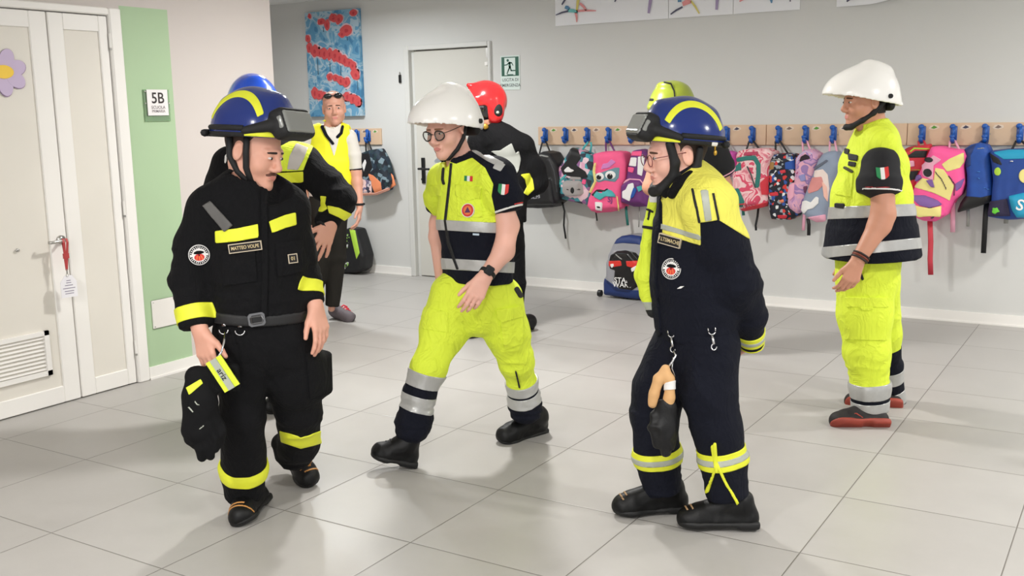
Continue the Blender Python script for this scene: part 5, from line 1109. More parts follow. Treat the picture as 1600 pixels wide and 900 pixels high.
# ---------------------------------------------------------------- the man in black turnout gear on the left
D1 = 3.75; J, K = mkJ(D1)
ch = lambda x, y, o, r: (J(x, y, o), r * K)
root = person(400, 800, D1, 'person in black firefighter gear and dark blue helmet with goggles, looking down, front left')
h1 = Fr(J(398, 236, .0), 68, 18, 4, 1.07); hh1 = Fr(J(398, 232, .0), 66, 8, 4, 1.10); F1 = Fr(J(400, 400), 16).F; SQ = (F1, .70)
B = Solid(); head(B, h1, J(392, 292, .02), .060)
B.limb([(J(392, 292, .02), 0.060), (J(400, 350), 0.073), (J(405, 500), 0.079)], .05)
B.limb([(J(375, 530), 0.046), (J(378, 640, .0), 0.033), (J(384, 770, .12), 0.030)]); B.limb([(J(447, 530), 0.046), (J(464, 620, .12), 0.055), (J(468, 720, .36), 0.030)])
skin_arm(B, [(J(325, 330, -.03), .034), (J(293, 430, -.05), .034), (J(312, 514, -.13), .030)])
W = J(314, 517, -.14); hand(B, W, J(326, 572, -.17) - W, J(350, 530, -.19) - W, J(335, 540, .1) - W, (.35, .15, .3, .4), 1.02, (.75, .6, .2), .06)
skin_arm(B, [(J(452, 335, .05), .034), (J(476, 415, .09), .034), (J(492, 476, .02), .030)])
W = J(493, 478, .02); hand(B, W, J(505, 528, -.02) - W, -NV * .8 - RV * .5, -RV + NV * .3, (.35, .45, .5, .55), 1.02, (.8, .5, .3), .04)
Bs = B.mesh(.0042); Bs.relax(1, .4); Bs.obj('body', Mskin2, root); face_bits(Bs, h1, root, mat('dark_eyebrow', (52, 38, 32), .9)); hair(Bs, h1, root, Mbrow, -.05, .035, .004)
l = h1.loc(Bs.V); Bs.patch(np.minimum(.004 - np.abs(l[:, 2] + .053 + .35 * np.maximum(np.abs(l[:, 0]) - .012, 0) ** 1), np.minimum(l[:, 1] - .082, .030 - np.abs(l[:, 0]))), 'moustache', mat('moustache_brown', (96, 62, 50), .9), root, off=.0025, sink=.002)
# jacket
S_ = Solid()
S_.limb([ch(392, 318, 0, 56), ch(396, 355, 0, 76), ch(402, 420, 0, 76), ch(405, 460, 0, 72), ch(405, 497, .0, 71)], .03, SQ, flat=True)
S_.limb([ch(330, 322, -.03, 33), ch(392, 300, .0, 30), ch(450, 322, .05, 31)], .06)
S_.limb([ch(328, 330, -.03, 34), ch(306, 385, -.04, 31), ch(296, 432, -.05, 29), ch(306, 512, -.12, 25)], .03, flat=True)
S_.limb([ch(452, 332, .05, 32), ch(466, 385, .08, 25), ch(477, 425, .09, 24), ch(484, 474, .03, 24)], .03, flat=True)
S_.tube(J(393, 314, .0), J(385, 276, .02), 36 * K, 30 * K, None, .03); S_.tube(J(393, 294, -.02), J(386, 264, -.02), 25 * K, 27 * K, None, .0, 's')
S_.cut(J(412, 292, -.05), unit(h1.F * .9 + UP * .6), .01, J(425, 284, -.05), .085)
js = S_.mesh(.0064); js.relax(2); js.folds(.0070, 10, 21, spots=((J(405, 460), .15, 0.018, (.5, .5, 1.6)), (J(294, 430, -.05), .09, 0.021, (.5, .5, 1.8)), (J(475, 415, .1), .09, 0.021, (.5, .5, 1.8)), (J(345, 350, -.03), .09, 0.015, (1.4, 1.4, .5)), (J(400, 390, -.1), .12, 0.009, (.8, .8, 1.2))))
jo = js.obj('turnout_jacket', Mblk, root)
js.patch(js.poly([(337, 361), (370, 357), (403, 350), (404, 371), (370, 377), (338, 380)]), 'yellow_chest_tape', Mfl2, jo, off=.006); js.patch(js.poly([(420, 346), (445, 336), (461, 332), (462, 351), (445, 356), (425, 364)]), 'yellow_chest_tape', Mfl2, jo, off=.006)
js.patch(js.band(J(292, 432, -.05), J(306, 512, -.12), .022, .075, .082), 'yellow_cuff_tape', Mfl2, jo, off=.004); js.patch(js.band(J(477, 425, .09), J(484, 474, .03), .028, .075, .10), 'yellow_cuff_tape', Mfl2, jo, off=.004)
js.patch(js.poly([(318, 322), (330, 315), (364, 352), (352, 362)]), 'grey_radio_strap', mat('grey_strap', (84, 82, 80), .6, noise=.1, nscale=60), jo, off=.012)
js.patch(js.line([(412, 300), (413, 360), (414, 430), (412, 492)], 9), 'zip_flap', Mblk, jo, off=.007); js.patch(js.poly([(347, 392), (398, 386), (402, 440), (350, 446)]), 'chest_pocket', Mblk, jo, off=.006); js.patch(js.poly([(430, 380), (470, 374), (472, 425), (434, 432)]), 'chest_pocket', Mblk, jo, off=.006)
dec_badge(js.frame(311, 398, 4, .2), jo, .037); dec_tag(js.frame(383.5, 386, 7, .3), jo, .058, .0165, 'MATTEO VOLPE', .0175, .78); dec_tag(js.frame(456, 404, 6, .3), jo, .018, .017, '01', .019, .9, 'number_tag')
# trousers, belt
T = Solid()
T.limb([ch(405, 488, 0, 68), ch(408, 530, 0, 66)], .03, SQ)
T.limb([ch(376, 530, -.01, 44), ch(377, 590, -.02, 39), ch(378, 650, -.0, 35.5), ch(381, 730, .07, 37), ch(382, 772, .11, 33)], .03, flat=True)
T.limb([ch(447, 530, .03, 47), ch(460, 590, .08, 48), ch(466, 640, .14, 38), ch(468, 690, .26, 34), ch(458, 712, .33, 32)], .03, flat=True)
T.rbox(J(500, 585, .10), np.array([.03, .05, .085]), None, .02, .03); T.limb([ch(436, 690, .3, 15), ch(455, 718, .36, 14)])
ts = T.mesh(.0065); ts.relax(2); ts.folds(.0084, 10, 31, spots=((J(410, 560), .13, 0.018, (.8, .8, 1.2)), (J(378, 650, .0), .1, 0.018, (.5, .5, 1.8)), (J(465, 650, .14), .1, 0.021, (.5, .5, 1.8)), (J(380, 750, .1), .08, 0.021, (.3, .3, 2.0)), (J(465, 700, .3), .08, 0.021, (.3, .3, 2.0))))
to = ts.obj('turnout_trousers', Mblk, root)
p_, s_c = ts.px()
ts.patch(ts.band(J(378, 650, .0), J(382, 772, .11), .100, .150, .13), 'yellow_leg_tape', Mfl2, to, off=.004)
ts.patch(np.minimum(ts.poly([(436, 664), (470, 684), (504, 672), (512, 668), (512, 690), (470, 700), (440, 690)], -2), .13 - np.linalg.norm(ts.V - J(467, 680, .22), axis=1)), 'yellow_leg_tape', Mfl2, to, off=.004)
ts.patch(ts.poly([(486, 555), (508, 537), (514, 543), (490, 565)], -.1), 'yellow_pocket_tape', Mfl2, to, off=.005); ts.patch(ts.poly([(478, 552), (516, 540), (518, 610), (484, 622)], -.1), 'thigh_pocket', Mblk, to, off=.006)
bl = Solid(); bl.tube(J(405, 499, 0), J(405, 481, 0), 78 * K, 78 * K, SQ, 0); bs = bl.mesh(.007); bs.relax(1); bo = bs.obj('belt', mat('black_belt_webbing', (24, 24, 26), .6, bump=.4), root)
q = bs.frame(401, 499, 8); m = MB()
for w_, h_, z, mi in ((.030, .024, .002, 0), (.023, .016, .0085, 1)):
    pts = [(-w_, -h_ + .008), (-w_ + .008, -h_), (w_ - .008, -h_), (w_, -h_ + .008), (w_, h_ - .008), (w_ - .008, h_), (-w_ + .008, h_), (-w_, h_ - .008)]; m.prism(pts, q, z - .002, z + .006, mi)
pts = [q[0] + q[1] * x + q[2] * y + q[3] * .016 for x, y in ((-.018, -.012), (.018, -.012), (.022, 0), (.018, .012), (-.018, .012))]; m.tube(pts, .003, 6, 0, closed=True)
m.build('belt_buckle', [mat('gunmetal', (110, 110, 112), .3, metal=.8), Mstrap], bo)
for px_, py_ in ((352, 512), (376, 513)):
    q = ts.frame(px_, py_, 0, .4); m = MB(); m.tube([q[0] + q[1] * .017 * math.cos(a) + q[2] * (.017 * math.sin(a) - .006) + q[3] * .016 for a in np.linspace(0, -math.pi, 12)], .0026, 6); m.box(q[0] + q[2] * .012 + q[3] * .012, (.007, .007, .004), np.array([q[1], q[2], q[3]])); m.build('d_ring', [Mchrome], to, smooth=True)
Mcap = mat('orange_boot_stripe', (188, 132, 70), .6)
g2 = on_floor(374, 828); g1 = on_floor(412, 786); g1 = g2 + unit(g1 - g2) * .30
boot(root, g1, g2, J(386, 762, .12), cap=(Mcap, (.080, .100)), high=.11, shaft=.050)
t2 = J(491, 766, .36); h2 = t2 + unit(J(462, 722, .52) - t2) * .30
boot(root, h2, t2, J(470, 712, .36), cap=(Mcap, (.080, .100)), high=.11, shaft=.050)
hs, ho = blue_helmet(root, hh1)
chin_strap(h1, root, .0115, [[(-.082, .012, .05), (-.080, .022, 0), (-.070, .030, -.05), (-.048, .045, -.09), (0, .055, -.122), (.048, .045, -.09), (.080, .02, 0), (.082, .01, .05)], [(-.086, -.05, .03), (-.082, -.035, -.03), (-.068, .0, -.072), (-.05, .03, -.092), (-.02, .06, -.118)]], ho)
# gloves clipped to the belt
fl_, _ = (None, None)
gl = empty('work_gloves', J(318, 720, -.20), 'black work gloves with a yellow strap, clipped to the belt of the front left man', 'gloves')
G = Solid(); c_ = lambda x, y, o, r: (J(x, y, o), r * K)
G.limb([c_(308, 590, -.20, 19), c_(312, 625, -.21, 24)], .02, (NV, .6)); G.limb([c_(312, 625, -.21, 25), c_(306, 672, -.22, 22)], .02, (NV, .7))
G.rbox(J(350, 590, -.19), (.055, .016, .05), np.array([RV, NV, UP]), .012, .02)
for a, b_, c3 in (((300, 672), (297, 686), (306, 694)), ((312, 672), (314, 700), (316, 714)), ((320, 668), (326, 696), (329, 712)), ((326, 662), (338, 684), (336, 700))): G.limb([c_(a[0], a[1], -.22, 10), c_(b_[0], b_[1], -.22, 8), c_(c3[0], c3[1], -.21, 7)], .006)
G.limb([c_(330, 640, -.2, 12), c_(344, 672, -.2, 9), c_(342, 690, -.2, 8)], .01)
gs = G.mesh(.005); gs.relax(1); gs.folds(.0070, 18, 5); go = gs.obj('glove', mat('black_glove_fabric', (12, 12, 14), .8, spec=.2, bump=.4, bscale=240), gl)
gs.patch(gs.line([(301, 622), (308, 632), (324, 636)], 1.6), 'grey_piping', Mgreyt, go, off=.003); gs.patch(gs.line([(295, 636), (303, 645), (317, 650)], 1.6), 'grey_piping', Mgreyt, go, off=.003); gs.patch(gs.line([(312, 670), (324, 660)], 1.6), 'grey_piping', Mgreyt, go, off=.003)
gs.patch(gs.poly([(292, 606), (314, 592), (317, 599), (296, 617)]), 'yellow_cuff_strip', Mfl, go, off=.005)
c0 = J(348, 584, -.235); ux = unit(J(364, 606, -.235) - J(335, 562, -.235)); nx = -NV; vx = np.cross(nx, ux); fq = (c0, ux, vx, nx); m = MB()
Ls = np.linalg.norm(J(364, 606, -.235) - J(333, 561, -.235)) / 2
for w_, z, mi in ((.031, 0, 0), (.012, .007, 1)): m.prism([(-Ls, -w_), (Ls, -w_), (Ls, w_), (-Ls, w_)], fq, z - .004, z + .0015, mi)
m.text('ariz', (c0 + ux * .0,) + fq[1:], .030, .0092, 2); m.build('yellow_hanging_strap', [Mfl, Mgreyt, Mstrap], gl)
m = MB(); m.tube([J(352, 520, -.17), J(350, 535, -.2), J(346, 550, -.22), J(338, 562, -.23)], .004, 8); m.build('snap_hook', [Mchrome], gl, smooth=True)

# ---------------------------------------------------------------- the man in the blue helmet front right
D7 = 3.72; J, K = mkJ(D7)
ch = lambda x, y, o, r: (J(x, y, o), r * K)
root = person(1090, 810, D7, 'person in navy and yellow jacket and blue helmet, hands behind the back, front right')
h7 = Fr(J(1056, 241, .0), -78, 8, 0, 1.06); hh7 = Fr(J(1063, 240, .0), -80, 0, 0, 1.02); F7 = Fr(J(1085, 400), -58); SQ = (F7.F, .80)
B = Solid(); head(B, h7, J(1078, 290, .02), .060)
B.limb([(J(1078, 290, .02), 0.060), (J(1085, 340), 0.073), (J(1085, 520), 0.079)], .05)
B.limb([(J(1060, 540, .06), 0.046), (J(1022, 620, .03), 0.033), (J(1038, 770, .05), 0.030)]); B.limb([(J(1110, 540, -.06), 0.046), (J(1120, 650, -.09), 0.055), (J(1140, 780, -.09), 0.030)])
skin_arm(B, [(J(1112, 330, -.15), .034), (J(1158, 440, -.12), .034), (J(1172, 520, .02), .030)])
W = J(1172, 524, .04); hand(B, W, J(1150, 545, .13) - W, UP, -NV, (.3, .3, .3, .3), .95)
Bs = B.mesh(.0042); Bs.relax(1, .4); Bs.obj('body', Mskin, root); face_bits(Bs, h7, root); hair(Bs, h7, root, Mbrow, -.03, .03, .004)
m = MB()
for q in (-1, 1): m.tube([h7.w(q * .034 + .022 * math.cos(a), .106, -.004 + .0195 * math.sin(a)) for a in np.linspace(0, 2 * math.pi, 20)[:-1]], .0016, 6, closed=True)
m.tube([h7.w(-.012, .108, .003), h7.w(0, .112, .005), h7.w(.012, .108, .003)], .0015, 6)
for q in (-1, 1): m.tube([h7.w(q * .056, .098, .004), h7.w(q * .076, .07, .006), h7.w(q * .083, -.005, .008)], .0015, 6)
m.build('glasses', [mat('burgundy_frame', (110, 44, 52), .3)], root, smooth=True)
S_ = Solid()
S_.limb([ch(1082, 320, 0, 56), ch(1082, 370, 0, 70), ch(1086, 440, 0, 75), ch(1088, 480, 0, 71), ch(1090, 524, 0, 69)], .03, SQ, flat=True)
S_.limb([ch(1072, 308, .14, 34), ch(1082, 298, .0, 36), ch(1106, 316, -.14, 38)], .06)
S_.limb([ch(1108, 326, -.15, 40), ch(1127, 380, -.14, 37), ch(1152, 440, -.12, 34), ch(1171, 490, -.04, 26), ch(1175, 538, .05, 19)], .03, flat=True)
S_.limb([ch(1068, 315, .14, 38), ch(1060, 390, .19, 32), ch(1090, 450, .22, 28), ch(1150, 510, .14, 22)], .03)
S_.tube(J(1080, 305, .0), J(1066, 264, .0), 36 * K, 28 * K, None, .03); S_.tube(J(1072, 285, -.0), J(1058, 250, .0), 22 * K, 27 * K, None, .0, 's')
S_.cut(J(1047, 300, 0), unit(F7.F * .9 + UP * .5), .01, J(1040, 285, 0), .06)
js = S_.mesh(.0064); js.relax(2); js.folds(.0070, 10, 41, spots=((J(1150, 340, -.15), .12, 0.018, (1, 1, .5)), (J(1085, 470), .15, 0.015, (.5, .5, 1.6)), (J(1158, 440, -.12), .10, 0.018, (.6, .6, 1.6))))
jo = js.obj('turnout_jacket', Mnav, root)
yoke = [(1030, 305), (1036, 318), (1036, 366), (1095, 383), (1094, 346), (1122, 343), (1170, 373), (1200, 370), (1180, 300), (1130, 262), (1100, 240), (1086, 246), (1082, 262), (1062, 276), (1046, 292)]
yk = js.poly(yoke, -2); js.patch(yk, 'yellow_yoke', Myel, jo, off=.003)
js.patch(js.poly([(1034, 350), (1095, 367), (1095, 375), (1034, 358)]), 'grey_tape', Mgreyt, jo, off=.005)
js.patch(js.poly([(1084, 297), (1116, 294), (1122, 343), (1094, 347)]), 'yellow_epaulette', Myel, jo, off=.007); js.patch(js.poly([(1095, 299), (1106, 298), (1112, 343), (1102, 345)]), 'grey_tape', Mgreyt, jo, off=.009)
js.patch(js.line([(1084, 298), (1094, 346)], 3.4), 'black_seam', Mstrap, jo, off=.0095); js.patch(js.line([(1112, 296), (1122, 343)], 3.4), 'black_seam', Mstrap, jo, off=.0095)
js.patch(js.poly([(1036, 306), (1050, 290), (1070, 266), (1088, 264), (1086, 284), (1064, 306), (1048, 313)], -.2), 'black_collar_lining', Mstrap, jo, off=.008)
a, b_ = J(1172, 490, -.04), J(1175, 538, .05); js.patch(js.band(a, b_, .028, .078, .12), 'yellow_cuff_tape', Mfl2, jo, off=.004); js.patch(js.band(a, b_, .045, .060, .12), 'grey_tape', Mgreyt, jo, off=.006); js.patch(js.band(a, b_, -.01, .006, .12), 'yellow_cuff_edge', Mfl2, jo, off=.004)
js.patch(js.line([(1030, 300), (1027, 360), (1022, 440), (1030, 520)], 9), 'zip_flap', Mnav, jo, off=.008)
dec_tag(js.frame(1048, 376, -9, .3), jo, .046, .018, 'F.LTSIMACHE', .019, .78); dec_badge(js.frame(1050, 420, -5, .3), jo, .038)
m = MB(); fr_ = js.frame(1064, 449, 8, .3); m.prism([(-.014, -.003), (.0, -.004), (.014, .003), (.0, .004)], fr_, -.001, .005); m.build('white_mark', [Mwt], jo)
G = Solid(); G.limb([ch(1050, 303, -.100, 8), ch(1063, 286, -.104, 10), ch(1079, 273, -.088, 7)], .01); gs = G.mesh(.005); gs.relax(1); gs.folds(.004, 22, 2); gs.obj('black_collar', Mblk, jo)
G = Solid(); G.limb([ch(1030, 294, -.03, 7), ch(1042, 300, -.05, 9), ch(1050, 290, -.05, 7)], .01); gs = G.mesh(.005); gs.relax(1); gs.obj('black_throat_flap', Mblk, jo)
# open front flap, yellow outside
G = Solid(); G.limb([ch(1024, 306, .10, 8), ch(1017, 350, .12, 10)], .01, (F7.L, 1.3)); G.limb([ch(1017, 350, .12, 9), ch(1010, 385, .13, 8), ch(1008, 430, .14, 15), ch(1013, 462, .14, 12), ch(1020, 488, .12, 7)], .015, (F7.L, 1.3))
gs = G.mesh(.006); gs.relax(1); gs.folds(.0056, 16, 8); fo_ = gs.obj('open_front_flap', Mfl, root)
gs.patch(np.minimum((gs.px()[0][:, 1] - 472) * K, .2), 'grey_flap_tape', Mgreyt, fo_, off=.003); gs.patch(np.minimum((gs.px()[0][:, 1] - 484) * K, .2), 'black_flap_hem', Mstrap, fo_, off=.005)
gs.patch(gs.line([(1004, 354), (1026, 357)], 4), 'black_flap_band', Mstrap, fo_, off=.004); gs.patch(gs.line([(1012, 327), (1020, 331)], 3), 'black_pull_tab', Mstrap, fo_, off=.004); gs.patch(gs.line([(1016, 328), (1013, 343)], 2.5), 'black_pull_tab', Mstrap, fo_, off=.004); gs.patch(gs.poly([(1016, 298), (1030, 298), (1030, 316), (1016, 316)]), 'white_reflector', Mwt, fo_, off=.004)
# trousers
T = Solid()
T.limb([ch(1088, 505, 0, 66), ch(1086, 545, 0, 64)], .03, SQ)
T.limb([ch(1060, 540, .06, 46), ch(1028, 610, .04, 41), ch(1022, 650, .03, 37), ch(1026, 705, .04, 37), ch(1036, 768, .05, 31)], .03, flat=True)
T.limb([ch(1110, 540, -.06, 47), ch(1108, 610, -.08, 43), ch(1121, 670, -.09, 38), ch(1130, 715, -.09, 36.5), ch(1137, 775, -.09, 33)], .03, flat=True)
ts = T.mesh(.0065); ts.relax(2); ts.folds(.0084, 10, 51, spots=((J(1080, 580), .13, 0.015, (.8, .8, 1.2)), (J(1022, 640, .03), .1, 0.018, (.5, .5, 1.6)), (J(1115, 650, -.09), .1, 0.018, (.5, .5, 1.6)), (J(1036, 755, .05), .08, 0.015, (.3, .3, 2)), (J(1136, 760, -.09), .08, 0.015, (.3, .3, 2))))
to = ts.obj('turnout_trousers', Mnav, root)
for a, b_, t0, bc in ((J(1022, 650, .03), J(1036, 768, .05), .125, 1), (J(1121, 670, -.09), J(1137, 775, -.09), .13, 1)):
    ts.patch(ts.band(a, b_, t0, t0 + .062, .13), 'yellow_leg_tape', Mfl2, to, off=.004); ts.patch(ts.band(a, b_, t0 + .021, t0 + .042, .13), 'grey_tape', Mgreyt, to, off=.006)
ts.patch(ts.line([(1113, 697), (1119, 730), (1106, 768)], 3.5), 'yellow_zip_edge', Mfl2, to, off=.009); ts.patch(ts.line([(1119, 720), (1133, 752), (1153, 788)], 3.5), 'yellow_zip_edge', Mfl2, to, off=.009)
ts.patch(ts.line([(1117, 694), (1120, 735)], 5), 'yellow_zip_edge', Mfl2, to, off=.010)
for px_, py_, tail in ((1052, 527, 0), (1112, 524, 1)):
    q = ts.frame(px_, py_, 0, .5); O = q[0] + q[3] * .018; m = MB(); P_ = lambda x, y: O + q[1] * x + q[2] * y
    m.tube([P_(.012 * math.cos(a), .012 * math.sin(a) + .014) for a in np.linspace(0.2, 2.9, 9) * -1], .0028, 6); m.tube([P_(-.012, .014), P_(-.014, .026)], .0026, 6); m.tube([P_(.012, .014), P_(.012, .030)], .0026, 6)
    m.tube([P_(.0, .002), P_(.004, -.02), P_(.006, -.032)], .0050, 8); m.tube([P_(.006 + .009 * math.cos(a), -.042 + .011 * math.sin(a)) for a in np.linspace(1.4, 6.4, 12)], .0026, 6)
    m.build('snap_hook', [Mchrome], to, smooth=True)
Mcap = mat('tan_boot_stripe', (160, 128, 92), .6)
g2 = on_floor(955, 806); g1 = on_floor(1068, 798); g1 = g2 + unit(g1 - g2) * .31
boot(root, g1, g2, J(1040, 758, .06), cap=(Mcap, (.078, .100)), high=.10, shaft=.050)
g2 = on_floor(1056, 826); g1 = on_floor(1176, 827); g1 = g2 + unit(g1 - g2) * .31
boot(root, g1, g2, J(1140, 778, -.09), cap=(Mcap, (.078, .100)), high=.10, shaft=.052)
hs, ho = blue_helmet(root, hh7)
m = Solid(); q_ = lambda *p: h7.w(*p)
for s1 in (-1, 1):
    m.limb([(q_(s1 * .076, .045, .045), .016), (q_(s1 * .074, .034, -.02), .017), (q_(s1 * .060, .040, -.065), .019), (q_(s1 * .03, .078, -.104), .019), (q_(0, .094, -.110), .020)], .01); m.limb([(q_(s1 * .084, -.055, .01), .013), (q_(s1 * .078, -.040, -.045), .014), (q_(s1 * .064, .02, -.075), .015)], .01)
ms = m.mesh(.005); ms.relax(1); ms.obj('chin_strap', Mstrap, ho)
m = MB(); m.tube([h7.w(.10, -.105, .03), h7.w(.10, -.10, .0)], .003, 6); m.ball(h7.w(.10, -.10, -.008), (.007, .004, .010), n=8); m.build('gold_clip', [Mgold], ho, smooth=True)
# leather gloves hanging from the clip
gl = empty('work_gloves', J(1040, 700, -.17), 'black and tan leather gloves hanging from a clip on the front right man', 'gloves')
G = Solid(); 
G.limb([ch(1042, 640, -.17, 18), ch(1038, 668, -.17, 20), ch(1040, 690, -.17, 15)], .02, (NV, .6))
for a, b_ in (((1026, 672), (1028, 694)), ((1036, 684), (1040, 706)), ((1046, 676), (1050, 694)), ((1022, 650), (1020, 668))): G.limb([ch(a[0], a[1], -.17, 8), ch(b_[0], b_[1], -.17, 7)], .006)
gs = G.mesh(.005); gs.relax(1); gs.folds(.014, 26, 6, (1, 1, .35)); go = gs.obj('glove', Mglove, gl)
G = Solid(); G.limb([ch(1040, 576, -.17, 5), ch(1030, 592, -.17, 8), ch(1022, 615, -.17, 7.5), ch(1019, 632, -.17, 6)], .008); G.limb([ch(1040, 576, -.17, 6), ch(1046, 592, -.175, 7.5), ch(1046, 620, -.175, 8), ch(1042, 640, -.17, 9)], .008)
cs = G.mesh(.005); cs.relax(1); cs.folds(.008, 24, 9); co = cs.obj('tan_cuff', Mtan, gl); cs.patch(cs.poly([(1032, 611), (1040, 598), (1056, 594), (1056, 608), (1042, 609)]), 'white_lining', Mwt, co, off=.003); 
m = MB(); O = J(1054, 560, -.17)
m.tube([J(1053, 548, -.15), J(1056, 556, -.16), J(1050, 566, -.17), J(1044, 574, -.17)], .004, 8); m.tube([J(1052, 558, -.165), J(1050, 576, -.17), J(1055, 588, -.17)], .0022, 6); m.build('snap_hook', [Mchrome], gl, smooth=True)

# ---------------------------------------------------------------- the man in the white helmet on the right
D8 = 4.95; J, K = mkJ(D8)
ch = lambda x, y, o, r: (J(x, y, o), r * K)
root = person(1350, 660, D8, 'person in white helmet and yellow and navy vest standing in profile on the right')
h8 = Fr(J(1352, 158, .0), -84, 4, 0, 1.02); hh8 = Fr(J(1352, 158, .0), -86, 0, 0, 1.04); F8 = Fr(J(1362, 300), -80); SQ = (F8.L, 1.22)
B = Solid(); head(B, h8, J(1366, 215, .0), .062)
B.limb([(J(1366, 215, .0), 0.060), (J(1364, 260), 0.073), (J(1360, 400), 0.079)], .05); B.limb([(J(1352, 410), 0.079), (J(1350, 480, -.05), 0.046), (J(1354, 640, -.08), 0.030)]); B.limb([(J(1370, 460, .12), 0.046), (J(1385, 560, .22), 0.033), (J(1397, 630, .26), 0.030)])
skin_arm(B, [(J(1378, 270, -.2), .055), (J(1380, 335, -.24), .054), (J(1374, 352, -.245), .052), (J(1342, 404, -.27), .033)])
W = J(1340, 408, -.27); hand(B, W, J(1326, 446, -.28) - W, J(1318, 420, -.28) - W, NV * 1.0 + RV * .4, (.75, .8, .85, .9), 1.05, (.8, .5, .3), .04)
skin_arm(B, [(J(1345, 270, .22), .05), (J(1335, 340, .24), .045), (J(1330, 400, .22), .030)]); W = J(1330, 402, .22); hand(B, W, J(1325, 440, .2) - W, -RV, -NV, (.4, .4, .4, .4), 1.0)
Bs = B.mesh(.0045); Bs.relax(1, .4); Bs.obj('body', Mskin3, root); face_bits(Bs, h8, root, Mlash); hair(Bs, h8, root, mat('dark_hair', (38, 30, 28), .8, bump=.5, bscale=400), -.06, .03, .005)
P = Solid(); P.limb([ch(1368, 240, .0, 30), ch(1360, 300, 0, 48), ch(1358, 380, 0, 50)], .03, SQ)
P.limb([ch(1376, 258, -.17, 28), ch(1374, 280, -.2, 31), ch(1373, 300, -.21, 31.5)], .03, flat=True); P.limb([ch(1352, 258, .17, 28), ch(1344, 300, .22, 30)], .03, flat=True)
P.tube(J(1362, 226), J(1352, 202), .062, .058, None, .02); P.tube(J(1358, 216), J(1350, 198), .052, .052, None, 0, 's')
ps = P.mesh(.007); ps.relax(1); ps.folds(.0056, 13, 61); po = ps.obj('polo_shirt', mat('black_polo_cotton', (18, 18, 22), .85, bump=.2), root)
a, b_ = J(1374, 280, -.2), J(1373, 300, -.21); ps.patch(ps.band(a, b_, .003, .009, .13), 'white_cuff_stripe', Mwt, po, off=.003); ps.patch(ps.band(a, b_, .011, .014, .13), 'red_cuff_stripe', Mrd, po, off=.003)
dec_flag(ps.frame(1379, 271, 0, .4), po, .027, .030)
S_ = Solid()
S_.limb([ch(1366, 232, 0, 38), ch(1365, 262, 0, 50), ch(1361, 310, 0, 59), ch(1361, 350, 0, 64), ch(1361, 399, 0, 70)], .006, SQ, flat=True)
S_.limb([ch(1358, 222, .12, 22), ch(1370, 216, .0, 27), ch(1378, 226, -.13, 24)], .04)
S_.tube(J(1368, 228), J(1362, 189), 28 * K, 25 * K, None, .02); S_.tube(J(1360, 214), J(1354, 182), 15 * K, 18 * K, None, 0, 's')
S_.cone(J(1376, 262, -.45), J(1374, 290, -.45), .1, .108, None, .01, 's'); S_.ell(J(1375, 272, -.30), np.array([.098, .098, .115]), None, .02, 's')
S_.cut(J(1330, 215), unit(F8.F * .8 + UP * .7), .01, J(1325, 205), .07)
js = S_.mesh(.0068); js.relax(2); js.folds(.0070, 10, 71, spots=((J(1330, 290, -.1), .12, 0.015, (1.2, 1.2, .5)), (J(1400, 280, -.1), .12, 0.015, (1.2, 1.2, .5)), (J(1360, 340), .15, 0.007, (.5, .5, 1.6))))
jo = js.obj('vest', Mfl, root)
p_ = js.px()[0]; row = lambda y0, y1, sl=-.02: np.minimum((p_[:, 1] - (y0 + (p_[:, 0] - 1360) * sl)), (y1 + (p_[:, 0] - 1360) * sl) - p_[:, 1]) * K
js.patch(row(338, 440, -.06), 'navy_lower_panel', Mnav, jo, off=.002); js.patch(row(321, 340, -.04), 'reflective_tape', Msil, jo, off=.005); js.patch(row(379, 396, -.10), 'reflective_tape', Msil, jo, off=.006)
js.patch(js.poly([(1326, 240), (1341, 243), (1340, 252), (1327, 250)]), 'black_chest_patch', Mstrap, jo, off=.006); js.patch(js.poly([(1327, 252), (1338, 254), (1337, 261), (1326, 259)]), 'black_chest_patch', Mstrap, jo, off=.006); js.patch(js.line([(1321, 262), (1332, 268)], 4), 'black_chest_patch', mat('olive_label', (70, 70, 40), .7), jo, off=.006)
js.patch(js.poly([(1321, 232), (1328, 234), (1326, 242), (1320, 240)]), 'black_collar_tab', Mstrap, jo, off=.006); js.patch(js.poly([(1306, 317), (1320, 318), (1320, 326), (1306, 324)]), 'black_label', Mstrap, jo, off=.008)
js.patch(js.poly([(1312, 268), (1334, 272), (1330, 308), (1306, 304)]), 'chest_pocket', Mfl, jo, off=.005)
T = Solid()
T.limb([ch(1356, 395, 0, 50), ch(1354, 430, 0, 47)], .03, (F8.L, 1.15)); T.limb([ch(1353, 440, -.04, 46), ch(1351, 490, -.06, 41), ch(1355, 550, -.08, 35), ch(1359, 600, -.08, 30), ch(1360, 642, -.08, 27)], .03, flat=True)
T.limb([ch(1366, 440, .1, 42), ch(1378, 520, .18, 30), ch(1388, 570, .22, 22), ch(1397, 632, .26, 19)], .03, flat=True)
ts = T.mesh(.0068); ts.relax(2); ts.folds(.0084, 10, 81, spots=((J(1356, 560, -.08), .1, 0.024, (.5, .5, 1.8)), (J(1360, 600, -.08), .07, 0.015, (.3, .3, 2)), (J(1355, 440), .12, 0.012, (1.2, 1.2, .6))))
to = ts.obj('trousers', Mfl, root)
ts.patch(ts.poly([(1321, 464), (1387, 465), (1386, 480), (1324, 480)]), 'cargo_pocket_flap', Mfl, to, off=.012); ts.patch(ts.poly([(1321, 478), (1385, 479), (1384, 532), (1320, 530)]), 'cargo_pocket', Mfl, to, off=.007); ts.patch(ts.poly([(1344, 480), (1366, 480), (1360, 485), (1348, 485)]), 'pocket_tab', Mfl, to, off=.014)
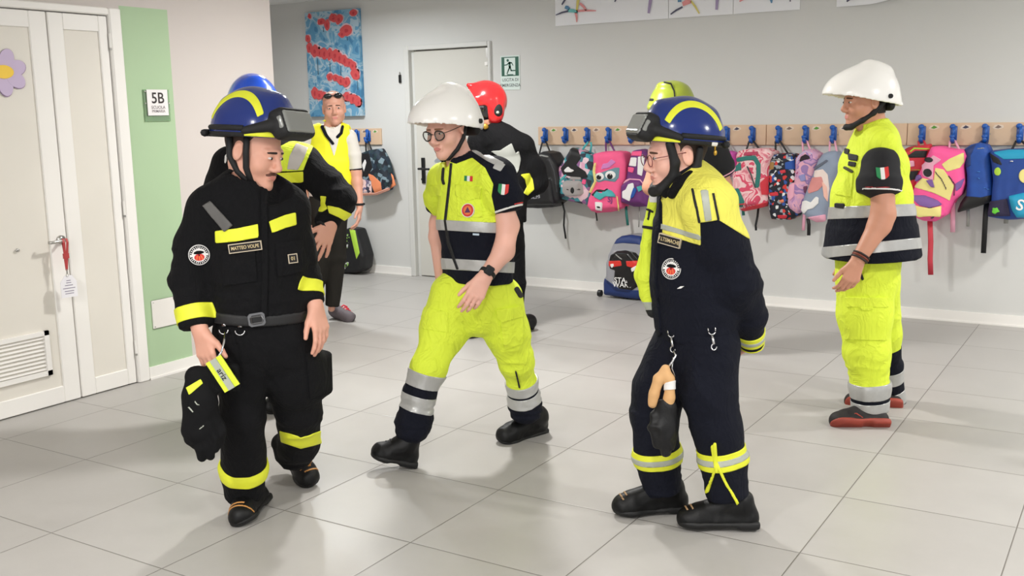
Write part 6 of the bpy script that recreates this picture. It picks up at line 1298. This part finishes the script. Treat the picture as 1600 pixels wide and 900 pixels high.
ts.patch(ts.band(J(1359, 600, -.08), J(1360, 642, -.08), -.02, .145, .13), 'navy_lower_leg', Mnav, to, off=.003); ts.patch(ts.band(J(1359, 600, -.08), J(1360, 642, -.08), .075, .150, .13), 'reflective_tape', Msil, to, off=.005); ts.patch(ts.band(J(1359, 600, -.08), J(1360, 642, -.08), -.02, .055, .13), 'reflective_tape', Msil, to, off=.005)
ts.patch(ts.band(J(1388, 570, .22), J(1397, 632, .26), -.02, .34, .085), 'navy_lower_leg', Mnav, to, off=.003); ts.patch(ts.band(J(1388, 570, .22), J(1397, 632, .26), .02, .09, .09), 'reflective_tape', Msil, to, off=.005); ts.patch(ts.band(J(1388, 570, .22), J(1397, 632, .26), .14, .21, .09), 'reflective_tape', Msil, to, off=.005)
ts.patch(ts.line([(1344, 425), (1348, 436)], 4), 'black_cord', Mstrap, to, off=.008)
ms_ = (mat('black_mesh_shoe', (30, 24, 24), .7, noise=.2, nscale=60), mat('orange_black_sole', (150, 60, 46), .6, noise=.3, nscale=10))
g2 = on_floor(1296, 668); g1 = on_floor(1388, 668); g1 = g2 + unit(g1 - g2) * .295; su, so_ = boot(root, g1, g2, J(1362, 632, -.08), name='safety_shoe', mats=ms_, laces=True, high=.10, sneaker=True)
su.patch(su.line([(1318, 652), (1338, 646), (1352, 656)], 1.2), 'orange_shoe_line', mat('shoe_orange', (170, 64, 50), .6), so_, off=.003); su.patch(su.line([(1338, 660), (1352, 644), (1366, 660)], 1.2), 'orange_shoe_line', MATS['shoe_orange'], so_, off=.003)
g2 = on_floor(1318, 633); g1 = on_floor(1412, 638); g1 = g2 + unit(g1 - g2) * .295; boot(root, g1, g2, J(1398, 612, .27), name='safety_shoe', mats=ms_, laces=True, high=.10, sneaker=True)
hs, ho = white_helmet(root, hh8)
m = Solid(); q_ = lambda *p: h8.w(*p)
for s1 in (-1, 1): m.limb([(q_(s1 * .084, -.06, .0), .011), (q_(s1 * .072, -.005, -.055), .012), (q_(s1 * .052, .04, -.085), .012), (q_(s1 * .02, .082, -.112), .014), (q_(0, .095, -.112), .014)], .01)
ms = m.mesh(.005); ms.obj('chin_strap', Mstrap, ho)
m = MB(); wr = J(1344, 402, -.27); dr = unit(J(1342, 404, -.27) - J(1374, 352, -.245)); fr0 = unit(np.cross(dr, NV))
for k_, mi in ((-.012, 0), (-.002, 1), (.009, 0)):
    m.tube([wr + dr * (k_) + (fr0 * math.cos(t) + np.cross(dr, fr0) * math.sin(t)) * .0375 for t in np.linspace(0, 2 * math.pi, 22)[:-1]], .0048, 6, mi, closed=True)
m.build('bracelet', [mat('dark_bracelet', (40, 26, 24), .6), mat('red_brown_bracelet', (120, 52, 36), .6)], root, smooth=True)

# ---------------------------------------------------------------- the man in the yellow vest at the back
D3 = 7.62; J, K = mkJ(D3)
ch = lambda x, y, o, r: (J(x, y, o), r * K)
root = person(520, 500, D3, 'bald person in a yellow vest with sunglasses pushed up, by the poppy canvas')
h3 = Fr(J(522, 169), 10, 2, -3, 1.03); SQ = (Fr(J(520, 250), 8).F, .62)
B = Solid(); head(B, h3, J(516, 212), .06); B.limb([(J(516, 212), 0.060), (J(516, 240), 0.066), (J(514, 310), 0.066)], .05); B.limb([(J(525, 320), 0.046), (J(526, 400), 0.033), (J(518, 482, -.02), 0.026)]); B.limb([(J(505, 320), 0.046), (J(500, 400, -.05), 0.033), (J(492, 485, -.1), 0.026)])
skin_arm(B, [(J(550, 222), .045), (J(556, 270), .042), (J(558, 285, -.02), .040), (J(562, 322, -.08), .026)]); W = J(562, 324, -.08); hand(B, W, J(561, 352, -.12) - W, -NV, -RV, (.5, .5, .6, .6), 1.0)
skin_arm(B, [(J(482, 222), .045), (J(476, 275), .042), (J(476, 322, -.06), .026)]); W = J(476, 324, -.06); hand(B, W, J(478, 350, -.1) - W, -NV, RV, (.4, .4, .4, .4), 1.0)
Bs = B.mesh(.0055); Bs.relax(1, .4); Bs.obj('body', Mskin2, root); face_bits(Bs, h3, root, Mlash); hair(Bs, h3, root, mat('shaved_hair_shade', (158, 124, 106), .9), -.05, .0, .001)
m = MB()
for q in (-1, 1): m.ball(h3.w(q * .036, .074, .088), (.030, .010, .020), h3.ax, 0, 8)
m.tube([h3.w(-.012, .08, .09), h3.w(.012, .08, .09)], .004, 6); 
for q in (-1, 1): m.tube([h3.w(q * .064, .07, .088), h3.w(q * .082, -.02, .06)], .003, 6)
m.build('sunglasses', [mat('black_gloss', (20, 20, 24), .1)], root, smooth=True)
P = Solid(); P.limb([ch(516, 222, 0, 30), ch(514, 260, 0, 32), ch(512, 308, 0, 31)], .03, SQ, flat=True); P.limb([ch(488, 213, 0, 11), ch(545, 213, 0, 11)], .03); P.limb([ch(547, 217, 0, 11), ch(553, 240, 0, 10.5), ch(556, 266, 0, 9.5)], .02, flat=True); P.limb([ch(485, 217, 0, 11), ch(479, 240, 0, 10.5), ch(477, 266, 0, 9.5)], .02, flat=True); P.tube(J(516, 212), J(517, 198), .075, .066, None, .02); P.tube(J(517, 206, -.02), J(518, 195, -.03), .055, .055, None, 0, 's')
ps = P.mesh(.009); ps.relax(1); ps.folds(.0056, 12, 5); po = ps.obj('polo_shirt', mat('white_polo_cotton', (226, 222, 214), .85), root)
ps.patch(ps.line([(504, 198), (508, 210), (516, 222)], 4), 'dark_collar', Mnav, po, off=.004); ps.patch(ps.line([(532, 198), (531, 205), (524, 213)], 4), 'dark_collar', Mnav, po, off=.004); ps.patch(ps.band(J(553, 240), J(556, 266), .0, .012, .08), 'dark_cuff', Mnav, po, off=.003)
V_ = Solid(); V_.limb([ch(517, 220, 0, 33), ch(516, 250, 0, 36), ch(515, 298, 0, 37)], .03, (SQ[0], .66), flat=True); V_.limb([ch(490, 207, 0, 11), ch(517, 204, 0, 11), ch(544, 207, 0, 11)], .03)
for x in (556, 476): V_.limb([ch(x, 205, 0, 12), ch(x, 262, 0, 12)], .01); V_.P[-1] = V_.P[-1][:1] + ('s',) + V_.P[-1][2:]
V_.tube(J(517, 214), J(517, 190), .062, .085, None, 0, 's'); V_.cone(J(517, 206, -.14), J(521, 243, -.2), .055, .012, None, .005, 's')
vs_ = V_.mesh(.008); vs_.relax(2); vs_.folds(.0084, 9, 15); vo = vs_.obj('vest', mat('bright_yellow_vest', (244, 242, 40), .7, noise=.04, nscale=20), root)
vs_.patch(vs_.poly([(506, 193), (512, 214), (522, 245), (528, 222), (533, 194)]), 'white_shirt_front', MATS['white_polo_cotton'], vo, off=.004); vs_.patch(vs_.line([(504, 199), (510, 212), (520, 224)], 4.5), 'dark_collar', Mnav, vo, off=.010); vs_.patch(vs_.line([(535, 199), (533, 208), (527, 214)], 4.5), 'dark_collar', Mnav, vo, off=.010)
T = Solid(); T.limb([ch(514, 300, 0, 30), ch(514, 325, 0, 29)], .03, SQ); T.limb([ch(525, 325, 0, 20), ch(526, 400, -.0, 14.5), ch(519, 478, -.02, 11)], .03, flat=True); T.limb([ch(503, 325, 0, 20), ch(499, 400, -.04, 14.5), ch(491, 478, -.1, 11)], .03, flat=True)
ts = T.mesh(.009); ts.relax(1); ts.folds(.0112, 10, 25); ts.obj('trousers', mat('dark_olive_trousers', (36, 34, 30), .9, spec=.2), root)
ms_ = (mat('grey_knit_shoe', (92, 84, 88), .7, noise=.15, nscale=60), mat('pale_shoe_sole', (60, 56, 58), .6))
for (gx, gy), (tx, ty), tp in (((522, 492), (556, 503), J(519, 476, -.02)), ((488, 505), (470, 520), J(491, 480, -.1))):
    g1, g2 = on_floor(gx, gy), on_floor(tx, ty); g1 = g2 + unit(g1 - g2) * .29; su, so_ = boot(root, g1, g2, tp, name='sneaker', mats=ms_, laces=False, high=.09, sneaker=True, h=.008)
    m = MB(); f = unit(g2 - g1); sd = np.cross(f, UP)
    for i in range(5):
        c = g1 + f * (.10 + .026 * i) + UP * (.098 - .011 * i); m.tube([c - sd * .03 - UP * .014, c + UP * .004, c + sd * .03 - UP * .014], .006, 6)
    m.build('red_laces', [mat('red_lace', (214, 44, 66), .6)], so_, smooth=True)
m = MB(); c = J(562, 319, -.075); m.tube([c + (RV * math.cos(t) + NV * math.sin(t)) * .032 for t in np.linspace(0, 6.28, 16)[:-1]], .009, 6, closed=True); m.build('wrist_watch', [Mstrap], root, smooth=True)

# ---------------------------------------------------------------- the man behind the front left one
D2 = 5.25; J, K = mkJ(D2)
ch = lambda x, y, o, r: (J(x, y, o), r * K)
root = person(440, 640, D2, 'person in black jacket and bright blue helmet, hand on hip, behind the front left man')
h2 = Fr(J(398, 184), 20, 4, 0, 1.04); SQ = (Fr(J(420, 300), 15).F, .66)
B = Solid(); head(B, h2, J(408, 245), .06); B.limb([(J(408, 245), 0.060), (J(420, 290), 0.073), (J(428, 440), 0.073)], .05); B.limb([(J(450, 450), 0.046), (J(445, 550), 0.033), (J(432, 632), 0.030)]); B.limb([(J(410, 450), 0.046), (J(458, 560, .1), 0.033), (J(470, 640, .15), 0.030)])
skin_arm(B, [(J(482, 262), .05), (J(536, 314, -.02), .045), (J(516, 350, -.12), .028)]); W = J(517, 350, -.12); hand(B, W, J(500, 390, -.18) - W, J(488, 346, -.16) - W, J(500, 400, .1) - W, (.25, .2, .3, .35), 1.1, (.7, .75, .1), .35)
skin_arm(B, [(J(352, 262), .05), (J(330, 320, .08), .045), (J(352, 380, .02), .030)]); W = J(352, 382, .02); hand(B, W, J(370, 405, -.0) - W, -NV, UP, (.3, .3, .3, .3), 1.0)
Bs = B.mesh(.0048); Bs.relax(1, .4); Bs.obj('body', Mskin2, root); face_bits(Bs, h2, root); 
S_ = Solid(); S_.limb([ch(416, 262, 0, 44), ch(420, 300, 0, 56), ch(426, 370, 0, 52), ch(428, 430, 0, 52)], .03, SQ, flat=True); S_.limb([ch(362, 255, .0, 24), ch(416, 240, .0, 24), ch(474, 250, .0, 25)], .05)
S_.limb([ch(476, 256, 0, 26), ch(512, 290, -.01, 25), ch(534, 312, -.03, 24)], .03); S_.limb([ch(534, 314, -.03, 24), ch(516, 342, -.08, 19), ch(502, 354, -.11, 14)], .02, flat=True)
S_.limb([ch(358, 256, 0, 26), ch(332, 318, .07, 22), ch(350, 372, .02, 15)], .02, flat=True); S_.tube(J(412, 246), J(406, 222), .095, .085, None, .02); S_.tube(J(408, 236), J(405, 216), .07, .07, None, 0, 's')
js = S_.mesh(.0075); js.relax(2); js.folds(.0084, 10, 91, spots=((J(530, 310, -.03), .14, 0.021, (1, .5, 1.2)), (J(480, 330), .1, 0.015, (1, 1, 1))))
jo = js.obj('turnout_jacket', Mblk, root)
js.patch(js.poly([(420, 236), (440, 228), (452, 222), (470, 221), (489, 229), (482, 245), (474, 266), (430, 268), (415, 262)]), 'yellow_shoulder_panel', Mfl, jo, off=.004); js.patch(js.poly([(463, 225), (481, 232), (474, 250), (466, 265), (449, 264), (453, 244)]), 'silver_tape', mat('pale_silver_tape', (190, 184, 178), .5), jo, off=.007)
js.patch(js.poly([(425, 271), (474, 268), (474, 284), (428, 288)]), 'yellow_chest_tape', Mfl2, jo, off=.005)
a, b_ = J(534, 314, -.03), J(502, 354, -.11); js.patch(js.poly([(512, 322), (530, 325), (553, 336), (552, 352), (530, 340), (514, 333)]), 'yellow_cuff_tape', Mfl2, jo, off=.006)
js.patch(js.poly([(501, 306), (510, 307), (508, 318), (512, 326), (504, 331), (499, 331), (503, 318)]), 'yellow_side_tape', Mfl2, jo, off=.008)
G = MB(); G.tube([J(356, 268, -.06), J(352, 256, -.08), J(353, 244, -.09), J(360, 236, -.08)], .006, 8); G.build('white_collar_piping', [Mwt], jo, smooth=True)
T = Solid(); T.limb([ch(428, 425, 0, 46), ch(428, 460, 0, 45)], .03, SQ); T.limb([ch(450, 460, 0, 30), ch(448, 550, .0, 24), ch(440, 622, .0, 20)], .03, flat=True); T.limb([ch(412, 460, 0, 28), ch(458, 560, .1, 24), ch(470, 630, .15, 20)], .03, flat=True)
ts = T.mesh(.009); ts.relax(1); ts.folds(.0084, 10, 95); ts.obj('turnout_trousers', Mblk, root)
g2 = on_floor(409, 648); boot(root, g2 + unit(on_floor(445, 636) - g2) * .29, g2, J(438, 620, .02), high=.10, shaft=.05, h=.008)
g2 = on_floor(462, 652); boot(root, g2 + unit(on_floor(480, 634) - g2) * .29, g2, J(470, 625, .15), high=.10, shaft=.05, h=.008)
blue_helmet(root, Fr(J(397, 183), 22, 2, 0, 1.08), m=Mhb2, yellow=False, goggles=False)
m = MB(); c = J(505, 355, -.118); u = unit(J(502, 354, -.11) - J(516, 342, -.08)); fr0 = unit(np.cross(u, NV)); m.tube([c + (fr0 * math.cos(t) + np.cross(u, fr0) * math.sin(t)) * .036 for t in np.linspace(0, 6.28, 18)[:-1]], .009, 6, closed=True); m.build('wrist_watch', [Mstrap], root, smooth=True)

# ---------------------------------------------------------------- the man in the red helmet behind the middle one
D5 = 7.0; J, K = mkJ(D5)
ch = lambda x, y, o, r: (J(x, y, o), r * K)
root = person(765, 520, D5, 'person in black jacket and red helmet, mostly hidden behind the striding central man')
h5 = Fr(J(756, 172), -68, 4, 0, 1.05); SQ = (Fr(J(770, 260), -35).F, .68)
B = Solid(); head(B, h5, J(766, 218), .062); B.limb([(J(766, 218), 0.060), (J(780, 250), 0.066), (J(782, 350), 0.066)], .05); B.limb([(J(768, 360), 0.046), (J(750, 440), 0.033), (J(742, 510), 0.026)]); B.limb([(J(796, 360), 0.046), (J(800, 440), 0.033), (J(800, 500), 0.026)])
skin_arm(B, [(J(820, 240), .045), (J(840, 292, .02), .042), (J(810, 306, -.06), .028)]); W = J(811, 306, -.06); hand(B, W, J(794, 308, -.1) - W, UP, NV, (.4, .4, .4, .4))
skin_arm(B, [(J(745, 240), .045), (J(736, 300), .042), (J(740, 350, -.04), .028)]); W = J(740, 352, -.04); hand(B, W, J(741, 372, -.08) - W, -NV, RV, (.4, .4, .4, .4))
Bs = B.mesh(.0055); Bs.relax(1, .4); Bs.obj('body', Mskin3, root); face_bits(Bs, h5, root)
S_ = Solid(); S_.limb([ch(782, 235, 0, 36), ch(785, 270, 0, 44), ch(784, 345, 0, 42)], .03, SQ, flat=True); S_.limb([ch(750, 222, .0, 20), ch(776, 214, .0, 21), ch(814, 228, .0, 19)], .05)
S_.limb([ch(816, 232, 0, 19), ch(832, 262, .02, 18), ch(840, 284, .02, 17)], .03); S_.limb([ch(840, 288, .02, 16), ch(822, 296, -.03, 15), ch(806, 303, -.07, 12)], .02, flat=True); S_.limb([ch(748, 232, 0, 18), ch(738, 290, 0, 15), ch(740, 340, -.03, 12)], .02, flat=True)
S_.tube(J(772, 220), J(760, 196), .105, .095, None, .03); S_.tube(J(764, 208), J(758, 190), .07, .07, None, 0, 's')
js = S_.mesh(.008); js.relax(2); js.folds(.0084, 9, 101, spots=((J(825, 260), .12, 0.018, (1, 1, .6)),))
jo = js.obj('turnout_jacket', Mblk, root)
js.patch(js.poly([(768, 236), (782, 235), (799, 224), (805, 240), (810, 236), (812, 250), (810, 268), (803, 276), (792, 262), (780, 244)]), 'silver_chest_panel', mat('dull_grey_tape', (150, 152, 146), .6), jo, off=.012); js.patch(js.poly([(813, 273), (826, 271), (832, 280), (834, 296), (824, 305), (818, 302), (823, 292), (820, 280)]), 'yellow_cuff_tape', Mfl2, jo, off=.006)
T = Solid(); T.limb([ch(782, 340, 0, 40), ch(782, 365, 0, 38)], .03, SQ); T.limb([ch(768, 370, 0, 24), ch(752, 440, .0, 19), ch(744, 508, .0, 15)], .03, flat=True); T.limb([ch(796, 370, 0, 24), ch(802, 440, .0, 19), ch(802, 500, .0, 15)], .03, flat=True)
ts = T.mesh(.009); ts.relax(1); ts.folds(.0084, 10, 105); ts.obj('turnout_trousers', Mblk, root)
g2 = on_floor(716, 530); boot(root, g2 + unit(on_floor(750, 526) - g2) * .30, g2, J(744, 506, 0), high=.10, shaft=.05, h=.008)
g2 = on_floor(778, 522); boot(root, g2 + unit(on_floor(812, 516) - g2) * .30, g2, J(802, 500, 0), high=.10, shaft=.05, h=.008)
e = lambda S_, c, r, k=.02, op='u': S_.ell(h5.w(*c), np.array(r) * h5.s, h5.ax, k, op)
S_ = Solid(); e(S_, (0, -.018, .055), (.122, .142, .132)); e(S_, (.07, -.045, -.02), (.05, .062, .075), .03); e(S_, (-.07, -.045, -.02), (.05, .062, .075), .03); S_.cone(h5.w(0, -.1, .13), h5.w(0, .09, .165), .022, .014, (h5.L, 1.5), .02); e(S_, (0, .06, .075), (.105, .08, .05), .02)
e(S_, (0, -.005, .0), (.095, .115, .115), .005, 's'); S_.rbox(h5.w(0, .10, -.05), (.2, .09, .085), h5.ax, .02, .01, 's'); S_.cut(h5.w(0, 0, -.095), -h5.U, .01)
hs = S_.mesh(.006); hs.relax(2); ho = hs.obj('helmet', Mhr, root)
m = Solid(); m.ell(h5.w(0, -.005, .02), np.array([.110, .128, .115]), h5.ax); m.rbox(h5.w(0, -.115, 0), (.3, .11, .3), h5.ax, .01, 0, 's'); m.rbox(h5.w(0, 0, -.16), (.3, .3, .1), h5.ax, .01, 0, 's'); v_ = m.mesh(.007); v_.obj('visor', Mdk, ho)
m = MB()
for q in (-1, 1): m.ball(h5.w(q * .112, -.05, -.005), (.014, .036, .046), h5.ax, 0, 12)
m.build('ear_cover', [Mstrap], ho, smooth=True); m = MB(); m.ball(h5.w(.125, -.045, -.02), (.006, .012, .010), h5.ax, 0, 8); m.build('ear_cover_button', [Mgreyt], ho, smooth=True)
m = MB(); m.ball(h5.w(.10, .035, -.10), (.012, .02, .02), h5.ax, 0, 8); m.build('brass_buckle', [Mgold], ho, smooth=True)

# ---------------------------------------------------------------- the man in the lime helmet behind the front right one
D6 = 6.3; J, K = mkJ(D6)
ch = lambda x, y, o, r: (J(x, y, o), r * K)
root = person(1078, 560, D6, 'person in a lime helmet and black T-shirt standing behind the front right man')
h6 = Fr(J(1048, 176), -40, 4, 0, 1.05); SQ = (Fr(J(1070, 270), -20).F, .66)
B = Solid(); head(B, h6, J(1062, 222), .062); B.limb([(J(1062, 222), 0.060), (J(1074, 260), 0.066), (J(1078, 380), 0.066)], .05); B.limb([(J(1062, 390), 0.046), (J(1066, 480), 0.033), (J(1070, 550), 0.026)]); B.limb([(J(1094, 390), 0.046), (J(1096, 480), 0.033), (J(1098, 550), 0.026)])
skin_arm(B, [(J(1118, 240), .05), (J(1130, 290, .02), .052), (J(1098, 322, -.08), .032)]); W = J(1098, 322, -.08); hand(B, W, J(1080, 332, -.1) - W, UP, NV, (.4, .4, .4, .4))
skin_arm(B, [(J(1032, 235), .05), (J(1017, 292, .0), .050), (J(1048, 318, -.08), .032)]); W = J(1048, 318, -.08); hand(B, W, J(1066, 328, -.1) - W, UP, NV, (.4, .4, .4, .4))
Bs = B.mesh(.0055); Bs.relax(1, .4); Bs.obj('body', Mskin3, root); face_bits(Bs, h6, root)
S_ = Solid(); S_.limb([ch(1072, 240, 0, 40), ch(1076, 290, 0, 42), ch(1078, 375, 0, 42)], .03, SQ, flat=True); S_.limb([ch(1042, 228, .0, 20), ch(1066, 218, .0, 20), ch(1108, 230, .0, 23)], .05); S_.limb([ch(1112, 234, 0, 24), ch(1124, 258, .01, 22), ch(1128, 272, .02, 20)], .02, flat=True); S_.limb([ch(1036, 234, 0, 20), ch(1022, 270, 0, 17)], .02, flat=True)
js = S_.mesh(.008); js.relax(1); js.folds(.0070, 11, 111); jo = js.obj('t_shirt', MATS['black_polo_cotton'], root); js.patch(js.band(J(1112, 234, 0), J(1128, 272, .02), .002, .009, .12), 'white_cuff_stripe', Klp, jo, off=.003)
T = Solid(); T.limb([ch(1078, 370, 0, 40), ch(1078, 395, 0, 38)], .03, SQ); T.limb([ch(1062, 400, 0, 22), ch(1066, 480, .0, 18), ch(1070, 545, .0, 16)], .03, flat=True); T.limb([ch(1094, 400, 0, 22), ch(1096, 480, .0, 18), ch(1098, 545, .0, 16)], .03, flat=True)
ts = T.mesh(.009); ts.relax(1); ts.folds(.0084, 10, 115); ts.obj('trousers', Mnav, root)
for x in (1066, 1096):
    g2 = on_floor(x - 14, 578); boot(root, g2 + unit(on_floor(x + 14, 568) - g2) * .30, g2, J(x + 3, 545, 0), high=.10, shaft=.05, h=.008)
e = lambda S_, c, r, k=.02, op='u': S_.ell(h6.w(*c), np.array(r) * h6.s, h6.ax, k, op)
S_ = Solid(); e(S_, (0, -.018, .05), (.125, .148, .132)); S_.cone(h6.w(0, -.09, .13), h6.w(0, .06, .158), .03, .025, (h6.L, 2.2), .02); e(S_, (0, .07, .04), (.1, .09, .04), .03); S_.cut(h6.w(0, 0, .02), -h6.U); e(S_, (0, -.012, .035), (.105, .128, .118), .0, 's')
hs = S_.mesh(.006); hs.relax(2); ho = hs.obj('helmet', Mhy, root)
hs.patch(hs.line([(1013, 150), (1015, 138), (1026, 133), (1034, 143), (1041, 152)], 1.7), 'black_headlamp_strap', Mstrap, ho, off=.004); hs.patch(hs.line([(1038, 129), (1048, 131), (1053, 142), (1055, 158)], 1.8), 'black_headlamp_strap', Mstrap, ho, off=.004); hs.patch(hs.line([(1013, 156), (1020, 156)], 3.5), 'black_vent', Mstrap, ho, off=.003)
hs.patch(hs.poly([(1026, 134), (1044, 130), (1052, 142), (1054, 152), (1040, 152)]), 'grey_goggle_lens', mat('pale_goggle', (190, 200, 150), .15, coat=.4), ho, off=.002)
